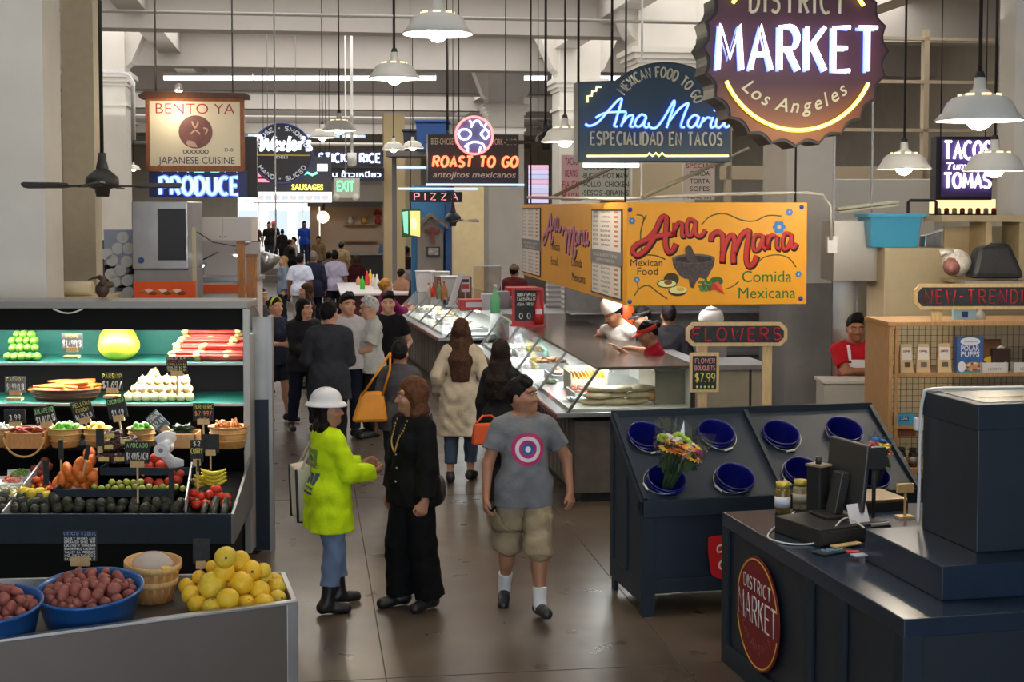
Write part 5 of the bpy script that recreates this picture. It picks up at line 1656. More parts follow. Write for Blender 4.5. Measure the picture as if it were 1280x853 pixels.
part('corner_post',MB().hexa([L2(q1 + u_ * .06 - th_ * .2,.0),L2(q1 - th_ * .2,0),L2(q1 + th_ * .5,0),L2(q1 + u_ * .06 + th_ * .5,0)],[L2(q1 + u_ * .06 - th_ * .2,CZ + .004),L2(q1 - th_ * .2,CZ + .004),L2(q1 + th_ * .5,CZ + .004),L2(q1 + u_ * .06 + th_ * .5,CZ + .004)]),STEEL,cart,.003)
part('bed',MB().hexa([L2(q0 + th_,CZ - .10),L2(q1 + th_,CZ - .10),L2(q2,CZ - .10),L2(q3,CZ - .10)],[L2(q0 + th_,CZ - .08),L2(q1 + th_,CZ - .08),L2(q2,CZ - .08),L2(q3,CZ - .08)]),mat(sr(70,66,64),.5,.4,key='cart_bed'),cart)
part('rail',MB().hexa([L2(q0 - th_ * .3,CZ - .012),L2(q1 - th_ * .3,CZ - .012),L2(q1 + th_ * 1.2,CZ - .012),L2(q0 + th_ * 1.2,CZ - .012)],[L2(q0 - th_ * .3,CZ + .004),L2(q1 - th_ * .3,CZ + .004),L2(q1 + th_ * 1.2,CZ + .004),L2(q0 + th_ * 1.2,CZ + .004)])
  .hexa([L2(q3,CZ - .1),L2(q2,CZ - .1),L2(q2 + Vector((0,.02,0)),CZ - .1),L2(q3 + Vector((0,.02,0)),CZ - .1)],[L2(q3,CZ),L2(q2,CZ),L2(q2 + Vector((0,.02,0)),CZ),L2(q3 + Vector((0,.02,0)),CZ)]),STEEL,cart,.003)
for (p,dx,dy) in ((q1,-.1,.12),(q2,-.1,-.12),(q0,.3,.2),(q3,.3,-.2)):
 part('caster',MB().cyl((p.x - co.x + dx - .02,p.y - co.y + dy,.05),(p.x - co.x + dx + .02,p.y - co.y + dy,.05),.05,n=16),BLACK,cart)
# ---- glazed food counters
GL = glass((.93,.96,.95),.04)
LITW = mat(sr(232,230,222),.5,key='case_white')
def counter(label,top_near,top_far,ledge_near,ztop,zled,width,nbay,end_px=None,lit=9,base_c=None):
 A_,B_ = G(*top_near,ztop),G(*top_far,ztop)
 Lg = G(*ledge_near,zled)
 d = (B_ - A_); d.z = 0
 L = d.length; d.normalize()
 rz = math.atan2(-d.x,d.y)
 n = Vector((d.y,-d.x,0))
 xo = (Lg - A_).dot(n)
 yo = (Lg - A_).dot(d)
 o = A_ + n * xo; o.z = 0
 t = thing('food_counter',label,'counter',o,rz)
 xt = -xo
 xr = xt + width
 bc = base_c or mat(sr(96,88,84),.55,.25,noise=.22,nscale=7,key='counter_base')
 m = MB().box(.20,xr,.12,L,.10,zled - .10)
 for k in range(int(L / .22)):
  m.box(.185,.20,.16 + k * .22,.16 + k * .22 + .16,.14,zled - .12)
 part('base',m,bc,t)
 part('plinth',MB().box(.28,xr - .05,.2,L,0,.10),BLACK,t)
 part('ledge',MB().box(0,xr + .02,min(yo,0) * 0,L,zled - .045,zled),STEEL,t,.006)
 part('bumper',MB().box(-.012,0,.0,L,zled - .05,zled - .01),mat(sr(120,60,50),.5,key='bumper_strip'),t)
 part('deck',MB().box(.14,xr,.05,L - .03,zled,zled + .03),LITW,t)
 part('back_panel',MB().box(xr - .03,xr,.05,L,zled,ztop - .03),LITW,t)
 part('top_slab',MB().box(xt - .015,xr + .02,.0,L,ztop - .03,ztop),mat(sr(150,134,120),.16,.75,key='counter_top'),t,.004)
 g = MB().hexa([(.11,.02,zled + .005),(.118,.02,zled + .005),(.118,L,zled + .005),(.11,L,zled + .005)],[(xt,.02,ztop - .03),(xt + .008,.02,ztop - .03),(xt + .008,L,ztop - .03),(xt,L,ztop - .03)])
 part('front_glass',g,GL,t)
 part('end_glass',MB().prism([(.125,zled + .005),(xt + .012,ztop - .03),(xr - .03,ztop - .03),(xr - .03,zled + .005)],.02,.028),GL,t)
 for k in range(nbay + 1):
  y = .03 + (L - .06) * k / nbay
  part('glass_frame',MB().hexa([(.095,y - .02,zled),(.125,y - .02,zled),(.125,y + .02,zled),(.095,y + .02,zled)],[(xt - .012,y - .02,ztop - .02),(xt + .016,y - .02,ztop - .02),(xt + .016,y + .02,ztop - .02),(xt - .012,y + .02,ztop - .02)]),mat((.16,.16,.16),.4,.6,key='frame_dark'),t)
 part('end_post',MB().box(xr - .04,xr,.0,.04,zled,ztop - .03),BLACK,t)
 part('lamp_tube',MB().cyl((xt + .10,.1,ztop - .055),(xt + .10,L - .1,ztop - .055),.016,n=8),emit((.95,.98,1),lit),t)
 for k in range(nbay):
  l = lamp('counter_light','AREA',(xt + .14,.1 + (L - .2) * (k + .5) / nbay,ztop - .08),9 * L / nbay,(.92,.97,1),.12,(L / nbay) * .8)
  l.parent = t
 return t,dict(xt=xt,xr=xr,L=L,rz=rz,zt=ztop,zl=zled)
tc,TC = counter('near glass-fronted steel taco counter running down the aisle',(749,459),(627,393),(709,528),1.34,.90,.95,4)
far_c,FC = counter('far brightly lit glass counter further down the aisle',(592,386),(524,359.5),(557,428),1.34,.90,1.0,4,lit=14)
def on(t,x,y,z):                # local metres of a stall -> world
 return Matrix.Translation(t.location) @ t.rotation_euler.to_matrix().to_4x4() @ Vector((x,y,z))
def iw(px,Y): return xw(px,Y)
# side counter behind the flower stand
sc0 = thing('side_counter','low steel side counter with beige panel right of the taco counter','counter',(xw(818,13.7),13.7,0),ALPHA)
part('body',MB().box(.02,1.15,.02,.7,0,1.26),mat(sr(150,142,126),.5,.1,noise=.06,key='beige_panel'),sc0)
part('top',MB().box(0,1.2,-.02,.7,1.26,1.31),STEEL,sc0,.004)
part('seam',MB().box(.98,1.0,.005,.02,0,1.26),BLACK,sc0)
kb = thing('kitchen_partition','grey kitchen partition with steel shelf behind the taco counter workers','partition',P(850,440,19.2).xy.to_3d(),ALPHA)
part('panel',MB().box(-1.6,2.6,0,.1,0,2.3),mat(sr(134,132,134),.5,.2,noise=.1,key='kitchen_grey'),kb)
part('shelf',MB().box(-1.6,1.4,-.4,0,1.45,1.48),STEEL,kb)
part('bench',MB().box(-1.6,2.0,-.6,0,.9,.95).box(-1.6,2.0,-.55,0,0,.9,1),[STEEL,mat(sr(90,88,88),.5)],kb)
# ---- slanted flower stand
fo = G(803,772,0)
FRZ = math.radians(12)
FWID,FDEP,ZF,ZR = 2.10,.78,zw(628,fo.y),1.30
fs_ = thing('flower_stand','navy slanted two-bay flower stand with holes for buckets','stand',fo,FRZ)
def slope(x,v): return Vector((x,v * FDEP,ZF + (ZR - ZF) * v))
m = MB()
part('side_panel',MB().prismx([(.0,.0),(.0,ZF),(FDEP,ZR),(FDEP,.0),(FDEP - .08,0),(FDEP - .08,.10),(.08,.10),(.08,0)],0,.03),NAVY,fs_,.003)
part('side_panel',MB().prismx([(.0,.0),(.0,ZF),(FDEP,ZR),(FDEP,.0),(FDEP - .08,0),(FDEP - .08,.10),(.08,.10),(.08,0)],FWID - .03,FWID),NAVY,fs_,.003)
st = MB()
for (y0,y1,z0,z1) in ((0,.07,.1,ZF),(FDEP - .07,FDEP,.1,1.25),(.07,FDEP - .07,.1,.24)):
 st.box(-.014,0,y0,y1,z0,z1)
st.prismx([(0,ZF - .10),(0,ZF),(FDEP,ZR),(FDEP,ZR - .10)],-.014,0)
st.box(-.014,0,FDEP * .5 - .03,FDEP * .5 + .03,.24,1.0)
part('side_rails',st,NAVY,fs_)
part('front_panel',MB().box(.03,FWID - .03,.02,.04,.16,ZF - .02),mat(sr(26,36,52),.45,noise=.1,nscale=5,key='navy_dark'),fs_)
rl = MB().box(0,FWID,-.02,.03,ZF - .11,ZF + .012).box(.03,FWID - .03,-.006,.02,.16,.26).box(.0,.09,-.006,.03,0,ZF - .1).box(FWID - .09,FWID,-.006,.03,0,ZF - .1)
for x in (.62,FWID / 2 - .04,1.5):
 rl.box(x,x + .07,-.004,.02,.26,ZF - .1)
part('front_rails',rl,NAVY,fs_,.003)
# sloped top with a real hole for each bucket
bk_px = [(807,549),(894,546),(832,604),(918,602),(975,547),(1054,542),(1003,594),(1087,600)]
nrm_l = Vector((0,-(ZR - ZF),FDEP)).normalized()
Mw = Matrix.Translation(fo) @ Matrix.Rotation(FRZ,4,'Z')
nrm_w = (Mw.to_3x3() @ nrm_l)
p0w = Mw @ slope(0,0)
bks = [local(fs_) @ hit(px,py,p0w,nrm_w) if False else (Mw.inverted() @ hit(px,py,p0w,nrm_w)) for px,py in bk_px]
SLN = math.hypot(FDEP,ZR - ZF)
BR = .142
def holed(x0,x1,cells):
 mb = MB()
 def sp(x,v,d=0): return tuple(slope(x,v) - nrm_l * d)
 for (a0,a1,v0,v1,cx,cv) in cells:
  n = 32
  ring,outr = [],[]
  for i in range(n):
   t = 2 * PI * i / n
   c,s_ = math.cos(t),math.sin(t)
   ring.append((cx + (BR - .008) * c,cv + (BR - .008) * s_ / SLN))
   kx = ((a1 - cx) / c if c > 0 else (a0 - cx) / c) if abs(c) > 1e-6 else 1e9
   kv = ((v1 - cv) * SLN / s_ if s_ > 0 else (v0 - cv) * SLN / s_) if abs(s_) > 1e-6 else 1e9
   k = min(kx,kv)
   outr.append((cx + k * c,cv + k * s_ / SLN))
  vs = [sp(*p) for p in ring] + [sp(*p) for p in outr] + [sp(p[0],p[1],.02) for p in ring]
  fs = []
  for i in range(n):
   j = (i + 1) % n
   fs += [(i,i + n,j + n,j),(i,j,j + 2 * n,i + 2 * n)]
  for (x,v) in ((a0,v0),(a1,v0),(a1,v1),(a0,v1)):
   ang = math.atan2((v - cv) * SLN,x - cx) % (2 * PI)
   i = int(ang / (2 * PI) * n) % n
   vs.append(sp(x,v)); fs.append((i + n,len(vs) - 1,(i + 1) % n + n))
  mb.add(vs,fs)
 return mb
cells = []
for mod,ids in ((0,(0,1,2,3)),(1,(4,5,6,7))):
 xa,xb = mod * FWID / 2,(mod + 1) * FWID / 2
 for row in (0,1):
  l_,r_ = ids[row * 2],ids[row * 2 + 1]
  xm = (bks[l_].x + bks[r_].x) / 2
  v_ = [b.y / FDEP for b in bks]
  vm = (v_[ids[0]] + v_[ids[2]]) / 2
  v0,v1 = (vm,1.0) if row == 0 else (0.0,vm)
  cells += [(xa,xm,v0,v1,bks[l_].x,v_[l_]),(xm,xb,v0,v1,bks[r_].x,v_[r_])]
part('sloped_top',holed(0,FWID,cells),NAVY,fs_)
up_ = MB()
for x0,x1 in ((0,.03),(FWID / 2 - .015,FWID / 2 + .015),(FWID - .03,FWID)):
 a = [slope(x0,0),slope(x1,0),slope(x1,1),slope(x0,1)]
 up_.hexa([tuple(p - nrm_l * .01) for p in a],[tuple(p + nrm_l * .035) for p in a])
up_.box(0,FWID,FDEP - .01,FDEP + .02,ZR - .2,ZR + .045)
part('dividers',up_,NAVY,fs_)
part('back_panel',MB().box(.03,FWID - .03,FDEP - .02,FDEP,.12,ZR - .02),NAVY,fs_)
sw = MB()
sx0,sz0 = (Mw.inverted() @ hit(893,697,fo,Mw.to_3x3() @ Vector((0,1,0)))).x,(Mw.inverted() @ hit(893,697,fo,Mw.to_3x3() @ Vector((0,1,0)))).z
k_ = fo.y / F_PX
blob = [(-9,-26),(2,-28),(14,-27),(22,-22),(24,-8),(22,8),(24,22),(15,28),(2,26),(-5,20),(-7,6),(-9,-8)]
blob = [(p[0],p[1]) for p in smooth_path(blob + blob[:1],4)][:-1]
sw.prism([(sx0 + x * k_,sz0 - y * k_) for x,y in blob],-.012,-.002,0)
for pl in ([(10,-16),(4,-14),(4,-7),(10,-8),(12,-12)],[(10,4),(6,8),(7,14),(12,15)]):
 path(sw,pl,lambda p: (sx0 + p[0] * k_,sz0 - p[1] * k_),.008,y=-.012,m=1,n=5,flat=.3)
part('emblem',sw,[mat(sr(196,26,34),.5,key='emblem_red'),mat(sr(220,214,205),.5)],fs_,label='red painted emblem with white script')
BLUEB = mat(sr(16,20,108),.3,key='bucket_blue')
bnames = ['rear row, far left','second in rear row','front row, far left, holding the cellophane bouquet','front row, with handle at its left','third in rear row','rear row, nearest the wooden shelf unit','front row, behind the glass jars','front row, holding the sunflower bunch']
blab = ['blue bucket in the left back hole of the flower stand, left of the bouquet','blue bucket in the flower stand above and right of the cellophane bouquet','blue bucket holding the cellophane-wrapped bouquet','empty blue bucket at the stand front, right of the bouquet','blue bucket in the back row just right of the stand divider','blue bucket in the back row next to the wooden shelf unit','blue bucket half hidden behind the jars and monitor','blue bucket holding the sunflower bunch behind the monitor']
RotB = (Matrix.Rotation(FRZ,4,'Z') @ Matrix.Rotation(math.atan2(ZR - ZF,FDEP),4,'X'))
hand_a = [-20,-12,200,205,-12,-12,200,200]
buckets = []
for i,b in enumerate(bks):
 t = thing('bucket',blab[i],'bucket',Mw @ (Vector(slope(b.x,b.y / FDEP)) + nrm_l * .0),0,'blue buckets in the flower stand')
 t.rotation_euler = RotB.to_euler()
 if i == 0:
  pm = MB().lathe([(0,-.30),(.10,-.30),(.128,-.02),(.132,-.02),(.132,.01),(.139,.012),(.139,.022),(.133,.024),(.133,.038),(.140,.04),(.140,.055),(.134,.055),(.128,.045),(.122,-.02),(.098,-.29),(0,-.29)],40)
  me_b = pm.mesh('pail',[BLUEB])
  hm_ = MB().tube([(.142 * math.cos(PI + PI * j / 16),-.012 - .155 * math.sin(PI * j / 16),.045 - .03 * math.sin(PI * j / 16)) for j in range(17)],.0025,6)
  hm_.cyl((-.035,-.169,.015),(.035,-.169,.015),.008,n=10,m=1)
  me_h = hm_.mesh('handle',[STEEL,WHITE])
 part('pail',me_b,None,t)
 h = part('handle',me_h,None,t)
 h.rotation_euler = (0,0,math.radians((10,18,-75,-62,8,-25,-60,-40)[i]))
 buckets.append(t)
# ---- market kiosk in the right foreground
K0,K1 = G(1130,775,.95),G(903,640,.95)
kd = (K1 - K0); KL = kd.length; KRZ = math.atan2(-kd.x,kd.y)
ko = Vector((K0.x,K0.y,0))
kiosk = thing('market_kiosk','navy stepped market kiosk with round dark red emblem in the right foreground','kiosk',ko,KRZ)
MK = Matrix.Translation(ko) @ Matrix.Rotation(KRZ,4,'Z')
iK = MK.inverted()
KW = 2.6
part('counter_body',MB().box(.02,KW,.02,KL - .02,0,.87),mat(sr(28,37,48),.45,noise=.1,nscale=5,key='kiosk_navy'),kiosk)
NAVYG = mat(sr(33,46,64),.24,noise=.08,nscale=5,key='navy_gloss')
part('counter_top',MB().box(0,KW,0,KL,.86,.95),NAVYG,kiosk,.006)
r_ = MB()
for (y0,y1) in ((0.0,.10),(.62,.72),(1.02,1.12),(KL - .10,KL)):
 r_.box(-.002,.02,y0,y1,.12,.87)
r_.box(-.002,.02,0,KL,.0,.13)
for (x0,x1) in ((0,.10),(.9,1.0),(1.9,2.0)):
 r_.box(x0,x1,-.002,.02,.12,.87)
r_.box(0,KW,-.002,.02,0,.13)
part('panel_rails',r_,NAVY,kiosk,.003)
def kx(px,py,z): return iK @ G(px,py,z)
t2n = kx(1177,752,.95); t2z = zw(708.7,(MK @ t2n).y)
t2f = kx(1083,700,.95)
part('step_box',MB().box(t2n.x,KW,t2n.y,t2f.y,.95,t2z),NAVYG,kiosk,.005)
u0 = kx(1220.5,691.5,t2z); u1 = kx(1148.5,661,t2z)
uz = zw(506,(MK @ u0).y)
part('upper_box',MB().box(u0.x,KW,u0.y,u1.y,t2z,uz - .12),mat(sr(30,40,52),.42,noise=.1,nscale=5,key='kiosk_navy_box'),kiosk,.004)
part('upper_cap',MB().box(u0.x - .012,KW,u0.y - .012,u1.y + .012,uz - .13,uz),NAVY,kiosk,.005)
part('top_inlay',MB().box(u0.x + .05,KW - .05,u0.y + .05,u1.y - .05,uz,uz + .004).box(u0.x + .12,KW - .2,u0.y + .20,u0.y + .22,uz + .004,uz + .007,1),[mat(sr(96,96,94),.25,key='top_laminate'),mat(sr(170,140,70),.3,.6)],kiosk)
# round emblem on the side facing the aisle
ec = iK @ hit(948.5,768,MK @ Vector((0,0,0)),MK.to_3x3() @ Vector((1,0,0)))
er = .335 * 1.0
em = MB()
RE = T(-.004,ec.y,ec.z,rz=-PI / 2)
d0 = MB().prism([(er * .98 * math.cos(a * PI / 24),er * math.sin(a * PI / 24)) for a in range(48)],-.008,0,0)
for (a0_,a1_) in ((15,165),(195,345)):
 d0.tube([(x,-.010,z) for x,z in arc(0,0,er * .93,er * .95,a0_,a1_,30)],.006,5,1,flat=.4)
line(d0,'MARKET',er * 1.72,.16,0,-.07,.0075,y=-.010,m=2,n=5,flat=.4)
line(d0,'DISTRICT',er * 1.22,.075,0,.125,.0052,y=-.010,m=2,n=5,flat=.4,gap=.4)
arcprint(d0,'Los Angeles',0,.05,.265,0,.062,True,m=3,y=-.010,shear=.25,gap=.2,centre=270)
part('emblem',MB().put(d0,RE),[mat(sr(120,22,30),.5,key='emblem_maroon'),mat(sr(226,170,60),.5),mat(sr(226,220,214),.5),mat(sr(170,90,84),.5)],kiosk,label='dark red round emblem with pale lettering')
# ---- wooden shelf unit
Yw = 11.6
wu = thing('shelf_unit','pale wooden shelf unit with black wire mesh back at the right','shelf',(xw(1113,Yw),Yw,0),math.radians(4))
WU = wood(sr(178,136,88),.14)
zt_ = zw(408,Yw)
part('side_panel',MB().box(0,.035,0,.62,0,zt_),WU,wu,.003)
part('top_board',MB().box(-.01,1.9,-.01,.62,zt_,zt_ + .035),WU,wu,.003)
SH1,SH2,SH3 = zw(468,Yw),zw(533,Yw),zw(588,Yw)
for z in (SH1,SH2 - .0,SH3):
 part('shelf_board',MB().box(.035,1.9,.02,.60,z - .03,z),WU,wu,.003)
part('inner_batten',MB().box(.055,.085,.005,.03,SH1,zt_ - .02).box(.055,.085,.005,.03,0,SH1 - .03),WU,wu)
ms = MB()
for k in range(34):
 ms.box(.1 + k * .053,.1035 + k * .053,.585,.589,0,zt_)
for k in range(34):
 ms.box(.035,1.9,.585,.589,.05 + k * .053,.0535 + k * .053)
part('wire_mesh',ms,BLACK,wu)
# signs on posts: FLOWERS and NEW-TRENDING
def board_sign(label,x0,x1,y0,y1,Y,s_,posts,extra=0):
 qq = PX((x0 + x1) / 2,(y0 + y1) / 2,Y)
 t = thing('painted_sign',label,'sign',qq.o,math.radians(2))
 a,b,c,d = qq.x(x0),qq.x(x1),qq.z(y1),qq.z(y0)
 ch = .05
 oc = [(a + ch,c),(b - ch,c),(b,c + ch),(b,d - ch),(b - ch,d),(a + ch,d),(a,d - ch),(a,c + ch)]
 part('frame',MB().prism(oc,0,.03),PINE,t,.003)
 i_ = .028
 ic = [(a + ch + i_ * .6,c + i_),(b - ch - i_ * .6,c + i_),(b - i_,c + ch + i_ * .6),(b - i_,d - ch - i_ * .6),(b - ch - i_ * .6,d - i_),(a + ch + i_ * .6,d - i_),(a + i_,d - ch - i_ * .6),(a + i_,c + ch + i_ * .6)]
 part('board',MB().prism(ic,-.004,0),CHALK,t)
 m = MB(); line(m,s_,(b - a) * .86,(d - c) * .52,(a + b) / 2,c + (d - c) * .24,.0075,y=-.006,n=5,flat=.4,gap=.45)
 part('letters',m,mat(sr(176,28,42),.7,key='red_chalk'),t)
 for (p0_,p1_,yb) in posts:
  part('post',MB().box(qq.x(p0_),qq.x(p1_),.03,.06,qq.z(yb),d - .05),PINE,t,.002)
 return t,qq
board_sign('wooden framed chalk sign reading FLOWERS in red above the flower stand',857,985,403,433,10.75,'FLOWERS',((873,885,517),(955,967,512)))
board_sign('wooden framed chalk sign reading NEW-TRENDING in red over the shelf unit',1142,1330,355,387,11.7,'NEW-TRENDING-',((1166,1179,404),))
qq = PX(881,466,10.72)
t = thing('price_board','small framed chalkboard reading FLOWER BOUQUETS $7.99 below the FLOWERS sign','sign',qq.o,math.radians(2))
part('frame',MB().box(qq.x(862),qq.x(899),0,.025,qq.z(491),qq.z(441)),PINE,t,.003)
part('board',MB().box(qq.x(865.5),qq.x(895.5),-.004,0,qq.z(487),qq.z(445)),CHALK,t)
m = MB()
line(m,'FLOWER',.15,.035,0,qq.z(454),.0035,y=-.006,n=5,flat=.4,m=0); line(m,'BOUQUETS',.155,.035,0,qq.z(463),.0032,y=-.006,n=5,flat=.4,m=0)
line(m,'$7.99',.15,.065,0,qq.z(477.5),.005,y=-.006,n=5,flat=.4,m=1)
for k in range(5):
 m.ball((-.06 + .03 * k,-.004,qq.z(484)),(.008,.003,.010),8,1 + k % 2)
part('chalk_writing',m,[mat(sr(214,140,140),.8),CHALKY,CHALKG],t)
# ---- back right: hood, cupboards, tub, wall
Yr = 14.5
hd_ = thing('steel_hood','brushed steel hood box above the man in the red shirt','hood',(xw(1073,Yr),Yr,zw(352,Yr)))
part('box',MB().box(xw(1042,Yr) - xw(1073,Yr),xw(1106,Yr) - xw(1073,Yr),0,.6,0,zw(276,Yr) - zw(352,Yr)),mat(sr(178,170,156),.3,.85,noise=.1,nscale=2,key='hood_steel'),hd_,.006)
part('hanger',MB().box(-.2,-.18,.3,.32,zw(276,Yr) - zw(352,Yr),HZ - zw(352,Yr)).box(.2,.22,.3,.32,zw(276,Yr) - zw(352,Yr),HZ - zw(352,Yr)),DULLSTEEL,hd_)
sp = thing('steel_wall_panel','shiny steel panel behind the man in the red shirt','panel',(xw(1072,15.2),15.2,0))
part('sheet',MB().box(xw(1042,15.2) - xw(1072,15.2),xw(1098,15.2) - xw(1072,15.2),0,.05,0,zw(352,15.2) + .2),mat((.6,.62,.63),.22,.95,noise=.08,nscale=2,key='shiny_steel'),sp)
part('seam',MB().box(-.01,.01,-.006,0,.2,zw(352,15.2)),DULLSTEEL,sp)
part('edge_strip',MB().box(xw(1100,15.2) - xw(1072,15.2),xw(1106,15.2) - xw(1072,15.2),-.02,.05,0,zw(345,15.2)),BLACK,sp)
Yq = 14.2
cp = thing('beige_cupboard','tall beige cupboard supporting the blue tub','cupboard',(xw(1150,Yq),Yq,0))
a_,b_ = xw(1106,Yq) - xw(1150,Yq),xw(1193,Yq) - xw(1150,Yq)
part('carcass',MB().box(a_,b_,0,.7,0,zw(310,Yq)),mat(sr(204,186,150),.55,noise=.05,key='beige_laminate'),cp,.005)
part('plinth',MB().box(a_,b_,-.01,0,0,.1),BLACK,cp)
tub = thing('storage_tub','sky blue plastic tub on top of the beige cupboard','tub',(xw(1121,Yq),Yq + .3,zw(310,Yq)))
hx = xw(1154,Yq) - xw(1121,Yq)
ht = zw(268,Yq) - zw(310,Yq)
TB = mat(sr(70,168,206),.4,key='tub_blue')
part('tub_body',MB().hexa([(-hx * .88,-.22,0),(hx * .88,-.22,0),(hx * .88,.22,0),(-hx * .88,.22,0)],[(-hx,-.26,ht),(hx,-.26,ht),(hx,.26,ht),(-hx,.26,ht)]),TB,tub,.01)
part('rim',MB().box(-hx - .03,hx + .03,-.29,.29,ht - .03,ht + .005),TB,tub,.006)
bs = thing('foil_box','shiny bent foil tray beside the blue tub','tray',(xw(1174,Yq),Yq + .2,zw(310,Yq)))
part('shell',MB().hexa([(-.12,-.1,0),(.14,-.1,0),(.14,.1,0),(-.12,.1,0)],[(-.11,-.1,.12),(.15,-.1,.20),(.15,.1,.20),(-.11,.1,.12)]),mat((.55,.55,.54),.2,.9,noise=.2,nscale=14),bs,.01)
wl = MB().box(xw(1042,20.5),xw(1168,20.5),20.5,20.7,0,zw(224,20.5))
struct('wall_partition',wl,mat(sr(214,212,206),.6,key='partition_white'),bevel=.01)
fl_ = thing('flat_lid','pale flat lids leaning on top of the steel hood','lid',P(1082,262,14.9))
for k in range(2):
 part('lid',MB().box(-.32,.32,-.15,.15,k * .035,k * .035 + .02).xf(T(0,0,0,ry=-.12)),mat(sr(208,200,170),.5),fl_)
pp = thing('black_pipe_frame','black pipe frame in front of the white partition','pipe',P(1135,266,16))
part('tube',MB().tube([(0,0,-pp.location.z),(0,0,.12),(.02,0,.14),(.30,0,.14),(.32,0,.12),(.32,0,-.1)],.018,8),BLACK,pp)
Ys = 13.75
sf = thing('storage_shelf','dusty beige storage shelf bays at the right edge','shelf',(xw(1200,Ys),Ys,0))
m = MB().box(0,1.6,.5,.55,0,zw(284,Ys)).box(-.2,1.6,-.05,.55,zw(277,Ys),zw(272,Ys) + .02)
for px in (1232,1274):
 x = xw(px,Ys) - xw(1200,Ys)
 m.box(x,x + .06,0,.5,0,zw(278,Ys))
m.box(-.05,1.6,0,.5,zw(350,Ys) - .03,zw(350,Ys))
part('carcass',m,mat(sr(176,156,118),.6,noise=.12,nscale=5,key='dusty_beige'),sf)
lt = thing('lit_stall_shelf','warm lit stall shelf with jars under the white neon taco sign','shelf',P(1208,262,19.2))
part('shelf',MB().box(-.45,.45,-.2,.2,-.12,-.06),BLACK,lt)
part('back_light',MB().box(-.45,.45,.15,.2,-.06,.14),emit((1,.72,.35),1.4),lt)
jm = MB()
for k in range(8):
 jm.lathe([(0,0),(.035,0),(.035,.06),(.02,.08),(0,.08)],10,k % 2,(-.38 + .108 * k,0,-.06))
part('jars',jm,[mat(sr(200,180,140),.3),mat(sr(150,60,30),.3)],lt)
# ---- far stalls across and down the aisle
cafe = thing('cafe_stall','cream cafe stall with shelves far down the aisle','stall',A(ss(442,56),56,0),ALPHA)
w = ss(480,56) - ss(442,56)
part('back_wall',MB().box(-w - .1,w,.8,.9,0,3.6),mat(sr(214,190,168),.6,key='cafe_cream'),cafe)
part('canopy_bar',MB().box(-w - .6,w + .1,-.6,-.4,2.95,3.15),mat((.08,.07,.07),.5),cafe)
part('roof_board',MB().box(-w - 1.0,w + .1,-.6,.9,3.15,3.8),mat(sr(206,200,192),.6),cafe)
for z in (1.55,2.2):
 part('shelf',MB().box(-w * .3,w * .8,.5,.8,z,z + .06),wood(sr(190,150,110),.1),cafe)
part('bar',MB().box(-w,w,-.4,.3,0,1.05).box(-w - .1,w,-.5,.35,1.05,1.12,1),[mat((.03,.03,.03),.5),DULLSTEEL],cafe)
part('menu_column',MB().box(-w - .5,-w - .15,-.2,.2,0,3.0),mat(sr(160,140,130),.6),cafe)
cl_ = thing('globe_lamp','small warm globe lamp on the cafe stall column','lamp',A(ss(404,55),55,2.55))
part('globe',MB().ball((0,0,0),.24,14),emit((1,.72,.38),4),cl_)
part('bracket',MB().cyl((0,0,.2),(0,.3,.5),.04,n=8),BLACK,cl_)
for k,(x,z,c,lab) in enumerate([(-.1,2.26,sr(220,214,200),'white jug on the upper cafe shelf'),(.45,2.26,sr(216,170,60),'yellow pot on the upper cafe shelf'),(1.0,2.26,sr(190,60,60),'red flower vase on the upper cafe shelf')]):
 v = MB().lathe([(0,0),(.10,0),(.14,.12),(.08,.24),(.10,.32),(.07,.32)],14)
 if k == 2:
  for j in range(6):
   v.ball((.12 * math.cos(j),.1 * math.sin(j),.42 + .05 * (j % 3)),.08,8)
 solo('vase',v,mat(c,.4),lab,'vase',on(cafe,x,.62,z))
pz = thing('pizza_stall','blue and cream pizza stall wall with a wooden cross beside the aisle','stall',P(545,400,27).xy.to_3d(),ALPHA)
kk = 27 / F_PX
X = lambda px: (px - 545) * kk
part('blue_wall',MB().box(X(517),X(560),.5,.6,0,zw(232,27)),mat(sr(46,104,150),.6,noise=.08,key='blue_wall'),pz)
part('cream_wall',MB().box(X(566),X(608),.3,.4,0,zw(232,27)),mat(sr(226,206,160),.6,noise=.05,key='cream_wall'),pz)
part('edge_board',MB().box(X(559),X(567),.28,.6,0,zw(232,27)),mat(sr(40,70,120),.6),pz)
part('grey_front',MB().prism([(X(524),0),(X(524),zw(288,27)),(X(540),zw(270,27)),(X(556),zw(288,27)),(X(556),0)],.3,.45),mat(sr(128,118,112),.7,key='grey_front'),pz)
part('gable_board',MB().prism([(X(518),zw(287,27)),(X(540),zw(271,27)),(X(562),zw(287,27)),(X(562),zw(282,27)),(X(540),zw(266,27)),(X(518),zw(282,27))],.2,.3),mat(sr(110,96,84),.7),pz)
part('cross',MB().box(X(533),X(552),.25,.3,zw(291,27),zw(286,27)).box(X(540),X(545),.25,.3,zw(304,27),zw(284,27)),wood(sr(110,50,40),.2),pz)
pf = part('picture_frame',MB().box(X(535),X(552),.26,.3,zw(321,27),zw(309,27)),BLACK,pz)
part('picture',MB().box(X(537),X(550),.255,.26,zw(319.5,27),zw(310.5,27)),mat(sr(150,140,136),.5,noise=.5,nscale=20),pf)
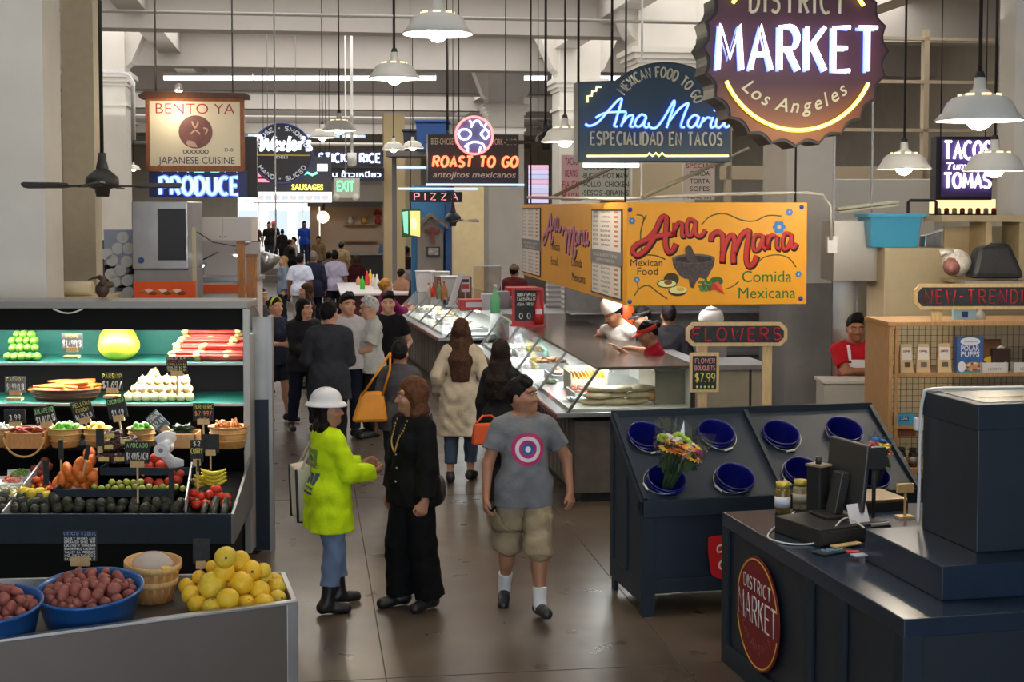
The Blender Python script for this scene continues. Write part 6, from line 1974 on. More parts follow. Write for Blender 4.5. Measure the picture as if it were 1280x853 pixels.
for k,(px,pz_,Y_,w_,h_,c,lab) in enumerate([(521,178,34,.62,.5,sr(40,50,70),'dark storage box high on the far stall roof'),(541,168,33,.75,.65,sr(30,76,140),'bright blue storage box high on the far stall roof')]):
 t = thing('storage_box',lab,'box',P(px,pz_,Y_).xy.to_3d() + Vector((0,0,P(532,190,33.4).z + h_ / 2)))
 part('box_body',MB().hexa([(-w_ / 2 * .9,-.3,-h_ / 2),(w_ / 2 * .9,-.3,-h_ / 2),(w_ / 2 * .9,.3,-h_ / 2),(-w_ / 2 * .9,.3,-h_ / 2)],[(-w_ / 2,-.33,h_ / 2),(w_ / 2,-.33,h_ / 2),(w_ / 2,.33,h_ / 2),(-w_ / 2,.33,h_ / 2)]),mat(c,.5),t,.02)
 part('lid',MB().box(-w_ / 2 - .03,w_ / 2 + .03,-.36,.36,h_ / 2,h_ / 2 + .06),mat(c,.5),t,.01)
roof = thing('stall_roof','dark stall roof carrying the blue storage boxes','roof',P(532,190,33.4))
part('slab',MB().box(-.9,.9,-.6,.6,-.12,.0),mat((.12,.11,.11),.6),roof)
part('post',MB().box(-.8,-.7,-.05,.05,-roof.location.z,-.12).box(.7,.8,-.05,.05,-roof.location.z,-.12),mat((.12,.11,.11),.6),roof)
bt_ = thing('bar_table','white communal counter table with maroon base in the middle of the aisle','table',A(ss(462,30.5),30.5,0),ALPHA)
part('tabletop',MB().box(-.65,1.7,-.7,3.8,1.02,1.07),mat(sr(206,200,202),.35,key='table_white'),bt_,.01)
part('base',MB().box(-.45,1.5,-.4,2.2,0,1.02),mat(sr(96,26,40),.5,key='maroon_base'),bt_)
for k,(px,py,Y_,c,h,lab) in enumerate([(453,350,30.2,sr(60,180,50),.3,'green squeeze bottle on the communal table'),(459,345,31,sr(210,60,50),.34,'red bottle on the communal table'),(463,343,31.4,sr(230,190,60),.34,'yellow bottle on the communal table'),(471,350,30.2,sr(220,216,210),.34,'clear water carafe on the communal table'),(448,344,31.8,sr(200,150,110),.2,'tan condiment jar on the communal table'),(467,346,30.8,sr(216,206,196),.28,'white cup stack on the communal table')]):
 p = on(bt_,*(0,0,0)); p = G(px,py + 12,1.07)
 solo('bottle',MB().lathe([(0,0),(.05,0),(.055,.02),(.055,h * .6),(.02,h * .8),(.018,h),(0,h)],14),mat(c,.3),lab,'bottle',p)
lp = thing('left_stall_front','pale stall counter behind the crowd at the left of the aisle','counter',A(ss(330,33),33,0),ALPHA)
part('body',MB().box(-3,-.3,0,1.0,0,1.05),mat(sr(190,180,170),.6),lp)
part('top',MB().box(-3,-.25,-.05,1.0,1.05,1.10),STEEL,lp)
for k in range(3):
 um = thing('market_umbrella',['white market umbrella outside, left of the entrance','white market umbrella outside, middle of the entrance','white market umbrella outside, right of the entrance'][k],'umbrella',A(-2.6 + 2.3 * k,A1 + 5 + 4 * (k % 2),.55 if k < 2 else .55),ALPHA)
 part('canopy',MB().lathe([(0,3.6),(1.12,2.85),(1.12,2.7)],8,smooth=False),mat((.85,.84,.82),.8,key='canvas_white'),um)
 part('pole',MB().cyl((0,0,0),(0,0,3.6),.03),WHITE,um)
# ------------------------------------------------------------------ goods
def lump(r,seed,n=14,amp=.08,sx=1,sy=1,sz=1):
 m = MB().ball((0,0,0),(r * sx,r * sy,r * sz),n)
 rg = random.Random(seed)
 ph = [rg.uniform(0,6.28) for _ in range(4)]
 for i,p in enumerate(m.v):
  d = 1 + amp * (math.sin(p[0] / r * 2.1 + ph[0]) + math.sin(p[1] / r * 2.4 + ph[1]) + math.sin(p[2] / r * 1.9 + ph[2])) / 2
  m.v[i] = (p[0] * d,p[1] * d,p[2] * d)
 return m
def heap(name,mats_,meshes,pts,label,cat,group,rg,jitter=.15,upright=False,tilt=None):
 out = []
 for i,p in enumerate(pts):
  me = meshes[i % len(meshes)]
  o = bpy.data.objects.new(name,me)
  COL.objects.link(o)
  o.location = p
  s = 1 + rg.uniform(-jitter,jitter)
  o.scale = (s,s,s)
  o.rotation_euler = (rg.uniform(-.3,.3),rg.uniform(-.3,.3),rg.uniform(0,6.28)) if upright else ((rg.uniform(0,6.28),rg.uniform(0,6.28),rg.uniform(0,6.28)) if tilt is None else (tilt[0] + rg.uniform(-.12,.12),tilt[1] + rg.uniform(-.12,.12),tilt[2] + rg.uniform(-.2,.2)))
  o['label'],o['category'],o['group'] = label,cat,group
  out.append(o)
 return out
RG = random.Random(11)
# price cards: chalkboard square in a wooden clip on a stake
def card(px0,px1,py0,py1,Y,rows,label,stake=None,rot=0.0,lean=0.0,clip=True,bg=None,base=None):
 qq = PX((px0 + px1) / 2,(py0 + py1) / 2,Y)
 w,h = (px1 - px0) * qq.k,(py1 - py0) * qq.k
 t = thing('price_card',label,'price card',qq.o)
 t.rotation_euler = (lean,rot,0)
 part('card',MB().box(-w / 2,w / 2,0,.006,-h / 2,h / 2),bg or CHALK,t)
 if rows:
  mats_,m = [],MB()
  z = h / 2
  for (s_,mm,hh,ww) in rows:
   if mm not in mats_:
    mats_.append(mm)
   z -= hh * h
   if s_:
    line(m,s_,w * ww,hh * h * .66,0,z + hh * h * .1,max(.0018,hh * h * .055),y=-.003,n=4,flat=.4,m=mats_.index(mm),gap=.38)
  part('chalk_writing',m,mats_,t)
 if clip:
  part('clip',MB().box(-w * .28,w * .28,-.012,.014,-h / 2 - h * .16,-h / 2 + h * .14),PINE,t)
 if stake:
  sl = (stake - py1) * qq.k
  part('stake',MB().box(-.006,.006,-.004,.008,-h / 2 - sl,-h / 2),PINE,t)
 if base:
  part('foot',MB().box(-.06,.06,-.05,.03,-h / 2 - base,-h / 2 - base + .02),PINE,t)
 return t
# ---- cart: bowls, potatoes, basket, melons
BOWL = mat(sr(38,92,160),.28,noise=.05,key='bowl_blue')
SKINP = mat(sr(150,84,74),.6,noise=.35,nscale=18,bump=.3,bscale=40,key='potato_skin')
pm_ = [lump(.029,k,10,.14,1.25 + .1 * (k % 3),1,.9).mesh('potato',[SKINP]) for k in range(4)]
def bowl(px,py,rad,tilt,label,n_pot,plabel,pgroup,seed,cols):
 c = G(px,py,CZ + .10)
 t = thing('bowl',label,'bowl',(c.x,c.y,CZ - .08))
 t.rotation_euler = (tilt,0,0)
 hh = .20
 part('shell',MB().lathe([(0,0),(rad * .68,0),(rad * .80,.03),(rad * .95,hh - .015),(rad * 1.0,hh - .012),(rad * 1.0,hh),(rad * .95,hh),(rad * .90,hh - .03),(rad * .74,.03),(0,.02)],48),BOWL,t)
 M = Matrix.Translation(t.location) @ Matrix.Rotation(tilt,4,'X')
 rg = random.Random(seed)
 pts,tries = [],0
 while len(pts) < n_pot and tries < 6000:
  tries += 1
  rr,a = rad * .80 * math.sqrt(rg.random()),rg.uniform(0,6.28)
  lay = len(pts) >= n_pot * .62
  z = hh - .045 + (.052 if lay else 0) + (1 - (rr / rad) ** 2) * .03
  if lay: rr *= .75
  p = Vector((rr * math.cos(a),rr * math.sin(a),z))
  if all((p - q_).length > .047 for q_ in pts):
   pts.append(p)
 heap('potato',None,pm_,[M @ p for p in pts],plabel,'potato',pgroup,rg,.16)
 part('filling',MB().lathe([(0,hh - .06),(rad * .86,hh - .06),(rad * .86,hh - .075),(0,hh - .075)],32),SKINP,t,label='packed potatoes below the top layer')
 return t
bowl(113,737,.275,.13,'large blue bowl of red potatoes in the middle of the steel cart',66,'small red potato in the large blue bowl','red potatoes in the large blue bowl',3,0)
bowl(-8,757,.245,.13,'blue bowl of red potatoes cut off by the left edge of the picture',46,'small red potato in the blue bowl at the left edge','red potatoes in the left blue bowl',5,0)
card(79,121,664,702,7.45,[('WEISER FARMS',mat(sr(120,160,220),.8),.18,.95)] + [(s_,CHALKW,.115,.92) for s_ in ('FAMILY OWNED AND','OPERATED SINCE 1977','LOCATED IN TEHACHAPI','BAKERSFIELD LUCERNE','VALLEY CA PRODUCE','NO PESTICIDES','SUSTAINABLE')],'slate card with dense white writing and a blue heading standing in the large blue bowl',stake=728)
card(241,262,674,706,7.75,[],'dark blank card turned away behind the yellow melons',lean=-.1,stake=716)
SPL = wood(sr(200,150,92),.12,4)
bsk = thing('splint_basket','two nested round wood splint baskets with a plastic bag on the steel cart','basket',(lambda c: (c.x,c.y,CZ - .08))(G(190,745,CZ - .06)))
bsk.rotation_euler = (.08,.06,0)
for k,(z,r) in enumerate(((0,.135),(.085,.150))):
 m = MB().lathe([(0,z),(r * .82,z),(r * .98,z + .13),(r * .95,z + .13),(r * .78,z + .012),(0,z + .012)],36)
 b = part('basket_shell',m,SPL,bsk)
 part('rim_hoop',MB().lathe([(r * .99,z + .10),(r * 1.03,z + .10),(r * 1.03,z + .135),(r * .99,z + .135),(r * .99,z + .10)],36),wood(sr(214,172,112),.1,4),b)
 st = MB()
 for j in range(18):
  a = 2 * PI * j / 18
  st.hexa([(r * .825 * math.cos(a + q_),r * .825 * math.sin(a + q_),z) for q_ in (-.10,.10)] + [(r * .84 * math.cos(a + q_),r * .84 * math.sin(a + q_),z) for q_ in (.10,-.10)],
    [(r * .975 * math.cos(a + q_),r * .975 * math.sin(a + q_),z + .11) for q_ in (-.11,.11)] + [(r * .985 * math.cos(a + q_),r * .985 * math.sin(a + q_),z + .11) for q_ in (.11,-.11)])
 part('splints',st,wood(sr(188,136,80),.15,4),b)
part('plastic_bag',lump(.08,4,18,.7,1.1,.9,.5).xf(T(-.01,0,.20)),mat((.72,.72,.70),.25,alpha=.4,key='clear_plastic'),bsk)
part('yellow_card',MB().box(.02,.11,-.03,.03,.205,.212).xf(T(0,-.04,0,ry=.2)),mat(sr(230,180,40),.5),bsk)
MEL = [mat(sr(234,188,40),.5,noise=.12,nscale=9,bump=.15,bscale=30,key='melon_rind'),mat(sr(226,192,56),.5,noise=.16,nscale=9,bump=.15,bscale=30,key='melon_rind_green'),mat(sr(110,90,40),.7)]
mm_ = []
for k in range(3):
 m = lump(1,20 + k,20,.04,1,1,.94)
 m.ball((0,0,.92),(.13,.13,.05),8,1)
 mm_.append(m.mesh('melon',[MEL[k % 2],MEL[2]]))
mel = [(270,465,50,.775),(345,490,55,.775),(510,462,46,.775),(600,466,52,.775),(670,435,42,.775),(235,418,46,.80),(215,375,42,.80),(660,382,45,.80),(650,350,40,.79),
  (420,438,55,.83),(345,370,70,.86),(487,360,58,.87),(580,398,52,.82),(600,335,38,.84),(275,330,34,.84),(400,300,52,.93),(408,228,52,1.03),(480,250,52,.95),(532,300,55,.90),(598,292,36,.90),(335,275,28,.90),(300,400,45,.79),(450,400,50,.78),(540,400,50,.78),(385,380,50,.79),(470,320,45,.85)]
for i,(x,y,r,z) in enumerate(mel):
 c = G(180 + x / 4.005,640 + y / 4.005,z)
 rr = 1.1 * r / 4.005 * c.y / F_PX
 o = bpy.data.objects.new('melon',mm_[i % 3]); COL.objects.link(o)
 o.location = c; o.scale = (rr,rr,rr); o.rotation_euler = (RG.uniform(-1.4,1.4),RG.uniform(-1.4,1.4),RG.uniform(0,6))
 lb = {16: 'yellow melon on the very top of the pile on the cart',10: 'largest yellow melon at the front left of the pile',5: 'greenish yellow melon low at the left of the pile'}.get(i,'yellow melon in the pile on the steel cart')
 o['label'],o['category'],o['group'] = lb,'melon','yellow melons piled on the cart'
# ---- produce case, upper shelves
def onshelf(px,py,z): return G(px,py,z)
gm = [lump(.036,40 + k,10,.06,1.0,1.9,1.0).mesh('cucumber',[mat(sr(96,150,50),.45,noise=.25,nscale=12,key='green_skin')]) for k in range(2)]
pts = []
for r_,(n,y0,dz) in enumerate(((5,.34,0),(4,.40,.065),(4,.46,.12),(3,.5,.17))):
 for k in range(n):
  pts.append(Vector((xw(-12 + 9.5 * k + 4 * (r_ % 2),Yp) ,Yp + y0,S1Z + .04 + dz)))
heap('cucumber',None,gm,pts,'pale green cucumber in the stack at the left of the top shelf','cucumber','green cucumbers on the top shelf',RG,.1,tilt=(0,0,0))
ym = lump(1,3,24,.03,1,.8,.72).mesh('melon',[mat(sr(230,210,60),.45,noise=.08,nscale=4,key='canary_rind')])
for (px,py,Y_,rr,lb) in ((147,433,Yp + .42,.175,'large pale yellow oval melon on the top shelf of the case'),(146,419,Yp + .66,.16,'yellow oval melon behind the large one on the top shelf')):
 o = bpy.data.objects.new('melon',ym); COL.objects.link(o)
 o.location = (xw(px,Y_),Y_,S1Z + .72 * rr + (.0 if Y_ < Yp + .5 else .05)); o.scale = (rr,) * 3
 o['label'],o['category'] = lb,'melon'
RH = [mat(sr(206,74,62),.5,noise=.3,nscale=6,key='rhubarb_red'),mat(sr(222,180,110),.5,noise=.2,nscale=8,key='rhubarb_tip'),mat(sr(222,190,150),.5)]
for k in range(7):
 row,col = divmod(k,2)
 m = MB()
 rg = random.Random(k)
 for j in range(7):
  y,z = rg.uniform(-.04,.04),rg.uniform(-.03,.03)
  m.tube([(-.20,y,z),(0,y + rg.uniform(-.01,.01),z),(.20,y,z)],[.014,.012,.015],6,0)
  m.ball((-.22 + rg.uniform(-.02,.02),y,z),(.035,.02,.02),8,1)
  m.ball((.22 + rg.uniform(-.02,.02),y,z),(.03,.018,.018),8,1)
 solo('rhubarb_bunch',m,RH,'bunch of red rhubarb stalks stacked at the right end of the top shelf','rhubarb',(xw(236 + 34 * (k % 2) + 3 * row,Yp),Yp + .30 + .09 * row,S1Z + .05 + .052 * row),group='rhubarb bunches on the top shelf')
def basket(name,px,py,z,rx,ry,h,label,c=sr(196,146,86),handle=False,Y=None,wicker=True,fl=.8):
 p = G(px,py,z) if Y is None else Vector((xw(px,Y),Y,z))
 t = thing(name,label,'basket',p)
 W = wood(c,.15,6)
 m = MB().lathe([(0,0),(rx * fl,0),(rx,h),(rx * .96,h),(rx * fl * .95,.012),(0,.012)],32,sx=1,sy=ry / rx)
 part('basket_shell',m,W,t)
 hp = MB()
 for zz in (h * .35,h * .7,h):
  r = rx * (fl + (1 - fl) * zz / h) + .004
  hp.tube([(r * math.cos(2 * PI * j / 28),r * ry / rx * math.sin(2 * PI * j / 28),zz) for j in range(28)],.007,5,closed=True)
 part('hoops',hp,wood(tuple(x * 1.1 for x in c),.1,6),t)
 if handle:
  part('handle',MB().tube([(rx * math.cos(PI * j / 12),-ry * .9 - .03,h * .9 - h * 1.1 * math.sin(PI * j / 12)) for j in range(13)],.010,6),W,t)
 return t,p
ct,cp_ = basket('wicker_basket',79,500,S2Z,.30,.17,.10,'dark wicker basket full of carrots on the second shelf',sr(84,50,30),Y=Yp + .30)
CAR = mat(sr(240,130,48),.5,noise=.15,nscale=20,key='carrot')
cm_ = [MB().tube([(-.13,0,0),(-.05,.004,.003),(.05,0,0),(.13,-.004,0)],[.006,.014,.019,.016],8).mesh('carrot',[CAR]) for k in range(1)]
pts = []
for k in range(34):
 lay = k // 12
 pts.append(cp_ + Vector((RG.uniform(-.15,.15) * (1 - lay * .15),-.11 + .022 * (k % 11) * (1 - .12 * lay) + .02 * lay,.095 + .026 * lay)))
heap('carrot',None,cm_,pts,'orange carrot lying in the wicker basket on the second shelf','carrot','carrots in the wicker basket',RG,.1,tilt=(0,0,0))
ON = mat(sr(236,208,150),.5,noise=.12,nscale=10,key='onion_skin')
om = [lump(.043,60 + k,12,.04,1,1,.92).tube([(0,0,.035),(0,0,.055)],[.012,.004],6).mesh('onion',[ON]) for k in range(2)]
pts = []
for lay,n in enumerate((8,7,6,4)):
 for row in range(2 if lay < 3 else 1):
  for k in range(n - row):
   pts.append(Vector((xw(189 + 3,Yp) + (k - (n - row - 1) / 2) * .072 - .02 + lay * .012,Yp + .19 + .07 * row + .045 * lay,S2Z + .043 + .062 * lay)))
heap('onion',None,om,pts[:40],'pale round onion in the pyramid on the second shelf','onion','onions on the second shelf',RG,.1,upright=True)
card(77,103,417,437,Yp + .16,[('ENDIVE',CHALKY,.3,.6),('$1.49/LB',CHALKW,.6,.85)],'grey price card with white price in the middle of the top shelf',base=.07,bg=mat(sr(140,140,142),.7))
card(6,32,471,491,Yp + .07,[('CARROT',CHALKY,.3,.8),('$1.99/LB',CHALKW,.6,.8)],'grey CARROT price card at the left end of the second shelf',base=.06,bg=mat(sr(110,110,112),.7))
card(127,153,466,488,Yp + .07,[('PARSNIP',CHALKY,.35,.9),('$1.69/',CHALKW,.6,.9)],'PARSNIP $1.69 price card between the carrots and onions',base=.06)
card(208,234,446,467,Yp + .0,[(s_,c,.18,.9) for s_,c in (('SHALLOT $5.99',CHALKW),('PEARL $4.99',CHALKR),('CIPOLLINI $6',CHALKY),('BOILER $3.99',CHALKW),('TURNIP $2.99',CHALKY))],'tall list price card on a white stake hanging below the rhubarb',stake=495)
# ---- third row baskets
box3 = thing('wooden_crate','small wooden crate with curved handle holding dried red chiles','crate',(xw(32,11.25),11.25,S3Z))
part('walls',MB().box(-.16,.16,-.12,-.105,0,.13).box(-.16,.16,.105,.12,0,.16).box(-.16,-.145,-.12,.12,0,.14).box(.145,.16,-.12,.12,0,.14).box(-.16,.16,-.12,.12,0,.01),wood(sr(196,138,80),.15,5),box3,.003)
part('handle',MB().tube([(.16 * math.cos(PI + PI * j / 12),-.125,.10 + .16 * math.sin(PI + PI * j / 12)) for j in range(13)],.009,6),wood(sr(214,166,100),.1,5),box3)
CH = mat(sr(140,46,24),.5,noise=.2,key='chile')
chm = MB().tube([(-.05,0,0),(0,.008,.01),(.05,0,0)],[.012,.016,.004],6).mesh('dried_chile',[CH])
heap('dried_chile',None,[chm],[box3.location + Vector((RG.uniform(-.12,.12),RG.uniform(-.09,.09),.12 + RG.uniform(0,.03))) for k in range(26)],'dried red chile in the small wooden crate','chile','dried chiles in the crate',RG,.2,tilt=(0,0,0))
PEP = [mat(sr(84,160,40),.35,noise=.2,key='pepper_green'),mat(sr(222,190,60),.35,noise=.15,key='pepper_yellow'),mat(sr(230,226,170),.45,key='pale_onion')]
pem = [lump(.03,80 + k,10,.12,1.3,.8,.8).mesh('pepper',[PEP[0]]) for k in range(2)]
for (px,rx,lab,c,items,meshes,plab,cat,grp) in ((78,.135,'round splint basket of green peppers on the third row',sr(206,164,96),16,pem,'green pepper in the round splint basket below the carrots','pepper','green peppers in the left basket'),
  (118,.11,'splint basket of pale yellow onions behind the blank card',sr(206,164,96),12,[lump(.028,9,10,.05).mesh('onion',[PEP[1]])],'small yellow onion in the splint basket','onion','yellow onions in the basket'),
  (174,.11,'splint basket of bright green peppers left of the tilted slate card',sr(190,150,90),14,pem,'bright green pepper in the basket under the onions','pepper','green peppers in the middle basket'),
  (2,.10,'splint basket cut by the left picture edge on the third row',sr(196,150,90),8,[lump(.03,15,10,.05).mesh('lime',[mat(sr(210,216,200),.5)])],'pale vegetable in the basket at the left edge','vegetable','pale vegetables in the left edge basket')):
 t,p = basket('splint_basket',px,0,S3Z,rx,rx * .85,.15,lab,c,Y=11.28)
 heap(meshes[0].name.split('.')[0],None,meshes,[p + Vector((rx * .72 * math.sqrt(RG.random()) * math.cos(k * 2.4),rx * .55 * math.sqrt(RG.random()) * math.sin(k * 2.4),.14 + (.03 if k > items * .6 else 0))) for k in range(items)],plab,cat,grp,RG,.15)
wb = thing('wooden_crate','shallow wooden crate of dark leafy greens right of the tilted slate card','crate',(xw(225,11.25),11.25,S3Z))
part('walls',MB().box(-.13,.13,-.1,-.088,0,.12).box(-.13,.13,.088,.1,0,.13).box(-.13,-.118,-.1,.1,0,.12).box(.118,.13,-.1,.1,0,.12).box(-.13,.13,-.1,.1,0,.01),wood(sr(206,160,106),.12,5),wb,.003)
lf = MB()
for k in range(40):
 a = RG.uniform(0,6.28)
 lf.add([tuple(T(RG.uniform(-.09,.09),RG.uniform(-.06,.06),.11 + RG.uniform(0,.06),RG.uniform(-.8,.8),RG.uniform(-.8,.8),a) @ Vector(v)) for v in ((-.035,0,0),(0,-.018,.006),(.035,0,0),(0,.018,.006))],[(0,1,2,3)],0)
g_ = solo('leafy_greens',lf,mat(sr(40,66,40),.5,noise=.3,key='leaf_dark'),'dark leafy greens heaped in the shallow wooden crate','greens',wb.location)
g_['kind'] = 'stuff'
tb_,tp_ = basket('wicker_basket',283,0,S3Z,.155,.13,.17,'tilted wicker basket of turmeric roots at the right end of the third row',sr(200,150,88),Y=11.24)
TU = mat(sr(206,130,70),.6,noise=.3,nscale=25,key='turmeric')
tm_ = MB().tube([(-.03,0,0),(0,.004,.004),(.03,0,0)],[.007,.010,.006],6).mesh('turmeric_root',[TU])
heap('turmeric_root',None,[tm_],[tp_ + Vector((.11 * math.sqrt(RG.random()) * math.cos(k * 2.4),.09 * math.sqrt(RG.random()) * math.sin(k * 2.4),.165 + RG.uniform(0,.03))) for k in range(44)],'turmeric root in the wicker basket','root','turmeric roots in the basket',RG,.2)
card(5,32,512,530,11.22,[('',CHALKW,.25,.8),('3.99',CHALKW,.55,.5)],'nearly black price card standing in the chile crate',stake=546,rot=-.05)
card(43,69,508,531,11.22,[('JALAPENO',CHALKG,.4,.9),('$1.81/LB',CHALKW,.5,.9)],'tilted green and white JALAPENO price card',stake=546,rot=-.2)
card(90,116,501,526,11.22,[('YELLOW',CHALKY,.3,.85),('ONION',CHALKY,.28,.6),('$1.75/LB',CHALKW,.34,.8)],'tilted YELLOW ONION price card',stake=546,rot=-.25)
card(134,158,497,523,11.22,[('CUCUMBER',CHALKG,.3,.85),('',CHALKW,.2,.6),('$1.49',CHALKW,.4,.6)],'tilted dark green price card right of the YELLOW ONION card',stake=546,rot=-.18)
card(188,206,514,540,11.22,[('SERRANO',CHALKW,.35,.9),('$2.49',CHALKW,.4,.8)],'strongly tilted pale slate price card over the green peppers',stake=552,rot=-.75,bg=mat(sr(96,112,122),.7))
card(241,267,504,527,11.2,[('TURMERIC',CHALKY,.35,.95),('$7.99/',mat(sr(230,150,90),.8),.38,.8),('LB',mat(sr(230,150,90),.8),.25,.3)],'black TURMERIC $7.99 price card beside the turmeric basket',stake=545)
# ---- front trays
TP0 = Vector((0,10.525,zf - .10)); TPN = Vector((0,-.28,.755)).normalized()
def ontray(px,py,lift=0): return hit(px,py,TP0 + TPN * lift,TPN)
AV = mat(sr(52,52,38),.6,noise=.3,nscale=16,bump=.6,bscale=60,key='avocado_skin')
avm = [lump(.044,100 + k,12,.05,1.25,.95,.9).mesh('avocado',[AV]) for k in range(3)]
pts = []
for row,(py,x0,x1,dx) in enumerate(((636,4,228,13.5),(628,0,236,14),(621,8,60,14),(619,100,210,15))):
 x = x0
 while x < x1:
  pts.append(ontray(x + RG.uniform(-2,2),py + RG.uniform(-1.5,1.5),.045 + (.03 if row else 0)))
  x += dx
pts += [ontray(100,615,.11),ontray(66,622,.10),ontray(94,618,.10)]
heap('avocado',None,avm,pts,'dark green avocado in the long front tray','avocado','avocados in the front tray',RG,.15)
YA = mat(sr(214,112,40),.55,noise=.25,nscale=14,key='yam_skin')
yam = [lump(.045,120 + k,12,.12,1.5,.9,.9).mesh('yam',[YA]) for k in range(3)]
pts = [ontray(x,y,l) for x,y,l in ((72,606,.05),(84,604,.06),(96,606,.06),(108,604,.06),(118,602,.06),(78,598,.12),(90,596,.13),(102,597,.13),(113,594,.13),(84,588,.18),(96,588,.19),(108,586,.19),(114,578,.22),(100,580,.22),(120,592,.10),(112,570,.24),(92,612,.03),(105,612,.03))]
heap('yam',None,yam,pts,'orange yam in the heap behind the avocados','yam','orange yams in the tray',RG,.15)
PE = mat(sr(206,80,36),.45,noise=.2,key='persimmon')
prm = [lump(.036,130,12,.05,1,1,.8).mesh('persimmon',[PE])]
heap('persimmon',None,prm,[ontray(x,y,l) for x,y,l in ((40,608,.05),(50,606,.06),(58,606,.05),(46,600,.1),(55,598,.1),(36,614,.03),(62,612,.04))],'red orange persimmon left of the yams','persimmon','persimmons in the tray',RG,.1,upright=True)
heap('red_potato',None,[lump(.035,132,10,.1).mesh('red_potato',[mat(sr(120,52,36),.6,noise=.2)])],[ontray(x,y,l) for x,y,l in ((48,592,.1),(56,590,.1),(44,586,.12),(52,584,.13),(60,584,.12),(56,577,.15))],'dark reddish potato above the persimmons','potato','reddish potatoes in the tray',RG,.1)
YP = mat(sr(206,180,40),.35,noise=.2,key='yellow_pepper')
heap('yellow_pepper',None,[lump(.05,140,12,.16,1,.9,1.0).tube([(0,0,.045),(.005,0,.07)],[.008,.006],6).mesh('yellow_pepper',[YP])],[ontray(x,y,l) for x,y,l in ((30,616,.09),(40,618,.10),(50,616,.10),(58,620,.08),(22,622,.05))],'yellow bell pepper between the avocados and persimmons','pepper','yellow peppers in the tray',RG,.1,upright=True)
for k,(px,py,lab) in enumerate(((14,604,'white tray of pink radishes at the left end of the trays'),(10,618,'white tray of pale cut vegetables at the left end of the trays'),(24,596,'white tray of small green sprouts left of the persimmons'))):
 p = ontray(px,py,.06)
 t = thing('vegetable_tray',lab,'tray',p); t.rotation_euler = (.35,0,.3)
 part('tray_shell',MB().box(-.09,.09,-.06,.06,0,.012).box(-.09,.09,-.066,-.06,0,.03).box(-.09,.09,.06,.066,0,.03),mat((.7,.7,.68),.4),t,.003)
 v = MB()
 for j in range(18):
  v.ball((RG.uniform(-.07,.07),RG.uniform(-.045,.045),.025 + .01 * (j % 2)),(.017,.014,.013),6)
 part('vegetables',v,mat((sr(214,110,90),sr(190,190,150),sr(120,160,70))[k],.5,noise=.3,nscale=30),t)
GRP = MB(); rg = random.Random(3)
GRM = [mat(sr(70,18,34),.3,noise=.2,key='grape_red'),glass((.95,.95,.95),.06,'clamshell')]
def clam(px,py,lab,Y_):
 p = P(px,py,Y_)
 t = thing('clamshell_box',lab,'box',p)
 g = MB()
 r2 = random.Random(px)
 for j in range(46):
  g.ball((r2.uniform(-.07,.07),r2.uniform(-.05,.05),r2.uniform(.012,.06)),.015,7)
 part('grapes',g,GRM[0],t)
 part('lid',MB().hexa([(-.095,-.07,0),(.095,-.07,0),(.095,.07,0),(-.095,.07,0)],[(-.085,-.062,.085),(.085,-.062,.085),(.085,.062,.085),(-.085,.062,.085)]),GRM[1],t,.006)
 part('label_strip',MB().box(-.04,.04,-.073,-.070,.02,.055),mat(sr(210,190,110),.5),t)
clam(133,578,'clear clamshell of red grapes, lower left of the stack',11.0)
clam(152,578,'clear clamshell of red grapes, lower right of the stack',11.02)
clam(138,563,'clear clamshell of red grapes, middle of the stack',11.06)
clam(160,556,'clear clamshell of red grapes, upper right by the price card',11.08)
clam(140,549,'clear clamshell of red grapes on top of the stack',11.10)
RO = mat(sr(196,62,40),.4,noise=.25,nscale=12,key='red_onion_net')
heap('red_pepper',None,[lump(.046,150 + k,12,.10,1,1,.95).mesh('red_pepper',[RO]) for k in range(2)],[P(x,y,Y_) for x,y,Y_ in ((186,603,10.98),(199,605,10.97),(212,603,10.97),(222,600,10.98),(180,594,11.02),(193,593,11.03),(206,592,11.03),(218,590,11.02),(187,583,11.08),(200,582,11.08),(212,581,11.08),(194,574,11.12),(206,572,11.12),(226,592,11.0))],'shiny red pepper in the heap behind the bag roll','pepper','red peppers in the tray',RG,.12)
gv = mat(sr(150,156,60),.35,noise=.2,key='tomatillo')
heap('tomatillo',None,[lump(.026,160,10,.04).mesh('tomatillo',[gv])],[P(x,y,10.80) for x,y in [(118 + 8.5 * k,609 + (k % 2) * 2) for k in range(14)]] + [P(x,y,10.86) for x,y in [(140 + 9 * k,603 + (k % 2)) for k in range(5)]],'green tomatillo in the row above the avocados','tomatillo','tomatillos in the tray',RG,.12)
TM = mat(sr(206,50,28),.3,noise=.12,key='tomato')
tmm = [MB().put(lump(.045,170,14,.04,1,1,.85)).put(MB().prismz([((.025 if j % 2 else .009) * math.cos(PI * j / 5),(.025 if j % 2 else .009) * math.sin(PI * j / 5)) for j in range(10)],.036,.040),m=1).mesh('tomato',[TM,mat(sr(60,100,40),.6)])]
heap('tomato',None,tmm,[ontray(x,y,l) for x,y,l in ((240,622,.06),(252,621,.07),(262,618,.09),(274,620,.07),(283,622,.06),(246,630,.05),(258,630,.05),(243,616,.1),(282,630,.05),(270,612,.11))],'red tomato beside the bananas','tomato','tomatoes at the right end of the tray',RG,.1,upright=True)
ZU = mat(sr(36,44,30),.4,noise=.25,nscale=12,key='zucchini')
zum = [MB().tube([(0,-.10,-.02),(0,0,0),(0,.10,.03)],[.022,.032,.024],10).ball((0,-.105,-.022),(.012,.008,.012),8,1).mesh('zucchini',[ZU,mat(sr(200,205,170),.5)])]
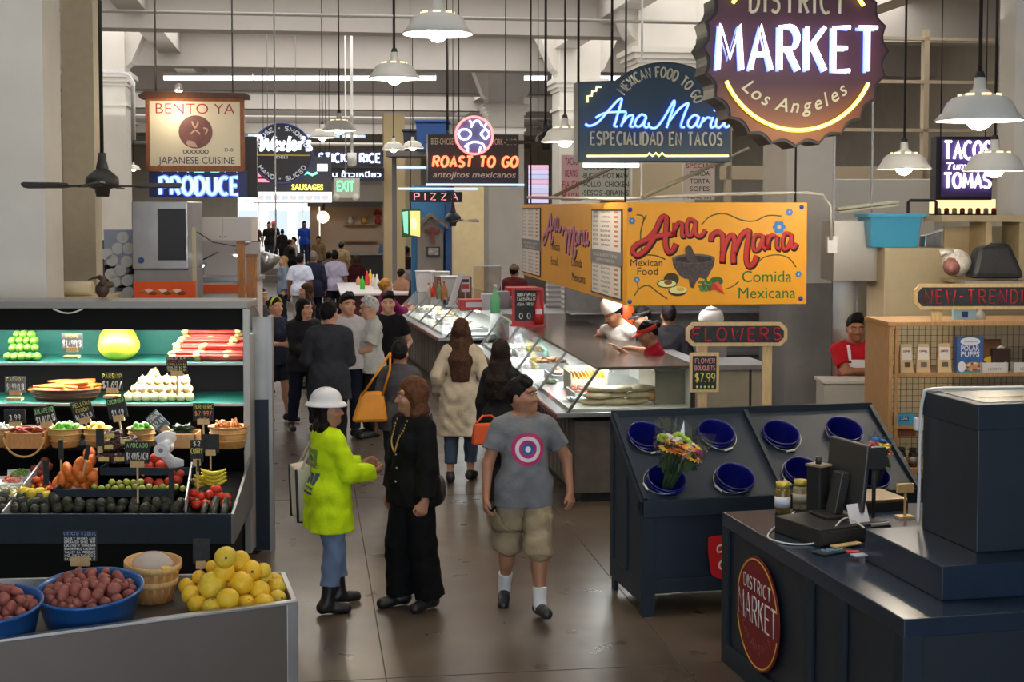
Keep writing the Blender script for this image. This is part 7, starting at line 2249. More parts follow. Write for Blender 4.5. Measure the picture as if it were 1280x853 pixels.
heap('zucchini',None,zum,[ontray(x,y,.05) for x,y in ((256,636),(268,636),(281,637),(268,630))],'dark zucchini at the right front of the tray','zucchini','zucchinis in the tray',RG,.08,tilt=(.35,0,0))
BN = [mat(sr(210,196,50),.45,noise=.12,key='banana'),mat(sr(60,60,24),.6)]
def banana_bunch(p,n,lab,rz=0):
 t = thing('banana_bunch',lab,'bananas',p,rz)
 for k in range(n):
  z = k * .03
  q_ = [(-.10 + .02 * j + .0,-.02 * math.sin(PI * j / 10) - .01 * k,z + .035 * (abs(j - 5) / 5) ** 2) for j in range(11)]
  part('banana',MB().tube(q_,[.006,.012,.017,.019,.020,.020,.020,.018,.015,.010,.007],8),BN[0],t)
 part('stem',MB().tube([(-.10,-.01,.03),(-.13,0,.06)],[.02,.012],8),BN[1],t)
banana_bunch(P(268,605,10.95),4,'bunch of yellow bananas at the right end of the tray')
banana_bunch(P(249,606,10.93),3,'greenish banana bunch left of the other bananas',1.2)
rl_ = thing('bag_roll','roll of clear plastic produce bags on a black post in the trays','bag roll',P(203,562,10.72))
part('roll',MB().cyl((0,-.05,0),(0,.15,0),.055,n=24).cyl((0,-.052,0),(0,-.05,0),.018,n=16,m=1),[mat((.72,.72,.72),.35,key='plastic_white'),mat((.2,.2,.2),.5)],rl_)
fm = MB()
f_ = [(-.06,-.03,.05),(-.08,-.04,-.05),(.0,-.05,-.07),(.10,-.06,-.09),(.16,-.06,-.07),(.12,-.05,-.15),(.05,-.05,-.16),(-.02,-.05,-.13)]
fm.tube([(-.04,0,.05),(.04,.02,.09),(.10,.03,.10)],[.05,.06,.03],8,flat=.4).tube([(.02,-.02,-.04),(.08,-.03,-.10),(.17,-.03,-.10)],[.04,.05,.025],8,flat=.4)
part('loose_bag',fm,mat((.78,.78,.78),.3,alpha=.6,key='loose_plastic'),rl_)
part('post',MB().box(.05,.085,-.02,.02,-.46,-.05),BLACK,rl_)
card(156,187,552,580,10.62,[('AVOCADO',CHALKG,.3,.85),('',CHALKW,.1,.5),('$1.49/EACH',CHALKW,.45,.85)],'slate AVOCADO price card on a long wooden stake',stake=630)
card(252,274,543,566,10.9,[],'blank dark card on a stake above the bananas',stake=588)
card(238,254,550,578,10.8,[('$2',CHALKW,.3,.5),('CURRY',CHALKY,.35,.9)],'narrow dark CURRY card beside the bag roll',stake=612)
card(246,249,575,592,10.75,[],'thin edge-on card left of the bananas',stake=612)
card(120,130,536,562,10.95,[],'dark card turned sideways in front of the yellow onion basket')
card(106,112,556,575,10.9,[],'grey card seen nearly edge-on above the yams',rot=.2,stake=598,clip=False)
card(54,61,575,607,10.75,[],'dark narrow card standing among the persimmons',clip=False)
card(73,79,550,575,10.95,[],'grey stake card under the green pepper basket',clip=False,stake=590)
# ---- flowers
def bouquet(p,lab,seed,h=.42,w=.15,cellophane=True,cols=None,tilt=(0,0,0)):
 t = thing('bouquet',lab,'bouquet',p); t.rotation_euler = tilt
 rg = random.Random(seed)
 st = MB()
 for k in range(14):
  a = rg.uniform(0,6.28); r = rg.uniform(0,w * .6)
  st.tube([(r * .3 * math.cos(a),r * .3 * math.sin(a),-.12),(r * math.cos(a),r * math.sin(a),h * .6)],.006,5)
 for k in range(30):
  a = rg.uniform(0,6.28); r = rg.uniform(.2,.8) * w
  st.add([tuple(T(r * math.cos(a),r * math.sin(a),rg.uniform(.05,h * .55),rg.uniform(-.6,.6),rg.uniform(-.6,.6),a) @ Vector(v)) for v in ((-.045,0,0),(0,-.016,.01),(.045,0,.02),(0,.016,.01))],[(0,1,2,3)])
 part('stems',st,mat(sr(62,92,44),.6,noise=.3,key='stem_green'),t)
 for k in range(len(cols)):
  c,kind = cols[k]
  a = 2.4 * k; r = w * .75 * math.sqrt((k + .5) / len(cols))
  f = MB()
  cx,cy,cz = r * math.cos(a),r * math.sin(a),h * .62 + .05 * math.cos(r / w * 2) + rg.uniform(-.02,.02)
  if kind == 'd':
   for j in range(12):
    b = 2 * PI * j / 12
    f.add([tuple(T(cx,cy,cz,.3 * math.sin(k),.3 * math.cos(k),b) @ Vector(v)) for v in ((.012,-.011,0),(.045,-.016,.012),(.068,0,.004),(.045,.016,.012),(.012,.011,0))],[(0,1,2,3,4)],0)
   f.ball((cx,cy,cz + .008),(.024,.024,.012),10,1)
  else:
   for j in range(26):
    b,e = rg.uniform(0,6.28),rg.uniform(0,1.4)
    f.ball((cx + .04 * math.cos(b) * math.cos(e),cy + .04 * math.sin(b) * math.cos(e),cz + .034 * math.sin(e)),.014,6,0)
  part('flower',f,[mat(c,.6,key='petal'),mat(sr(60,36,16),.7)],t)
 if cellophane:
  cm2 = MB()
  n = 20
  vs,fs2 = [],[]
  for i,(rr,zz) in enumerate(((.05,-.10),(.07,.05),(w * 1.0,h * .55),(w * 1.12,h * 1.02))):
   for j in range(n):
    b = 2 * PI * j / n
    q_ = 1 + (.12 * math.sin(5 * b) if i == 3 else .03 * math.sin(7 * b))
    vs.append((rr * q_ * math.cos(b),rr * q_ * math.sin(b),zz + (.035 * math.cos(3 * b) if i == 3 else 0)))
  for i in range(3):
   for j in range(n):
    fs2.append((i * n + j,i * n + (j + 1) % n,(i + 1) * n + (j + 1) % n,(i + 1) * n + j))
  cm2.add(vs,fs2,0,False)
  part('cellophane',cm2,glass((.93,.93,.93),.16,'cellophane'),t)
 return t
OR,YE,WH,PK,LG = sr(236,130,20),sr(236,190,30),sr(226,222,210),sr(150,40,110),sr(160,190,60)
bouquet(buckets[2].matrix_basis @ Vector((.02,0,.05)),'cellophane-wrapped bouquet of orange, white and lime flowers in a blue bucket',5,.36,.19,True,[(OR,'d'),(WH,'p'),(YE,'d'),(LG,'p'),(OR,'d'),(LG,'p'),(LG,'p'),(OR,'d'),(YE,'d'),(WH,'p'),(OR,'d'),(LG,'p'),(YE,'d'),(PK,'p'),(WH,'d'),(OR,'d'),(WH,'p'),(LG,'p'),(YE,'d'),(PK,'d')],(.20,.30,0))
bouquet(buckets[7].matrix_basis @ Vector((.05,.02,.02)),'bunch with a sunflower, blue flowers and pink tips behind the monitor',6,.31,.08,True,[(YE,'d'),(sr(40,130,210),'p'),(YE,'d'),(sr(60,150,220),'p'),(sr(220,120,130),'p'),(OR,'d'),(sr(225,140,140),'p')],(.05,.12,0))
# ---- kiosk counter: till, jars, papers
KTZ = .95
def onk(px,py,z=KTZ): return G(px,py,z)
KR = KRZ
reg = thing('cash_drawer','black cash drawer box on the kiosk counter','cash drawer',onk(1052,680),KR + .25)
part('case',MB().box(-.17,.20,-.02,.40,0,.10),mat((.018,.018,.019),.5,noise=.2,key='till_black'),reg,.006)
part('drawer_front',MB().box(-.16,.19,-.028,-.02,.015,.085),mat((.025,.025,.026),.45),reg,.003)
mp = Vector((reg.location.x,reg.location.y,0))
Mr = Matrix.Translation(reg.location) @ Matrix.Rotation(KR + .25,4,'Z')
mon = thing('till_monitor','black touchscreen till monitor seen from behind on its stand','monitor',Mr @ Vector((.13,.24,.10)),KR - PI / 2 + .12)
part('foot',MB().box(-.10,.10,-.10,.10,0,.02),BLACK,mon,.006)
part('neck',MB().hexa([(-.05,-.02,.02),(.05,-.02,.02),(.05,.04,.02),(-.05,.04,.02)],[(-.05,.03,.26),(.05,.03,.26),(.05,.09,.26),(-.05,.09,.26)]),mat((.02,.02,.02),.4),mon,.006)
part('screen_back',MB().hexa([(-.2,.06,.05),(.2,.06,.05),(.2,.09,.05),(-.2,.09,.05)],[(-.2,.10,.44),(.2,.10,.44),(.2,.13,.44),(-.2,.13,.44)]),mat((.03,.029,.028),.35,key='monitor_black'),mon,.008)
part('screen_face',MB().hexa([(-.185,.0915,.075),(.185,.0915,.075),(.185,.094,.075),(-.185,.094,.075)],[(-.185,.1285,.42),(.185,.1285,.42),(.185,.131,.42),(-.185,.131,.42)]),mat((.015,.016,.02),.15),mon)
cd = thing('customer_display','small black customer display beside the monitor','display',Mr @ Vector((.42,.22,.06)),KR + .1)
part('pole',MB().cyl((0,0,0),(0,0,.32),.012,n=10),BLACK,cd)
part('head',MB().box(-.07,.07,-.02,.02,.30,.43),mat((.03,.035,.04),.4),cd,.005)
ps = thing('card_reader','dark card reader tower with a small round top left of the monitor','card reader',Mr @ Vector((.15,.40,.10)),KR + .5)
part('tower',MB().box(-.05,.05,-.05,.05,0,.27),BLACK,ps,.008)
part('cap',MB().box(-.055,.055,-.06,.055,.27,.282),mat(sr(130,120,100),.5),ps)
part('knob',MB().cyl((0,0,.282),(0,0,.325),.018,n=14),BLACK,ps)
kp = thing('keyboard','silver keyboard with dark keys on the kiosk counter','keyboard',onk(1090,652,KTZ + .06),KR + .15)
kyz = .02
part('case',MB().box(-.09,.09,-.05,.06,-.02,0),mat((.5,.5,.5),.4,.4),kp,.004)
kk_ = MB()
for r_i in range(4):
 for c_i in range(9):
  kk_.box(-.082 + .0185 * c_i,-.067 + .0185 * c_i,-.042 + .024 * r_i,-.024 + .024 * r_i,0,.005)
part('keys',kk_,mat((.04,.04,.042),.5),kp)
part('riser',MB().box(-.10,.10,-.05,.07,-.06,-.02),BLACK,kp)
scl = thing('scale','flat black counter scale with a steel plate behind the keyboard','scale',onk(1100,640),KR + .05)
part('base',MB().box(-.17,.20,0,.34,0,.06),BLACK,scl,.005)
part('plate',MB().box(-.165,.195,.005,.335,.06,.075),mat(sr(150,130,100),.3,.7),scl,.003)
sdn = thing('card_stand','small wooden card clip on a stick by the kiosk box','stand',onk(1131,648),KR)
part('foot',MB().box(-.05,.05,-.04,.04,0,.015),PINE,sdn)
part('stick',MB().box(-.006,.006,-.006,.006,.015,.21),PINE,sdn)
part('clip',MB().box(-.055,.055,-.01,.01,.16,.215),PINE,sdn)
LIDG = mat(sr(196,180,80),.35,.5,key='lid_gold')
def jar(p,r,h,body,lab_c,label,lidm=LIDG):
 t = thing('glass_jar',label,'jar',p)
 part('glass_body',MB().lathe([(0,.0),(r * .92,0),(r,.01),(r,h * .72),(r * .8,h * .82),(0,h * .82)],24),body,t)
 part('lid',MB().lathe([(0,h * .80),(r * .88,h * .80),(r * .88,h),(0,h)],24),lidm,t)
 part('label_band',MB().lathe([(r * 1.01,h * .22),(r * 1.015,h * .22),(r * 1.015,h * .55),(r * 1.01,h * .55)],24),lab_c,t)
 return t
jar(onk(978,642),.048,.20,mat(sr(110,92,44),.25,noise=.3,nscale=20,key='pickle_brown'),mat(sr(214,216,230),.5),'tall glass jar with white and blue label at the left of the till')
jar(onk(1000,637),.046,.19,mat(sr(140,132,96),.25,noise=.3,nscale=20,key='pickle_pale'),mat(sr(170,166,150),.5),'second tall glass jar with grey contents')
for k,(px,py) in enumerate(((1012,632),(1024,633))):
 jar(onk(px,py),.038,.11,mat(sr(50,40,30),.25,key='olive_dark'),mat(sr(200,196,180),.5),['short dark jar with yellow lid behind the tall jars','short dark jar with yellow lid nearest the card reader'][k])
def cable(pts,r,c,label,z=None):
 return solo('cable',MB().tube(smooth_path([tuple(p) for p in pts],5),r,6),mat(c,.5,key='cable_jacket'),label,'cable')
cable([onk(993,640,KTZ + .05),onk(983,650,KTZ + .03),onk(970,658,KTZ + .01),onk(960,672,KTZ + .008),onk(985,680,KTZ + .008),onk(1015,680,KTZ + .01),onk(1035,670,KTZ + .06),onk(1050,652,KTZ + .115),onk(1062,648,KTZ + .115),onk(1080,660,t2z - .0)],.005,(.62,.62,.6),'white cable looping over the kiosk counter in front of the cash drawer')
cable([MK @ Vector((KW - .2,u1.y - .1,uz + .01)),MK @ Vector((u0.x + .5,u1.y - .06,uz + .012)),MK @ Vector((u0.x + .05,u1.y - .04,uz + .014)),MK @ Vector((u0.x - .02,u1.y - .03,uz - .03)),MK @ Vector((u0.x - .03,u1.y - .02,uz - .25)),MK @ Vector((u0.x - .03,u1.y - .02,uz - .5)),MK @ Vector((u0.x - .03,u1.y - .01,t2z + .03))],.009,(.66,.66,.65),'thick white cable over the top and down the back corner of the kiosk box')
pg = thing('power_plug','white power plug block on the back corner of the kiosk box','plug',MK @ Vector((u0.x - .03,u1.y + .0,uz - .18)),KR)
part('block',MB().cbox((0,0,0),(.045,.03,.07)),WHITE,pg,.004)
part('prongs',MB().box(-.012,-.008,.015,.03,-.01,.01).box(.008,.012,.015,.03,-.01,.01),STEEL,pg)
pile = [(1040,690,.22,.10,CHALK,.35,'slate card with chalk writing lying on the kiosk counter'),(1058,682,.20,.05,PINE,.30,'wooden stake card lying on the slate card'),(1066,691,.07,.04,mat(sr(190,40,40),.5),-.2,'small red tag by the lying slate card'),(1074,695,.08,.05,mat(sr(190,190,205),.5),.1,'white slip of paper by the step of the kiosk')]
for k,(px,py,w_,d_,mm,rz_,lab) in enumerate(pile):
 o = solo(['slate_card','wooden_stake','red_tag','paper_slip'][k],MB().box(-w_ / 2,w_ / 2,-d_ / 2,d_ / 2,0,.008),mm,lab,'card',onk(px,py,KTZ + .004 + .009 * k),KR + rz_,bevel=.001)
 if k == 0:
  m = MB()
  line(m,'SALE',.12,.05,0,-.02,.003,n=4)
  part('chalk_writing',m.xf(Matrix.Rotation(-PI / 2,4,'X') @ T(0,-.011,0)),mat(sr(120,160,200),.8),o)
solo('paper_sheet',MB().hexa([(-.07,0,0),(.07,0,0),(.07,.004,0),(-.07,.004,0)],[(-.06,.05,.10),(.08,.05,.10),(.08,.054,.10),(-.06,.054,.10)]),mat(sr(210,208,214),.6),'white paper sheet leaning against the monitor foot','paper',Mr @ Vector((.15,.02,.102)),KR + .25)
sg_ = thing('hand_scanner','black handheld scanner lying beside the cash drawer','scanner',onk(1062,672,KTZ),KR)
part('head',MB().ball((0,0,.03),(.045,.03,.03),12),BLACK,sg_)
part('grip',MB().tube([(.02,0,.03),(.07,.01,.025),(.11,.01,.015)],[.022,.018,.016],10),BLACK,sg_)
# ---- wooden shelf goods
Ms = Matrix.Translation(wu.location) @ Matrix.Rotation(wu.rotation_euler.z,4,'Z')
iMs = Ms.inverted()
def onw(px,z,y=.12):
 p = iMs @ hit(px,430,Ms @ Vector((0,y,0)),Ms.to_3x3() @ Vector((0,1,0)))
 return Ms @ Vector((p.x,y,z))
KRAFT = mat(sr(196,168,128),.75,noise=.1,nscale=12,key='kraft_paper')
for k,px in enumerate((1132,1154,1180)):
 t = thing('coffee_bag',['kraft paper coffee bag next to the shelf side panel','kraft paper coffee bag in the middle of the three','kraft paper coffee bag beside the blue cereal box'][k],'bag',onw(px,SH1,.10),wu.rotation_euler.z + (.1,-.25,-.15)[k])
 h = .245
 part('pouch',MB().hexa([(-.06,-.04,0),(.06,-.04,0),(.06,.04,0),(-.06,.04,0)],[(-.05,-.006,h),(.05,-.006,h),(.05,.006,h),(-.05,.006,h)]),KRAFT,t,.008)
 lb = MB().hexa([(-.04,-.026,.11),(.045,-.026,.11),(.045,-.022,.11),(-.04,-.022,.11)],[(-.04,-.012,.215),(.045,-.012,.215),(.045,-.008,.215),(-.04,-.008,.215)])
 part('label_patch',lb,mat(sr(216,208,200),.6),t)
 lt_ = MB().hexa([(-.02,-.034,.05),(.03,-.034,.05),(.03,-.030,.05),(-.02,-.030,.05)],[(-.02,-.028,.09),(.03,-.028,.09),(.03,-.024,.09),(-.02,-.024,.09)])
 part('window_patch',lt_,mat(sr(80,62,48),.4),t)
 m = MB(); line(m,'COFFEE',.06,.016,0,0,.0018,n=4,m=0)
 part('print',m.xf(T(0,-.024,.175,rx=-.13)),mat(sr(160,40,70),.6),t)
bxp = thing('cereal_box','blue cereal box on the wooden shelf beside the kraft coffee bags','box',onw(1211,SH1,.10),wu.rotation_euler.z)
part('carton',MB().box(-.115,.115,-.03,.03,0,.30),mat(sr(60,96,160),.4,noise=.2,nscale=7,key='cereal_blue'),bxp,.002)
m = MB()
m.prism([(.085 * math.cos(a * PI / 12),.262 + .035 * math.sin(a * PI / 12)) for a in range(24)],-.034,-.03,0)
text(m,'LOVE GROWN',.11,0,.255,-.035,m=1,weight=.01)
text(m,'POLAR',.16,.0,.185,-.032,h=.045,m=0,weight=.02); text(m,'PUFFS',.16,.0,.135,-.032,h=.045,m=0,weight=.02)
m.prism([(.07 * math.cos(a * PI / 12) + .03,.05 + .04 * math.sin(a * PI / 12)) for a in range(24)],-.034,-.03,2)
for k in range(12):
 m.ball((.03 + .05 * math.cos(k * 2.4),-.034,.05 + .028 * math.sin(k * 2.4)),(.010,.004,.010),6,3 + k % 2)
m.prism([(.035 * math.cos(a * PI / 12) - .07,.05 + .045 * math.sin(a * PI / 12)) for a in range(24)],-.033,-.03,0)
m.box(-.115,.115,-.032,-.03,.0,.012,5)
part('print',m,[mat(sr(226,226,230),.5),mat(sr(70,50,130),.5),mat(sr(190,150,110),.5),mat(sr(150,60,40),.5),mat(sr(226,200,160),.5),mat(sr(40,150,150),.5)],bxp)
sk_ = thing('snack_bag','brown and yellow snack bag leaning behind a white carton on the wooden shelf','bag',onw(1240,SH1 + .07,.16),wu.rotation_euler.z)
part('pouch',MB().hexa([(-.10,-.03,-.07),(.10,-.03,-.07),(.10,.03,-.07),(-.10,.03,-.07)],[(-.09,.03,.20),(.09,.03,.20),(.09,.045,.20),(-.09,.045,.20)]),mat(sr(110,74,44),.35,noise=.3,nscale=10,key='snack_brown'),sk_,.01)
m = MB().prism([(.075 * math.cos(a * PI / 12),.03 + .03 * math.sin(a * PI / 12)) for a in range(24)],-.024,-.01)
part('print',m,mat(sr(220,190,60),.5),sk_)
for k,px in enumerate((1243,1283)):
 t = thing('display_carton',['white display carton at the front of the wooden shelf','white display carton cut by the right picture edge'][k],'carton',onw(px,SH1,.06),wu.rotation_euler.z)
 part('tray',MB().box(-.115,.115,-.02,-.012,0,.085).box(-.115,-.107,-.02,.15,0,.085).box(.107,.115,-.02,.15,0,.085).box(-.115,.115,-.02,.15,0,.006),mat(sr(214,210,206),.6),t)
 m = MB(); text(m,'LENNY',.12,0,.02,-.022,h=.025,weight=.01)
 part('print',m,mat(sr(150,140,130),.6),t)
 b_ = thing('brown_packet',['dark brown packet standing in the white carton','dark brown packet in the carton at the picture edge'][k],'packet',onw(px + 8,SH1 + .006,.13),wu.rotation_euler.z)
 part('wrap',MB().box(-.08,.08,-.03,.03,0,.19),mat(sr(52,30,22),.5),b_,.01)
 part('tip',MB().tube([(-.03,0,.19),(0,0,.205),(.03,0,.19)],.012,6),mat(sr(214,208,200),.6),b_)
lu = thing('bar_carton','turquoise carton of bars on the middle shelf behind the kiosk','carton',onw(1130,SH2,.12),wu.rotation_euler.z)
part('carton',MB().box(-.07,.09,-.05,.05,0,.09),mat(sr(60,150,190),.5),lu,.003)
m = MB().box(-.045,.03,-.053,-.05,.03,.07,0); text(m,'LUNA',.06,-.008,.042,-.054,h=.02,m=1,weight=.02)
part('print',m,[mat(sr(30,50,120),.5),WHITE],lu)
lu2 = thing('bar_carton','open carton with brown bars below the turquoise one','carton',onw(1131,SH2 - .0,.12) - Vector((0,0,.10)),wu.rotation_euler.z)
part('carton',MB().box(-.07,.09,-.05,.05,-.0,.06),mat(sr(140,90,60),.5,noise=.3),lu2,.003)
jar(onw(1128,SH3,.12),.038,.17,mat(sr(90,56,40),.25,noise=.3,key='sauce_red'),mat(sr(214,208,196),.5),'jar with white label on the lower shelf behind the kiosk',BLACK)
jar(onw(1143,SH3,.14),.036,.16,mat(sr(60,40,34),.25,noise=.3,key='sauce_dark'),mat(sr(160,150,140),.5),'darker jar on the lower shelf half hidden by the kiosk box',BLACK)
wp = thing('water_pack','pale blue packet standing behind the NEW-TRENDING sign post','packet',onw(1203,zt_ + .035,.2),wu.rotation_euler.z)
part('pack',MB().box(-.09,.11,-.02,.02,0,.14),mat(sr(170,206,220),.4),wp,.004)
part('label_patch',MB().box(-.015,.035,-.024,-.02,.02,.07),mat(sr(30,60,130),.5),wp)
wbt = thing('clear_bottle','clear bottle standing on top of the shelf unit','bottle',onw(1224,zt_ + .035,.2))
part('glass_body',MB().lathe([(0,0),(.045,0),(.045,.05),(.018,.09),(.018,.11),(0,.11)],16),mat((.5,.5,.48),.2),wbt)
part('cap',MB().cyl((0,0,.11),(0,0,.125),.016,n=12),WHITE,wbt)
# bags on the cartons behind
Yx = 13.0
t = thing('black_bag','rounded black fabric bag at the right edge above the chalk sign','bag',P(1243,345,Yx))
part('shell',MB().hexa([(-.26,-.14,-.02),(.25,-.14,-.02),(.25,.14,-.02),(-.26,.14,-.02)],[(-.18,-.08,.27),(.12,-.08,.31),(.12,.10,.31),(-.18,.10,.27)]),mat((.02,.02,.022),.6,noise=.2,bump=.2,key='bag_black'),t,.05)
part('handle',MB().tube([(-.14,-.06,.25),(-.06,-.09,.30),(.06,-.09,.30),(.1,-.06,.27)],.012,6),mat((.03,.03,.03),.5),t)
t = thing('plastic_bag','white knotted plastic bag with reddish contents left of the black bag','bag',P(1196,346,Yx))
part('shell',lump(.13,8,18,.12,1.05,.9,.95).xf(T(.0,0,.12)),mat(sr(200,192,180),.3,noise=.2,nscale=14,bump=.7,bscale=22,key='plastic_film'),t)
part('knot',MB().tube([(-.05,-.02,.22),(-.11,-.04,.23),(-.17,-.03,.22)],[.03,.02,.035],8),mat(sr(214,206,194),.35),t)
part('contents',lump(.075,9,12,.3).xf(T(-.05,-.052,.09)),mat(sr(140,92,86),.5,noise=.3,nscale=25),t)
t = thing('clear_container','grey plastic container row under the black bag','container',P(1240,356,Yx))
part('tub_body',MB().hexa([(-.27,-.1,-.10),(.33,-.1,-.10),(.33,.1,-.10),(-.27,.1,-.10)],[(-.3,-.12,.04),(.36,-.12,.04),(.36,.12,.04),(-.3,.12,.04)]),mat(sr(150,146,140),.4),t,.01)
part('base_box',MB().box(-.3,.36,-.12,.12,-1.9 if False else -(P(1240,356,Yx).z),-.10),mat(sr(120,108,88),.6),t)
# ---- things on and in the food counters
def ont(x,y): return on(tc,x,y,TC['zt'])
def onf(x,y): return on(far_c,x,y,FC['zt'])
def at_top(px,py,t,D): return G(px,py,D['zt'])
mb_ = thing('menu_easel','red framed chalk menu board with a bottle picture on the taco counter','menu board',at_top(660,408,tc,TC),ALPHA - .05)
kq = mb_.location.y / F_PX
part('frame',MB().box(-20 * kq,20 * kq,0,.03,.02,48 * kq),mat(sr(176,30,40),.45,key='frame_red'),mb_,.004)
part('board',MB().box(-16.5 * kq,16.5 * kq,-.006,0,7 * kq,45 * kq),CHALK,mb_)
m = MB()
for k,s_ in enumerate(('TODAY SPECIAL','TACO PLATE','AGUA FRESCA')):
 line(m,s_,24 * kq,3.6 * kq,-2 * kq,(38 - 6 * k) * kq,.004,y=-.008,n=4)
for x in (-9,1):
 m.tube([(x * kq + 2 * kq * math.cos(a),-.008,(13 + 3.5 * math.sin(a)) * kq) for a in [2 * PI * j / 12 for j in range(12)]],.005,4,closed=True)
part('chalk_writing',m,CHALKW,mb_)
part('bottle_picture',MB().lathe([(0,0),(.055,0),(.06,.10),(.05,.16),(.06,.24),(.03,.34),(.024,.42),(0,.42)],16,sy=.35).xf(T(13 * kq,-.03,3 * kq)).box(9 * kq,17 * kq,-.055,-.03,.16,.22,1),[mat(sr(170,30,24),.35,key='cola_red'),mat(sr(216,200,196),.5)],mb_)
part('foot',MB().box(-22 * kq,22 * kq,-.06,.08,0,.025),mat(sr(150,20,30),.45),mb_)
tf = thing('tube_light','white tube light hanging over the taco cooks behind the yellow sign','light',on(tc,1.35,2.2,2.45),TC['rz'])
part('housing',MB().box(-.06,.06,-.7,.7,.03,.08),WHITE,tf)
part('tube',MB().cyl((0,-.65,0),(0,.65,0),.025,n=8),emit((1,.98,.94),6),tf)
part('hanger',MB().box(-.01,.01,-.01,.01,.08,HZ - 2.45),WHITE,tf)
l = lamp('tube_glow','AREA',(0,0,-.04),55,(1,.97,.92),.15,1.3); l.parent = tf
fb_ = at_top(716,392,tc,TC)
solo('supply_rack',MB().box(-.95,.55,-.05,2.0,0,TC['zt']),DULLSTEEL,'steel supply rack under the stacked foam boxes','rack',(fb_.x,fb_.y,0),ALPHA,bevel=.01)
FOAM = mat(sr(214,212,214),.6,key='foam_white')
for k,(px,py,n,w_) in enumerate(((715,389,7,.26),(740,392,5,.24),(695,386,6,.22))):
 b0 = at_top(px,py,tc,TC)
 for j in range(n):
  o = thing('foam_box','white foam takeout box in the stacks on the far end of the taco counter','box',b0 + Vector((0,.3,.075 * j)),ALPHA,'foam takeout boxes')
  if k == 0 and j == 0:
   b_me = MB().hexa([(-w_ / 2,-.11,0),(w_ / 2,-.11,0),(w_ / 2,.11,0),(-w_ / 2,.11,0)],[(-w_ / 2 - .01,-.12,.035),(w_ / 2 + .01,-.12,.035),(w_ / 2 + .01,.12,.035),(-w_ / 2 - .01,.12,.035)]).mesh('tray',[FOAM])
   l_me = MB().hexa([(-w_ / 2 - .01,-.12,.037),(w_ / 2 + .01,-.12,.037),(w_ / 2 + .01,.12,.037),(-w_ / 2 - .01,.12,.037)],[(-w_ / 2 + .01,-.10,.072),(w_ / 2 - .01,-.10,.072),(w_ / 2 - .01,.10,.072),(-w_ / 2 + .01,.10,.072)]).mesh('lid',[FOAM])
  part('tray',b_me,None,o); part('lid',l_me,None,o)
def box_on(name,px,py,w,d,h,c,label,cat,D=TC,rz=ALPHA,dz=0,print_=None,rough=.5):
 p = G(px,py,D['zt']) + Vector((0,0,dz))
 t = thing(name,label,cat,p,rz)
 part('shell',MB().box(-w / 2,w / 2,0,d,0,h),mat(c,rough,noise=.06,key='carton'),t,.006)
 if print_:
  part('print',MB().box(-w * .35,w * .35,-.004,0,h * .3,h * .75),mat(print_,.5),t)
 return t
box_on('napkin_carton',598,388,.55,.3,.16,sr(200,66,70),'red, white and blue carton on the far glass counter','carton',FC,print_=sr(216,214,226))
box_on('napkin_carton',583,388,.16,.3,.13,sr(52,76,170),'small blue carton left of the red and white carton','carton',FC)
box_on('foil_bag_box',628,386,.22,.2,.26,sr(150,146,150),'grey packet box right of the green spray bottle','box',FC)
box_on('clear_bin',612,388,.22,.2,.24,sr(196,196,204),'pale clear bin beside the red and white carton','bin',FC)
box_on('register',655,384,.5,.4,.30,sr(190,30,40),'red till with a white front at the end of the taco counter','till',TC,print_=sr(216,212,210))
box_on('cup_carton',650,386,.24,.2,.18,sr(214,212,210),'white carton in front of the red till','carton',TC)
box_on('brown_box',568,372,.6,.5,.36,sr(120,88,66),'brown box on the far counter below the wooden cross','box',FC)
for k,(px,py,w,h,lab) in enumerate(((532,365,.36,.36,'white plastic container at the far end of the lit counter'),(550,366,.34,.36,'second white plastic container on the far lit counter'),(562,372,.30,.34,'white tapered bucket right of the plastic containers'))):
 p = G(px,py,FC['zt'])
 t = thing('plastic_container',lab,'container',p,ALPHA)
 part('tub_body',MB().hexa([(-w * .42,-.12,0),(w * .42,-.12,0),(w * .42,.12,0),(-w * .42,.12,0)],[(-w * .5,-.14,h),(w * .5,-.14,h),(w * .5,.14,h),(-w * .5,.14,h)]),FOAM,t,.02)
 part('lid',MB().box(-w * .52,w * .52,-.15,.15,h,h + .03),FOAM,t,.008)
def bottle(px,py,D,h,r,c,label,capc=(.7,.1,.08),nz=None):
 p = G(px,py,D['zt'])
 t = thing('bottle',label,'bottle',p)
 part('glass_body',MB().lathe([(0,0),(r,0),(r,h * .55),(r * .35,h * .75),(r * .3,h * .88),(0,h * .88)],16),mat(c,.25,key='bottle_body'),t)
 part('cap',MB().cyl((0,0,h * .88),(0,0,h),r * .36,n=12),mat(capc,.4),t)
bottle(542,372,FC,.26,.05,sr(200,60,50),'red sauce bottle on the far counter')
bottle(549,374,FC,.30,.05,sr(120,150,110),'green sauce bottle on the far counter')
bottle(555,375,FC,.32,.06,sr(170,110,70),'brown sauce bottle on the far counter')
bottle(619,392,FC,.42,.07,sr(120,206,150),'clear green spray bottle on the counter',(.7,.75,.75))
bottle(536,371,FC,.24,.05,sr(200,196,190),'white squeeze bottle on the far counter')
st_ = thing('card_stand','white menu stand leaning on the far counter','stand',G(572,384,FC['zt']),ALPHA)
part('sheet',MB().hexa([(-.16,0,0),(-.06,0,0),(-.06,.02,0),(-.16,.02,0)],[(.02,.1,.52),(.10,.1,.52),(.10,.12,.52),(.02,.12,.52)]),FOAM,st_)
part('foot',MB().box(-.18,0,-.03,.08,0,.02),FOAM,st_)
mc = thing('payment_sign','white card sign with red and black print on the far counter','sign',G(582,383,FC['zt']),ALPHA)
kq2 = mc.location.y / F_PX
part('sheet',MB().box(-5 * kq2,5 * kq2,0,.02,18 * kq2,36 * kq2),mat(sr(206,204,206),.5),mc)
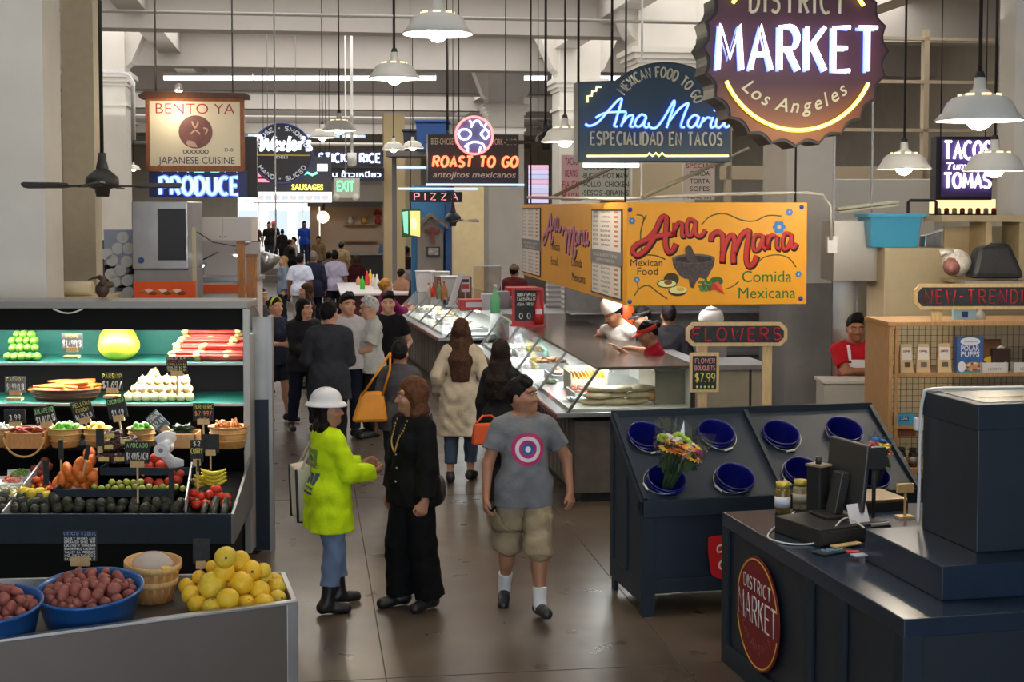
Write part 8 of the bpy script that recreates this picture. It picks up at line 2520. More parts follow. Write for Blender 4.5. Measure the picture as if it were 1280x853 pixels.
part('print',MB().box(-4.2 * kq2,4.2 * kq2,-.006,0,22 * kq2,28 * kq2,0).box(-4.2 * kq2,4.2 * kq2,-.006,0,30 * kq2,34 * kq2,1),[mat(sr(190,50,50),.5),mat(sr(50,50,70),.5)],mc)
part('pole',MB().cyl((0,.01,0),(0,.01,18 * kq2),.012,n=8),STEEL,mc)
gls = thing('sneeze_guard','grey framed glass panel standing behind the red till sign','panel',G(600,385,FC['zt']) + Vector((0,.4,0)),ALPHA)
part('pane',MB().box(-.1,.32,0,.01,0,.62),glass((.85,.82,.8),.05,'dusty_glass'),gls)
part('frame',MB().box(-.12,-.1,-.01,.02,0,.64).box(.32,.34,-.01,.02,0,.64).box(-.12,.34,-.01,.02,.62,.64),STEEL,gls)
wj = thing('water_jar','white plastic jar with lid behind the FLOWERS sign','jar',P(889,404,15.2) )
part('jar_body',MB().lathe([(0,0),(.13,0),(.14,.05),(.13,.10),(.10,.14),(0,.14)],20),mat(sr(216,214,216),.4),wj)
part('lid',MB().lathe([(0,.14),(.07,.14),(.06,.17),(.02,.18),(0,.19)],16),WHITE,wj)
part('stand',MB().box(-.15,.15,-.12,.12,-wj.location.z,0),mat(sr(126,122,120),.5),wj)
# food inside the taco counter
zd = TC['zl'] + .03
def food_pan(y,x,w,d,c,label,foodkind,n=20,fc_=None):
 t = thing('food_pan',label,'food pan',on(tc,x,y,zd),TC['rz'])
 part('pan',MB().box(-w / 2,w / 2,-d / 2,d / 2,0,.01).box(-w / 2,w / 2,-d / 2,-d / 2 + .01,0,.07).box(-w / 2,w / 2,d / 2 - .01,d / 2,0,.07).box(-w / 2,-w / 2 + .01,-d / 2,d / 2,0,.07).box(w / 2 - .01,w / 2,-d / 2,d / 2,0,.07),c,t)
 f = MB(); rg = random.Random(int(y * 100))
 for k in range(n):
  f.ball((rg.uniform(-w * .4,w * .4),rg.uniform(-d * .4,d * .4),.05 + rg.uniform(0,.05)),(rg.uniform(.03,.06),rg.uniform(.02,.04),rg.uniform(.015,.03)),8,k % 2)
 part('food',f,fc_ or [mat(sr(150,90,50),.6),mat(sr(196,150,96),.6)],t)
food_pan(.95,.52,.42,.5,WHITE,'tray of browned meat pieces in the near bay of the taco counter',0,24,[mat(sr(160,84,56),.6),mat(sr(196,120,80),.6)])
food_pan(2.5,.55,.4,.6,STEEL,'steel pan of pale meat in the second bay of the taco counter',0,24,[mat(sr(190,150,120),.6),mat(sr(214,190,160),.6)])
food_pan(3.7,.55,.4,.6,STEEL,'steel pan of dark stew meat in the third bay of the taco counter',0,24)
food_pan(5.1,.55,.4,.6,STEEL,'steel pan of green and brown filling in the last bay of the taco counter',0,24,[mat(sr(110,120,60),.6),mat(sr(150,110,70),.6)])
ba = thing('taco_shell_box','white box of yellow taco shells in the near bay of the taco counter','box',on(tc,.58,1.5,zd),TC['rz'])
part('carton',MB().box(-.2,.2,-.22,-.21,0,.14).box(-.2,.2,.2,.21,0,.24).box(-.2,-.19,-.22,.21,0,.2).box(.19,.2,-.22,.21,0,.2).box(-.2,.2,-.22,.21,0,.01),mat(sr(226,214,190),.6),ba)
SHL = mat(sr(226,180,90),.6,noise=.15,nscale=20,key='taco_shell')
for k in range(9):
 m = MB()
 pr_ = [(.075 * math.cos(PI * j / 10),.075 * math.sin(PI * j / 10)) for j in range(11)]
 m.prism(pr_,-.02,-.014).prism(pr_,.014,.02).prism([(-.075,0),(.075,0),(.075,.01),(-.075,.01)],-.02,.02)
 part('taco_shell',m.xf(T(-.16 + .04 * k,-.05 + .02 * (k % 2),.13,rz=PI / 2 + .2,ry=.0,rx=-.25)),SHL,ba)
tl = thing('tortilla_pile','stacks of pale wrapped tortillas at the near end of the taco counter','tortillas',on(tc,.62,.32,zd),TC['rz'])
for k in range(9):
 part('tortilla_stack',lump(.13,200 + k,16,.06,1.15,.75,.28).xf(T(-.2 + .21 * (k % 3) + .03 * (k // 3),-.03 * (k % 2),.035 + .062 * (k // 3),rz=.2 * (k % 3 - 1))),mat(sr(206,190,156),.5,noise=.18,nscale=10,key='tortilla'),tl)
part('brown_stack',lump(.12,220,16,.06,.9,.8,.6).xf(T(.38,.05,.09)),mat(sr(200,150,104),.5,noise=.15),tl)
for k,y in enumerate((.6,2.1,3.6)):
 d_ = thing('serving_dish',['white oval dish of ice at the front of the near bay','white oval dish of salad behind the glass of the second bay','white oval dish behind the glass of the third bay'][k],'dish',on(tc,.30,y,zd),TC['rz'])
 part('dish',MB().lathe([(0,.012),(.06,.012),(.10,.035),(.105,.035),(.07,0),(0,0)],28,sx=.9,sy=1.6),WHITE,d_)
 f = MB()
 for j in range(16):
  f.ball((.06 * math.cos(j * 2.4) * (j / 16),.10 * math.sin(j * 2.4) * (j / 16),.03),(.02,.02,.014),6)
 part('food',f,mat((sr(210,226,226),sr(110,150,70),sr(190,90,60))[k],.5),d_)
for k in range(4):
 y = .9 + 1.4 * k
 pn = thing('food_pan',['steel pan at the near end of the far lit counter','steel pan in the second bay of the far lit counter','steel pan in the third bay of the far lit counter','steel pan in the last bay of the far lit counter'][k],'food pan',on(far_c,.62,y,FC['zl'] + .03),FC['rz'])
 part('pan',MB().box(-.25,.25,-.4,.4,0,.06),STEEL,pn,.01)
 f = MB(); rg = random.Random(k)
 for j in range(24):
  f.ball((rg.uniform(-.2,.2),rg.uniform(-.35,.35),.07),(.05,.05,.03),7,j % 2)
 part('food',f,[mat(sr(206,170,120),.6),mat(sr(226,210,170),.6)],pn)
# ------------------------------------------------------------------ the people in the hall
BLK,NVY,DEN = (.012,.012,.014),sr(26,30,46),sr(74,92,120)
HB,HBR,HDB = sr(22,18,18),sr(70,46,34),sr(36,28,24)
def at_head(px,py,H):
 p = G(px,py,H); return Vector((p.x,p.y,0))
def tl(loc,face,H,w):           # world point -> the figure's own 1.7 m frame
 q = Matrix.Rotation(-math.radians(face),4,'Z') @ (Vector(w) - Vector(loc))
 return tuple(q * (1.7 / H))
def top(c,sleeve=1.0,hem=.84,**k): return dict(c=c,sleeve=sleeve,hem=hem,**k)
def pants(c,ln=.96,**k): return dict(c=c,len=ln,**k)
def far_h(px,py,Y):
 p = P(px,py,Y); return Vector((p.x,p.y,.55)),p.z - .55
SH = dict(c=(.015,.014,.014))
def pp(label,px,py,H,face,tp,pt,hr,lod=2,loc=None,**k):
 loc = at_head(px,py,H) if loc is None else loc
 return person(label,loc,face,H,lod,top=tp,pants=pt,hair=hr,shoes=k.pop('shoes',SH),**k)
def hs(c,style='short',**k): return dict(c=c,style=style,**k)
def dome(root,J,c,name='cap',bill=True,rx=.090,rz_=.075,tall=0,z=1.632,visor=False,tilt=0):
 M = hmat(J,(0,.012,z)) @ Matrix.Rotation(tilt,4,'X')
 m = MB()
 if not visor:
  m.lathe([(1.0,-.012),(1.02,0),(1.0,.3 * rz_ / .075 * .075 + tall * .4),(.86,.75 * rz_ + tall * .8),(.5,rz_ * 1.05 + tall),(0,rz_ * 1.12 + tall)],24,sx=rx,sy=rx * 1.2)
  m.v = [(a,b,c_) for a,b,c_ in m.v]
 else:
  m.lathe([(1.0,-.012),(1.03,-.012),(1.03,.03),(1.0,.03)],24,sx=rx,sy=rx * 1.2)
 if bill:
  n = 12
  up = [(rx * 1.0 * math.cos(PI + PI * i / n) ,rx * 1.15 * math.sin(PI + PI * i / n),.0) for i in range(n + 1)]
  fw_ = [(rx * .95 * math.cos(PI + PI * i / n),rx * 1.15 * math.sin(PI + PI * i / n) - .075 * math.sin(PI * i / n),-.016) for i in range(n + 1)]
  m.add(up + fw_ + [(a,b,c_ + .006) for a,b,c_ in up] + [(a,b,c_ + .006) for a,b,c_ in fw_],[(i,i + 1,i + n + 2,i + n + 1) for i in range(n)] + [(i + 2 * n + 2,i + 3 * n + 3,i + 3 * n + 4,i + 2 * n + 3) for i in range(n)] + [(i + n + 1,i + n + 2,i + 3 * n + 4,i + 3 * n + 3) for i in range(n)])
 return part(name,m.xf(M),mat(c,.7,noise=.08,key='cap_cloth'),root)
# woman in the hard hat
H = 1.52
loc = G(412,763,0)
r,J = person('woman in white hard hat, lime green long-sleeved shirt, jeans and black boots',loc,118,H,0,'tan',.10,woman=True,head=(-28,-2),
 hand_a=(-.10,-.33,1.10),hand_b=(.12,-.34,1.13),hint_a=(-.5,.6,-.6),palm_a=(.6,0,.6),curl=(1.0,.8),foot_a=(-.10,.06,.085),foot_b=(.11,-.13,.085),
 top=top(sr(196,226,20),.97,.66,loose=.016,off=.012,ripple=.006,flare=.02),pants=pants(sr(112,130,160),.82,loose=.014,ripple=.006),shoes=dict(c=BLK,boot=.155),hair=hs(HB,'bob'))
M = hmat(J,(0,.010,1.645))
hat = MB().lathe([(.134,-.012),(.141,-.016),(.141,-.010),(.128,.006),(.104,.016),(.100,.05),(.086,.085),(.055,.108),(0,.116)],36,sy=1.12)
hat.lathe([(.098,.012),(.130,-.014),(.134,-.016)],36,sy=1.12)
hp = part('hard_hat',hat.xf(M @ Matrix.Rotation(.06,4,'X')),mat(sr(206,206,208),.35,key='hat_white'),r,label='white full-brim hard hat')
rib = MB().tube([(0,.118 * math.cos(t),.004 + .112 * math.sin(t)) for t in [PI * i / 12 for i in range(13)]],.007,6)
part('ridge',rib.xf(M),mat(sr(206,206,208),.35,key='hat_white'),hp)
sh_o = [c for c in r.children if c.name.startswith('shirt')][0]
s_ = J['s']
sets = [rect2d(-.085 * s_,.085 * s_,1.16 * s_,1.31 * s_),rect2d(-.045 * s_,.06 * s_,1.19 * s_,1.28 * s_),ring2d(.0,1.235 * s_,0,.028 * s_,20)]
dk = mat(sr(66,80,96),.8,key='print_slate')
decal('back_print',sh_o,sets,[mat(sr(110,140,60),.8),mat(sr(150,190,30),.8),mat(sr(70,120,50),.8)],r,1)
sets = [rect2d(-.09 * s_ + .06 * k * s_,-.045 * s_ + .06 * k * s_,1.03 * s_,1.12 * s_,3,3) for k in range(3)] + [rect2d(-.085 * s_,.085 * s_,z * s_,(z + .022) * s_,6,1) for z in (.99,.955)]
for k in range(12):
 sets.append(rect2d((-.085 + .0145 * k) * s_,(-.078 + .0145 * k) * s_,.995 * s_,1.006 * s_,1,1))
decal('back_lettering',sh_o,sets,[dk] * 5 + [mat(sr(180,206,40),.8)] * 12,r,1)
t = thing('tote_bag','cream canvas tote bag with black edges hanging behind the woman in the hard hat','bag',G(379,655,.0) * 0 + P(379,652,10.05),math.radians(20))
k_ = 10.05 / F_PX
CAN = mat(sr(206,196,176),.85,noise=.06,key='canvas')
part('bag_body',MB().hexa([(-.055,-.10,.02),(.075,-.10,0),(.075,.14,0),(-.055,.14,.02)],[(-.07,-.10,.40),(.04,-.10,.42),(.04,.14,.42),(-.07,.14,.40)]),CAN,t,.015)
ed = MB()
for y in (-.105,.145):
 ed.tube([(-.07,y,.40),(-.058,y,.02),(.078,y,-.003),(.05,y,.42)],.010,6)
part('edge_binding',ed,BLACK,t)
part('strap',MB().tube([(-.03,-.10,.40),(.05,-.06,.55),(.12,.0,.68),(.10,.08,.62),(.0,.14,.40)],.010,6),CAN,t)
# woman in the black suit
H = 1.62
loc = G(517,760,0)
r,J = person('woman in black trouser suit with gold chain necklace and brown fringe',loc,-52,H,0,'tan',.06,woman=True,head=(-22,4),
 foot_a=(-.11,-.04,.085),foot_b=(.10,.08,.085),hand_b=(.27,-.08,.85),hand_a=(-.25,-.04,.86),hdir_b=(.05,-.35,-.9),curl=(.6,.9),
 top=top(BLK,.96,.80,vneck=.16,off=.010,loose=.014,flare=.01,mat=mat((.0055,.0055,.006),.85,noise=.3,bump=.3,spec=.15,key='black_suit'),name='jacket'),inner=top((.03,.03,.032),.2,.85,vneck=.05),pants=pants(BLK,.99,loose=.040,cuff=.095,ripple=.006,mat=mat((.005,.005,.0055),.85,noise=.3,bump=.3,spec=.15,key='black_trousers')),shoes=dict(c=(.012,.011,.011)),hair=hs(sr(84,52,32),'bob',fringe=1,len=.1,vol=.008))
s_ = J['s']
jk = [c for c in r.children if c.name.startswith('jacket')][0]
bv = BVHTree.FromPolygons([v.co for v in jk.data.vertices],[tuple(p.vertices) for p in jk.data.polygons])
def front(x,z,off=.004):
 h = bv.ray_cast(Vector((x,-1,z)),Vector((0,1,0)))
 return (x,(h[0].y if h[0] is not None else -.12) - off,z)
ch = MB()
path_ = [(-.07 + .14 * i / 40,1.43 - .23 * math.sin(PI * i / 40) ** .8) for i in range(41)]
for i,(x,z) in enumerate(path_):
 p = front(x * s_,z * s_,.006)
 ch.ball((p[0],min(p[1],-.09),p[2]),(.0075,.005,.009),6)
part('necklace',ch,mat(sr(206,170,100),.3,.8,key='gold'),r,label='gold chain necklace')
for k,z in enumerate((1.18,1.08,.98)):
 p = front(.015 * s_,z * s_,.004)
 part('button',MB().ball(p,.010,8),mat(sr(150,150,155),.25,.7,key='button_steel'),r)
t = thing('handbag','small dark brown handbag behind the hip of the woman in the black suit','bag',P(549,612,10.25))
part('bag_body',lump(.10,31,14,.05,.5,.9,1.1),mat((.03,.02,.018),.5,key='dark_leather'),t)
part('strap',MB().tube([(0,0,.09),(-.02,.02,.35),(-.06,.03,.56)],.008,6),mat((.03,.02,.018),.5),t)
# man in the grey tee shirt
H = 1.63
loc = G(655,765,0)
r,J = person('man in grey tee shirt with round target print and khaki cargo shorts',loc,6,H,0,sr(158,110,84),.14,head=(62,-6),
 foot_a=(-.12,.26,.10),foot_b=(.10,-.16,.085),lift=(22,-8),hand_a=(-.29,-.10,.88),hand_b=(.34,-.02,.90),hint_a=(-.5,.7,0),hint_b=(.6,.6,0),palm_b=(-.6,.5,0),curl=(.7,.6),
 top=top(sr(112,114,118),.33,.80,loose=.012,off=.004,ripple=.005),pants=pants(sr(150,134,108),.54,loose=.034,off=.008,ripple=.007,name='shorts'),socks=dict(c=(.62,.62,.62),z=.68),shoes=dict(c=(.016,.016,.017)),hair=hs(HB,'short',line=1.662))
s_ = J['s']
sh_o = [c for c in r.children if c.name.startswith('shirt')][0]
zc,xc = 1.235 * s_,.012
decal('chest_print',sh_o,[ring2d(xc,zc,.088,.116),ring2d(xc,zc,.062,.089),ring2d(xc,zc,.040,.063),ring2d(xc,zc,.0,.042,24,4),ring2d(xc,zc,0,.020,20,2)],[mat(sr(176,44,100),.8),mat(sr(212,208,212),.8),mat(sr(176,44,100),.8),mat(sr(40,88,150),.8),mat(sr(212,208,212),.8)],r,label if False else -1)
so = [c for c in r.children if c.name.startswith('shorts')][0]
bv2 = BVHTree.FromPolygons([v.co for v in so.data.vertices],[tuple(p.vertices) for p in so.data.polygons])
for sd in (-1,1):
 pk = MB()
 vs = []
 for j in range(5):
  for i in range(5):
   y,z = -.07 + .11 * i / 4 + (-.06 if sd > 0 else .04),(.60 + .15 * j / 4) * s_
   h = bv2.ray_cast(Vector((sd * 1.0,y,z)),Vector((-sd,0,0)))
   vs.append(((h[0].x if h[0] is not None else sd * .15) + sd * .010,y,z))
 pk.add(vs,[(j * 5 + i,j * 5 + i + 1,j * 5 + i + 6,j * 5 + i + 5) for j in range(4) for i in range(4)],0,True)
 o = part('cargo_pocket',pk,cloth(sr(140,124,98)),r)
 sm = o.modifiers.new('thick','SOLIDIFY'); sm.thickness = .012
# mid-aisle people
r,J = pp('woman with long wavy brown hair in a beige coat, seen from behind',574,404,1.67,176,top(sr(196,182,160),.97,.50,flare=.035,off=.01,loose=.012,ripple=.007,name='coat'),pants(sr(70,86,110),.86),hs(HBR,'long',len=.36,vol=.004),1,woman=True,skin='light',hand_a=(-.24,-.14,.98),hand_b=(.26,-.10,.92),foot_a=(-.09,-.05,.085),foot_b=(.11,.10,.085),loc=G(577,601,0))
t = thing('shoulder_bag','black shoulder bag on the right arm of the woman in the beige coat','bag',r.location + Vector((.27,-.02,.86)))
part('bag_body',lump(.14,33,14,.04,.45,.9,1.05),BLACK,t)
part('strap',MB().tube([(.0,-.05,.12),(-.05,-.02,.35),(-.10,.02,.52),(-.06,.07,.35),(0,.06,.12)],.012,6),BLACK,t)
r,J = pp('woman with long dark hair and black top facing the counter right of the beige coat',627,429,1.60,150,top(BLK,.97,.78),pants(BLK),hs(HDB,'long',len=.30),1,woman=True)
t = thing('handbag','orange bag at the waist of the woman in the black top','bag',r.location + Vector((-.12,-.22,.78)),.3)
part('bag_body',MB().hexa([(-.16,-.05,-.10),(.16,-.05,-.10),(.16,.05,-.10),(-.16,.05,-.10)],[(-.14,-.03,.10),(.14,-.03,.10),(.14,.03,.10),(-.14,.03,.10)]),mat(sr(214,84,30),.5,key='orange_leather'),t,.02)
part('strap',MB().tube([(-.12,0,.10),(-.04,.05,.16),(.04,.05,.16),(.12,0,.10)],.010,6),mat(sr(214,84,30),.5,key='orange_leather'),t)
r,J = pp('person with short black hair and grey jacket seen from behind the black-suited woman',500,430,1.56,170,top(sr(72,70,74),.97,.80,off=.01),pants(sr(40,42,50)),hs(HB,'short'),1,woman=True,shoes=dict(c=(.5,.5,.5)))
t = thing('shoulder_bag','mustard yellow shoulder bag hanging beside the grey-jacketed person','bag',r.location + Vector((-.28,-.14,.98)),.2)
YB = mat(sr(214,138,24),.5,noise=.1,key='mustard_leather')
part('bag_body',MB().hexa([(-.17,-.07,-.15),(.17,-.07,-.15),(.17,.07,-.15),(-.17,.07,-.15)],[(-.08,-.03,.14),(.13,-.03,.14),(.13,.03,.14),(-.08,.03,.14)]),YB,t,.05)
for q in (-1,1):
 part('strap',MB().tube([(.10 * q + .02,-.03,.10),(.14 + .05 * q,-.05,.35),(.20,.02,.50),(.20,.10,.45)],.012,6),YB,t)
r,J = pp('man in dark grey suit jacket seen from behind in the group',411,381,1.79,184,top(sr(52,54,62),.97,.70,off=.012,loose=.014,flare=.012,name='jacket'),pants(BLK,.98,loose=.02),hs(HB),1,head=(-25,0),hand_a=(-.12,-.30,1.08),hand_b=(.16,-.28,1.08),fat_=.08,skin='light')
r,J = pp('woman with black fringed hair and black jacket at the left of the group',380,377,1.68,26,top((.018,.018,.022),.96,.80,vneck=.10,off=.014,loose=.018,name='jacket'),pants(sr(34,40,58),.95),hs(HB,'bob',fringe=1),1,woman=True,head=(30,0),skin='light',hand_a=(-.05,-.30,1.07),hand_b=(.12,-.28,1.06),foot_a=(-.12,.18,.10),foot_b=(.08,-.14,.085),fat_=.12)
r,J = pp('white-haired man with glasses and white short-sleeved shirt in the group',463,375,1.72,-64,top(sr(206,208,204),.40,.80,loose=.016,off=.008,ripple=.006),pants(BLK,.97,loose=.02),hs(sr(196,194,190)),1,fat_=.16,skin='light',hand_a=(-.10,-.30,1.02),hand_b=(.08,-.30,1.03),head=(-10,6))
gm_ = MB()
for sd in (-1,1):
 gm_.tube([(sd * .032 + .02 * math.cos(2 * PI * i / 12),-.108,1.602 + .015 * math.sin(2 * PI * i / 12)) for i in range(12)],.0025,5,closed=True)
 gm_.tube([(sd * .052,-.106,1.604),(sd * .078,-.02,1.606),(sd * .080,.02,1.60)],.0025,5)
part('glasses',gm_.xf(hmat(J,(0,0,0)) if False else Matrix([list(q) for q in J['Rh']]).to_4x4() if False else Matrix.Identity(4)) if False else MB().put(gm_,hmat(J,(0,.005,1.44)) @ Matrix.Translation((0,-.005,-1.44))),BLACK,r)
r,J = pp('dark-haired man in white open-collar shirt behind the white-haired man',434,371,1.77,22,top(sr(212,210,216),.97,.84,vneck=.06),pants(NVY),hs(HB),1,skin='light',head=(10,0))
r,J = pp('young man in plain black tee shirt facing the camera right of the group',485,370,1.73,6,top((.010,.010,.012),.36,.80,loose=.010),pants(NVY),hs(HB),1,skin='light',hand_a=(-.20,-.20,1.0),hand_b=(.22,-.24,1.05))
r,J = pp('woman in navy top with yellow headband and glasses behind the end guard',344,375,1.64,52,top(sr(40,44,66),.30,.80),pants(sr(40,42,54),.40,loose=.03,name='shorts'),hs(HB,'bun'),1,woman=True,skin='light',hand_a=(-.10,-.28,1.1),hand_b=(.10,-.28,1.12),shoes=dict(c=(.02,.02,.022)),foot_a=(-.10,.10,.085),foot_b=(.10,-.14,.085))
M = hmat(J,(0,.018,1.612))
part('headband',MB().tube([(.096 * math.cos(t),-.035,.108 * math.sin(t)) for t in [PI * i / 14 for i in range(15)]],.012,6,flat=1.4).xf(M),mat(sr(206,210,40),.6),r,label='yellow headband')
r,J = pp('dark-haired woman in grey jacket at the left, half hidden by the wooden post',326,362,1.62,70,top(sr(70,70,74),.97,.80),pants(BLK),hs(HDB,'bob'),1,woman=True,skin='light')
r,J = pp('woman with long brown hair and pale patterned top looking left behind the group',382,357,1.64,-80,top(sr(140,164,184),.5,.80,mat=mat(sr(150,172,190),.8,noise=.5,nscale=24,key='floral')),pants(sr(150,140,130)),hs(HBR,'long',len=.28),1,woman=True,skin='light')
r,J = pp('woman in magenta top with blond curly hair leaning on the far counter',483,352,1.62,118,top(sr(120,24,78),.8,.80,off=.012),pants(NVY),hs(sr(176,124,60),'bun',vol=.012),1,woman=True,skin='light',fat_=.15,hand_a=(-.10,-.42,1.20),hand_b=(.14,-.40,1.22))
r,J = pp('man in lavender short-sleeved shirt seen from behind in the middle of the aisle',419,316,1.78,178,top(sr(176,170,196),.45,.80,loose=.018,off=.012),pants(sr(28,32,50)),hs(HB),1,fat_=.16,face_parts=False)
r,J = pp('man in white short-sleeved shirt seen from behind left of the lavender shirt',375,320,1.76,175,top(sr(208,214,236),.45,.80,loose=.018,off=.012),pants(sr(150,146,140)),hs(HB),1,fat_=.16,skin='brown',face_parts=False)
pp('man in navy suit seen from behind between the white and lavender shirts',392,317,1.80,185,top(sr(34,38,58),.97,.70,off=.012),pants(sr(30,34,50)),hs(sr(120,112,104)))
pp('fair-haired woman in pale blue-grey hooded jacket at the left of the aisle',354,322,1.66,-70,top(sr(128,140,160),.97,.76,off=.016),pants(sr(40,40,50)),hs(sr(176,140,96),'long',len=.2),woman=True,skin='light')
pp('man in tan uniform facing the camera far down the aisle',398,297,1.76,10,top(sr(140,118,84),.97,.82),pants(sr(90,80,60)),hs(HB))
r,J = pp('man in tan shirt and dark cap seen from behind by the cafe bar',427,304,1.76,170,top(sr(160,140,104),.45,.82,off=.012),pants(sr(80,70,56)),hs(HB,flat=1),fat_=.14,skin='light')
dome(r,J,sr(36,38,44))
pp('dark-haired person in grey top between the tan uniforms',411,317,1.6,170,top(sr(110,116,130),.5,.82),pants(NVY),hs(HB))
pp('man in bright blue tee shirt standing at the far entrance',380,278,far_h(380,278,58)[1],8,top(sr(40,76,190),.4,.82),pants(sr(44,54,90)),hs(HB),skin='brown',loc=far_h(380,278,58)[0])
pp('dark-clothed person at the right edge of the far entrance',389,284,far_h(389,284,60)[1],170,top(sr(36,40,54),.97,.8),pants(BLK),hs(HB),loc=far_h(389,284,60)[0])
pp('person in black top at the left of the far entrance',336,279,far_h(336,279,58.5)[1],10,top(BLK,.4,.8),pants(sr(60,60,80)),hs(HBR),loc=far_h(336,279,58.5)[0])
r,J = pp('person in red cap and dark top at the far entrance',342,278,far_h(342,278,60)[1],-10,top(sr(40,30,40),.4,.8),pants(NVY),hs(HB,flat=1),loc=far_h(342,278,60)[0])
dome(r,J,sr(176,60,70))
pp('person in brown top at the far left of the far entrance',320,281,far_h(320,281,61)[1],20,top(sr(50,40,40),.4,.8),pants(BLK),hs(HBR),skin='tan',loc=far_h(320,281,61)[0])
pp('person in dark jacket walking away near the far entrance',353,288,far_h(353,288,57)[1],180,top(sr(44,40,44),.97,.8),pants(BLK),hs(HB),loc=far_h(353,288,57)[0])
pp('person in charcoal jacket just behind the fair-haired woman',362,301,1.70,150,top(sr(56,50,52),.97,.8),pants(BLK),hs(HDB))
pp('person with dark hair looking left beyond the white-shirted man',367,298,1.72,-60,top(sr(210,206,200),.97,.8),pants(BLK),hs(HB),skin='light')
pp('person with long dark hair in black beyond the fair-haired woman',364,311,1.64,170,top(BLK,.97,.8),pants(BLK),hs(HB,'long',len=.3),woman=True)
pp('person with brown hair in dark red top beside the communal table',446,321,1.62,175,top(sr(70,26,36),.97,.8),pants(BLK),hs(HBR,'bob'),woman=True)
pp('barista with black hair behind the cafe bar',477,291,1.70,-50,top(sr(30,28,32),.5,.8),pants(BLK),hs(HB,'bob'),woman=True,skin='light',hand_a=(-.1,-.4,1.1),hand_b=(.1,-.4,1.1))
pp('person in pale blue shirt at the right end of the cafe bar',482,297,1.74,175,top(sr(110,134,166),.97,.8),pants(NVY),hs(HB))
# right side of the aisle by the far counter
pp('man in dark jacket seen from behind at the stall by the yellow post',508,311,1.78,150,top(sr(48,40,42),.97,.78,off=.014),pants(BLK),hs(HB),fat_=.18,skin='brown')
r,J = pp('person with grey hooded scarf and backpack sitting at the far counter',517,325,1.70,140,top(sr(86,80,86),.97,.78,off=.02),pants(sr(60,60,60)),hs(sr(120,104,90),'bob'),fat_=.1,lean=10)
t = thing('backpack','grey backpack on the back of the person in the hooded scarf','backpack',r.location + Vector((-.12,-.22,1.22)),.5)
part('pack_body',lump(.24,41,16,.05,.85,.55,1.05),mat(sr(84,80,88),.7,noise=.15,key='pack_grey'),t)
part('strap',MB().tube([(-.1,.05,.22),(-.1,.2,.26),(-.1,.3,.1)],.02,6),mat(sr(60,56,62),.7),t)
pp('person with bare tan arms and dark green skirt seated at the far counter',502,338,1.52,150,top(sr(150,112,90),.3,.84),pants(sr(34,60,44)),hs(HB,'bun'),woman=True)
pp('person in black leaning over the far counter by the backpack',522,335,1.64,120,top((.02,.018,.02),.97,.78,off=.012),pants(BLK),hs(HB),fat_=.1)
r,J = pp('worker in white cap behind the white plastic containers',540,327,1.70,-20,top(sr(196,180,180),.5,.8),pants(BLK),hs(HB,flat=1),skin='brown')
dome(r,J,sr(216,216,220),tall=.02)
r,J = pp('man in maroon shirt and dark cap behind the red till',643,333,1.74,160,top(sr(84,30,34),.45,.8,off=.012),pants(BLK),hs(HB,flat=1),fat_=.15)
dome(r,J,sr(100,74,54),tall=.0)
# taco counter staff
wt = thing('work_table','steel work table behind the taco counter where the cooks lean','table',on(tc,TC['xr'] + .03,1.2,0),TC['rz'])
part('top',MB().box(0,.42,0,3.4,1.20,1.24),STEEL,wt,.004)
for x in (.03,.39):
 for y in (.05,3.35):
  part('leg',MB().cyl((x,y,0),(x,y,1.20),.02,n=8),STEEL,wt)
H = 1.80
hx_ = P(764,392,16.2)
loc = Vector((hx_.x + .22,hx_.y + .16,0))
r,J = person('cook in white cap and white tee shirt leaning with folded arms behind the taco counter',loc,-48,H,1,sr(176,124,92),.05,lean=20,head=(-12,8),hand_a=tl(loc,-48,H,G(742,414,1.31)),hand_b=tl(loc,-48,H,G(742,421,1.32)),hint_a=(-.6,-.3,-.5),hint_b=(.8,-.2,-.5),palm_a=(0,0,-1),palm_b=(0,0,-1),hdir_a=(.5,-.7,0),hdir_b=(-.8,-.5,0),top=top(sr(222,220,216),.33,.80,loose=.014),pants=pants(BLK),shoes=SH,hair=hs(HB,flat=1))
dome(r,J,sr(226,218,206),'cook_cap',False,.096,.072,.045,z=1.652)
part('moustache',MB().tube([(-.028,-.100,1.540),(0,-.108,1.547),(.028,-.100,1.540)],[.004,.007,.004],6).xf(hmat(J,(0,.005,1.44)) @ Matrix.Translation((0,-.005,-1.44))),mat(HB,.7),r)
H = 1.66
hx_ = P(812,416,14.7)
loc = Vector((hx_.x + .14,hx_.y,0))
r,J = person('woman in red shirt and red visor leaning over the taco counter',loc,-88,H,1,'tan',.12,woman=True,lean=12,head=(6,10),hand_a=tl(loc,-88,H,G(776,438,1.37)),hand_b=tl(loc,-88,H,G(764,430,1.37)),palm_a=(0,0,-1),palm_b=(0,0,-1),curl=(.2,.2),top=top(sr(176,26,52),.33,.80),pants=pants(BLK),shoes=SH,hair=hs(HB,flat=1,style='bun'))
dome(r,J,sr(214,60,36),'visor',True,.088,visor=True)
r,J = pp('worker in dark shirt with yellow collar and black visor behind the red-visored woman',806,386,1.68,-70,top(sr(30,30,38),.5,.8),pants(BLK),hs(HB,flat=1),1,skin='light',head=(0,15))
dome(r,J,(.02,.02,.024),'visor',True,.088,visor=True)
part('collar',MB().lathe([(.062,1.435),(.075,1.435),(.068,1.46),(.056,1.46)],20).xf(Matrix.Scale(J['s'],4)),mat(sr(224,180,40),.6),r,label='yellow collar')
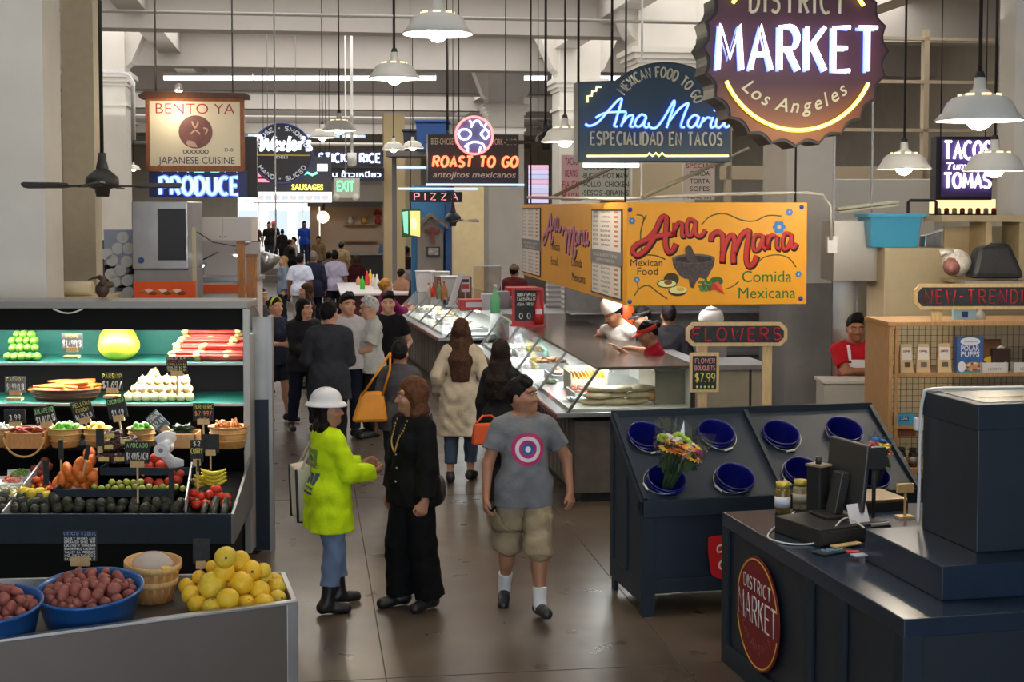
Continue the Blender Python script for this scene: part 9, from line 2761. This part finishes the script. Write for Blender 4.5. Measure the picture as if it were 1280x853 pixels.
r,J = pp('worker in black shirt with blue collar seen from behind in the taco kitchen',836,384,1.72,175,top((.016,.016,.02),.5,.8,off=.012),pants(BLK),hs(HB),1,face_parts=False)
part('collar',MB().lathe([(.066,1.425),(.085,1.425),(.075,1.465),(.060,1.465)],20).xf(Matrix.Scale(J['s'],4)),mat(sr(40,130,190),.6),r,label='blue collar')
t = thing('orange_bag','orange plastic bag hanging behind the cook in the white cap','bag',P(782,400,17.0))
part('bag_body',lump(.17,51,14,.06,.7,.5,1.5),mat(sr(230,96,30),.5,key='orange_plastic'),t)
part('hook',MB().cyl((0,0,.2),(0,1.7,.25),.01,n=6),STEEL,t)
# man in the red shirt with apron
sc1 = thing('white_counter','small white counter in front of the man with the white apron','counter',(xw(1058,13.6),13.6,0))
zt1 = zw(476,13.6)
part('body',MB().box(-.2,.26,0,.35,0,zt1 - .03),mat(sr(176,170,160),.5),sc1)
part('top',MB().box(-.22,.28,-.02,.37,zt1 - .03,zt1),mat(sr(190,186,178),.4),sc1,.004)
H = 1.74
loc = Vector((xw(1070,14.25),14.25,0))
r,J = person('man in red tee shirt and white apron with folded arms beside the wooden shelf unit',loc,4,H,1,sr(150,98,72),.22,head=(-4,6),hand_a=(.12,-.24,1.19),hand_b=(-.10,-.27,1.21),hint_a=(-.8,-.1,-.5),hint_b=(.8,-.1,-.5),palm_a=(0,.8,-.5),palm_b=(0,.8,-.5),hdir_a=(1,-.1,0),hdir_b=(-1,-.1,0),top=top(sr(170,22,34),.36,.8,loose=.012),pants=pants(BLK),shoes=SH,hair=hs(HB,line=1.668))
so = [c for c in r.children if c.name.startswith('shirt')][0]
s_ = J['s']
decal('apron',so,[rect2d(-.105 * s_,.13 * s_,.86 * s_,1.30 * s_,8,10),rect2d(-.105 * s_,-.075 * s_,1.30 * s_,1.44 * s_,2,8),rect2d(.10 * s_,.13 * s_,1.30 * s_,1.44 * s_,2,8)],[mat(sr(214,212,216),.8)] * 3,r,-1,.006,lab='white bib apron')
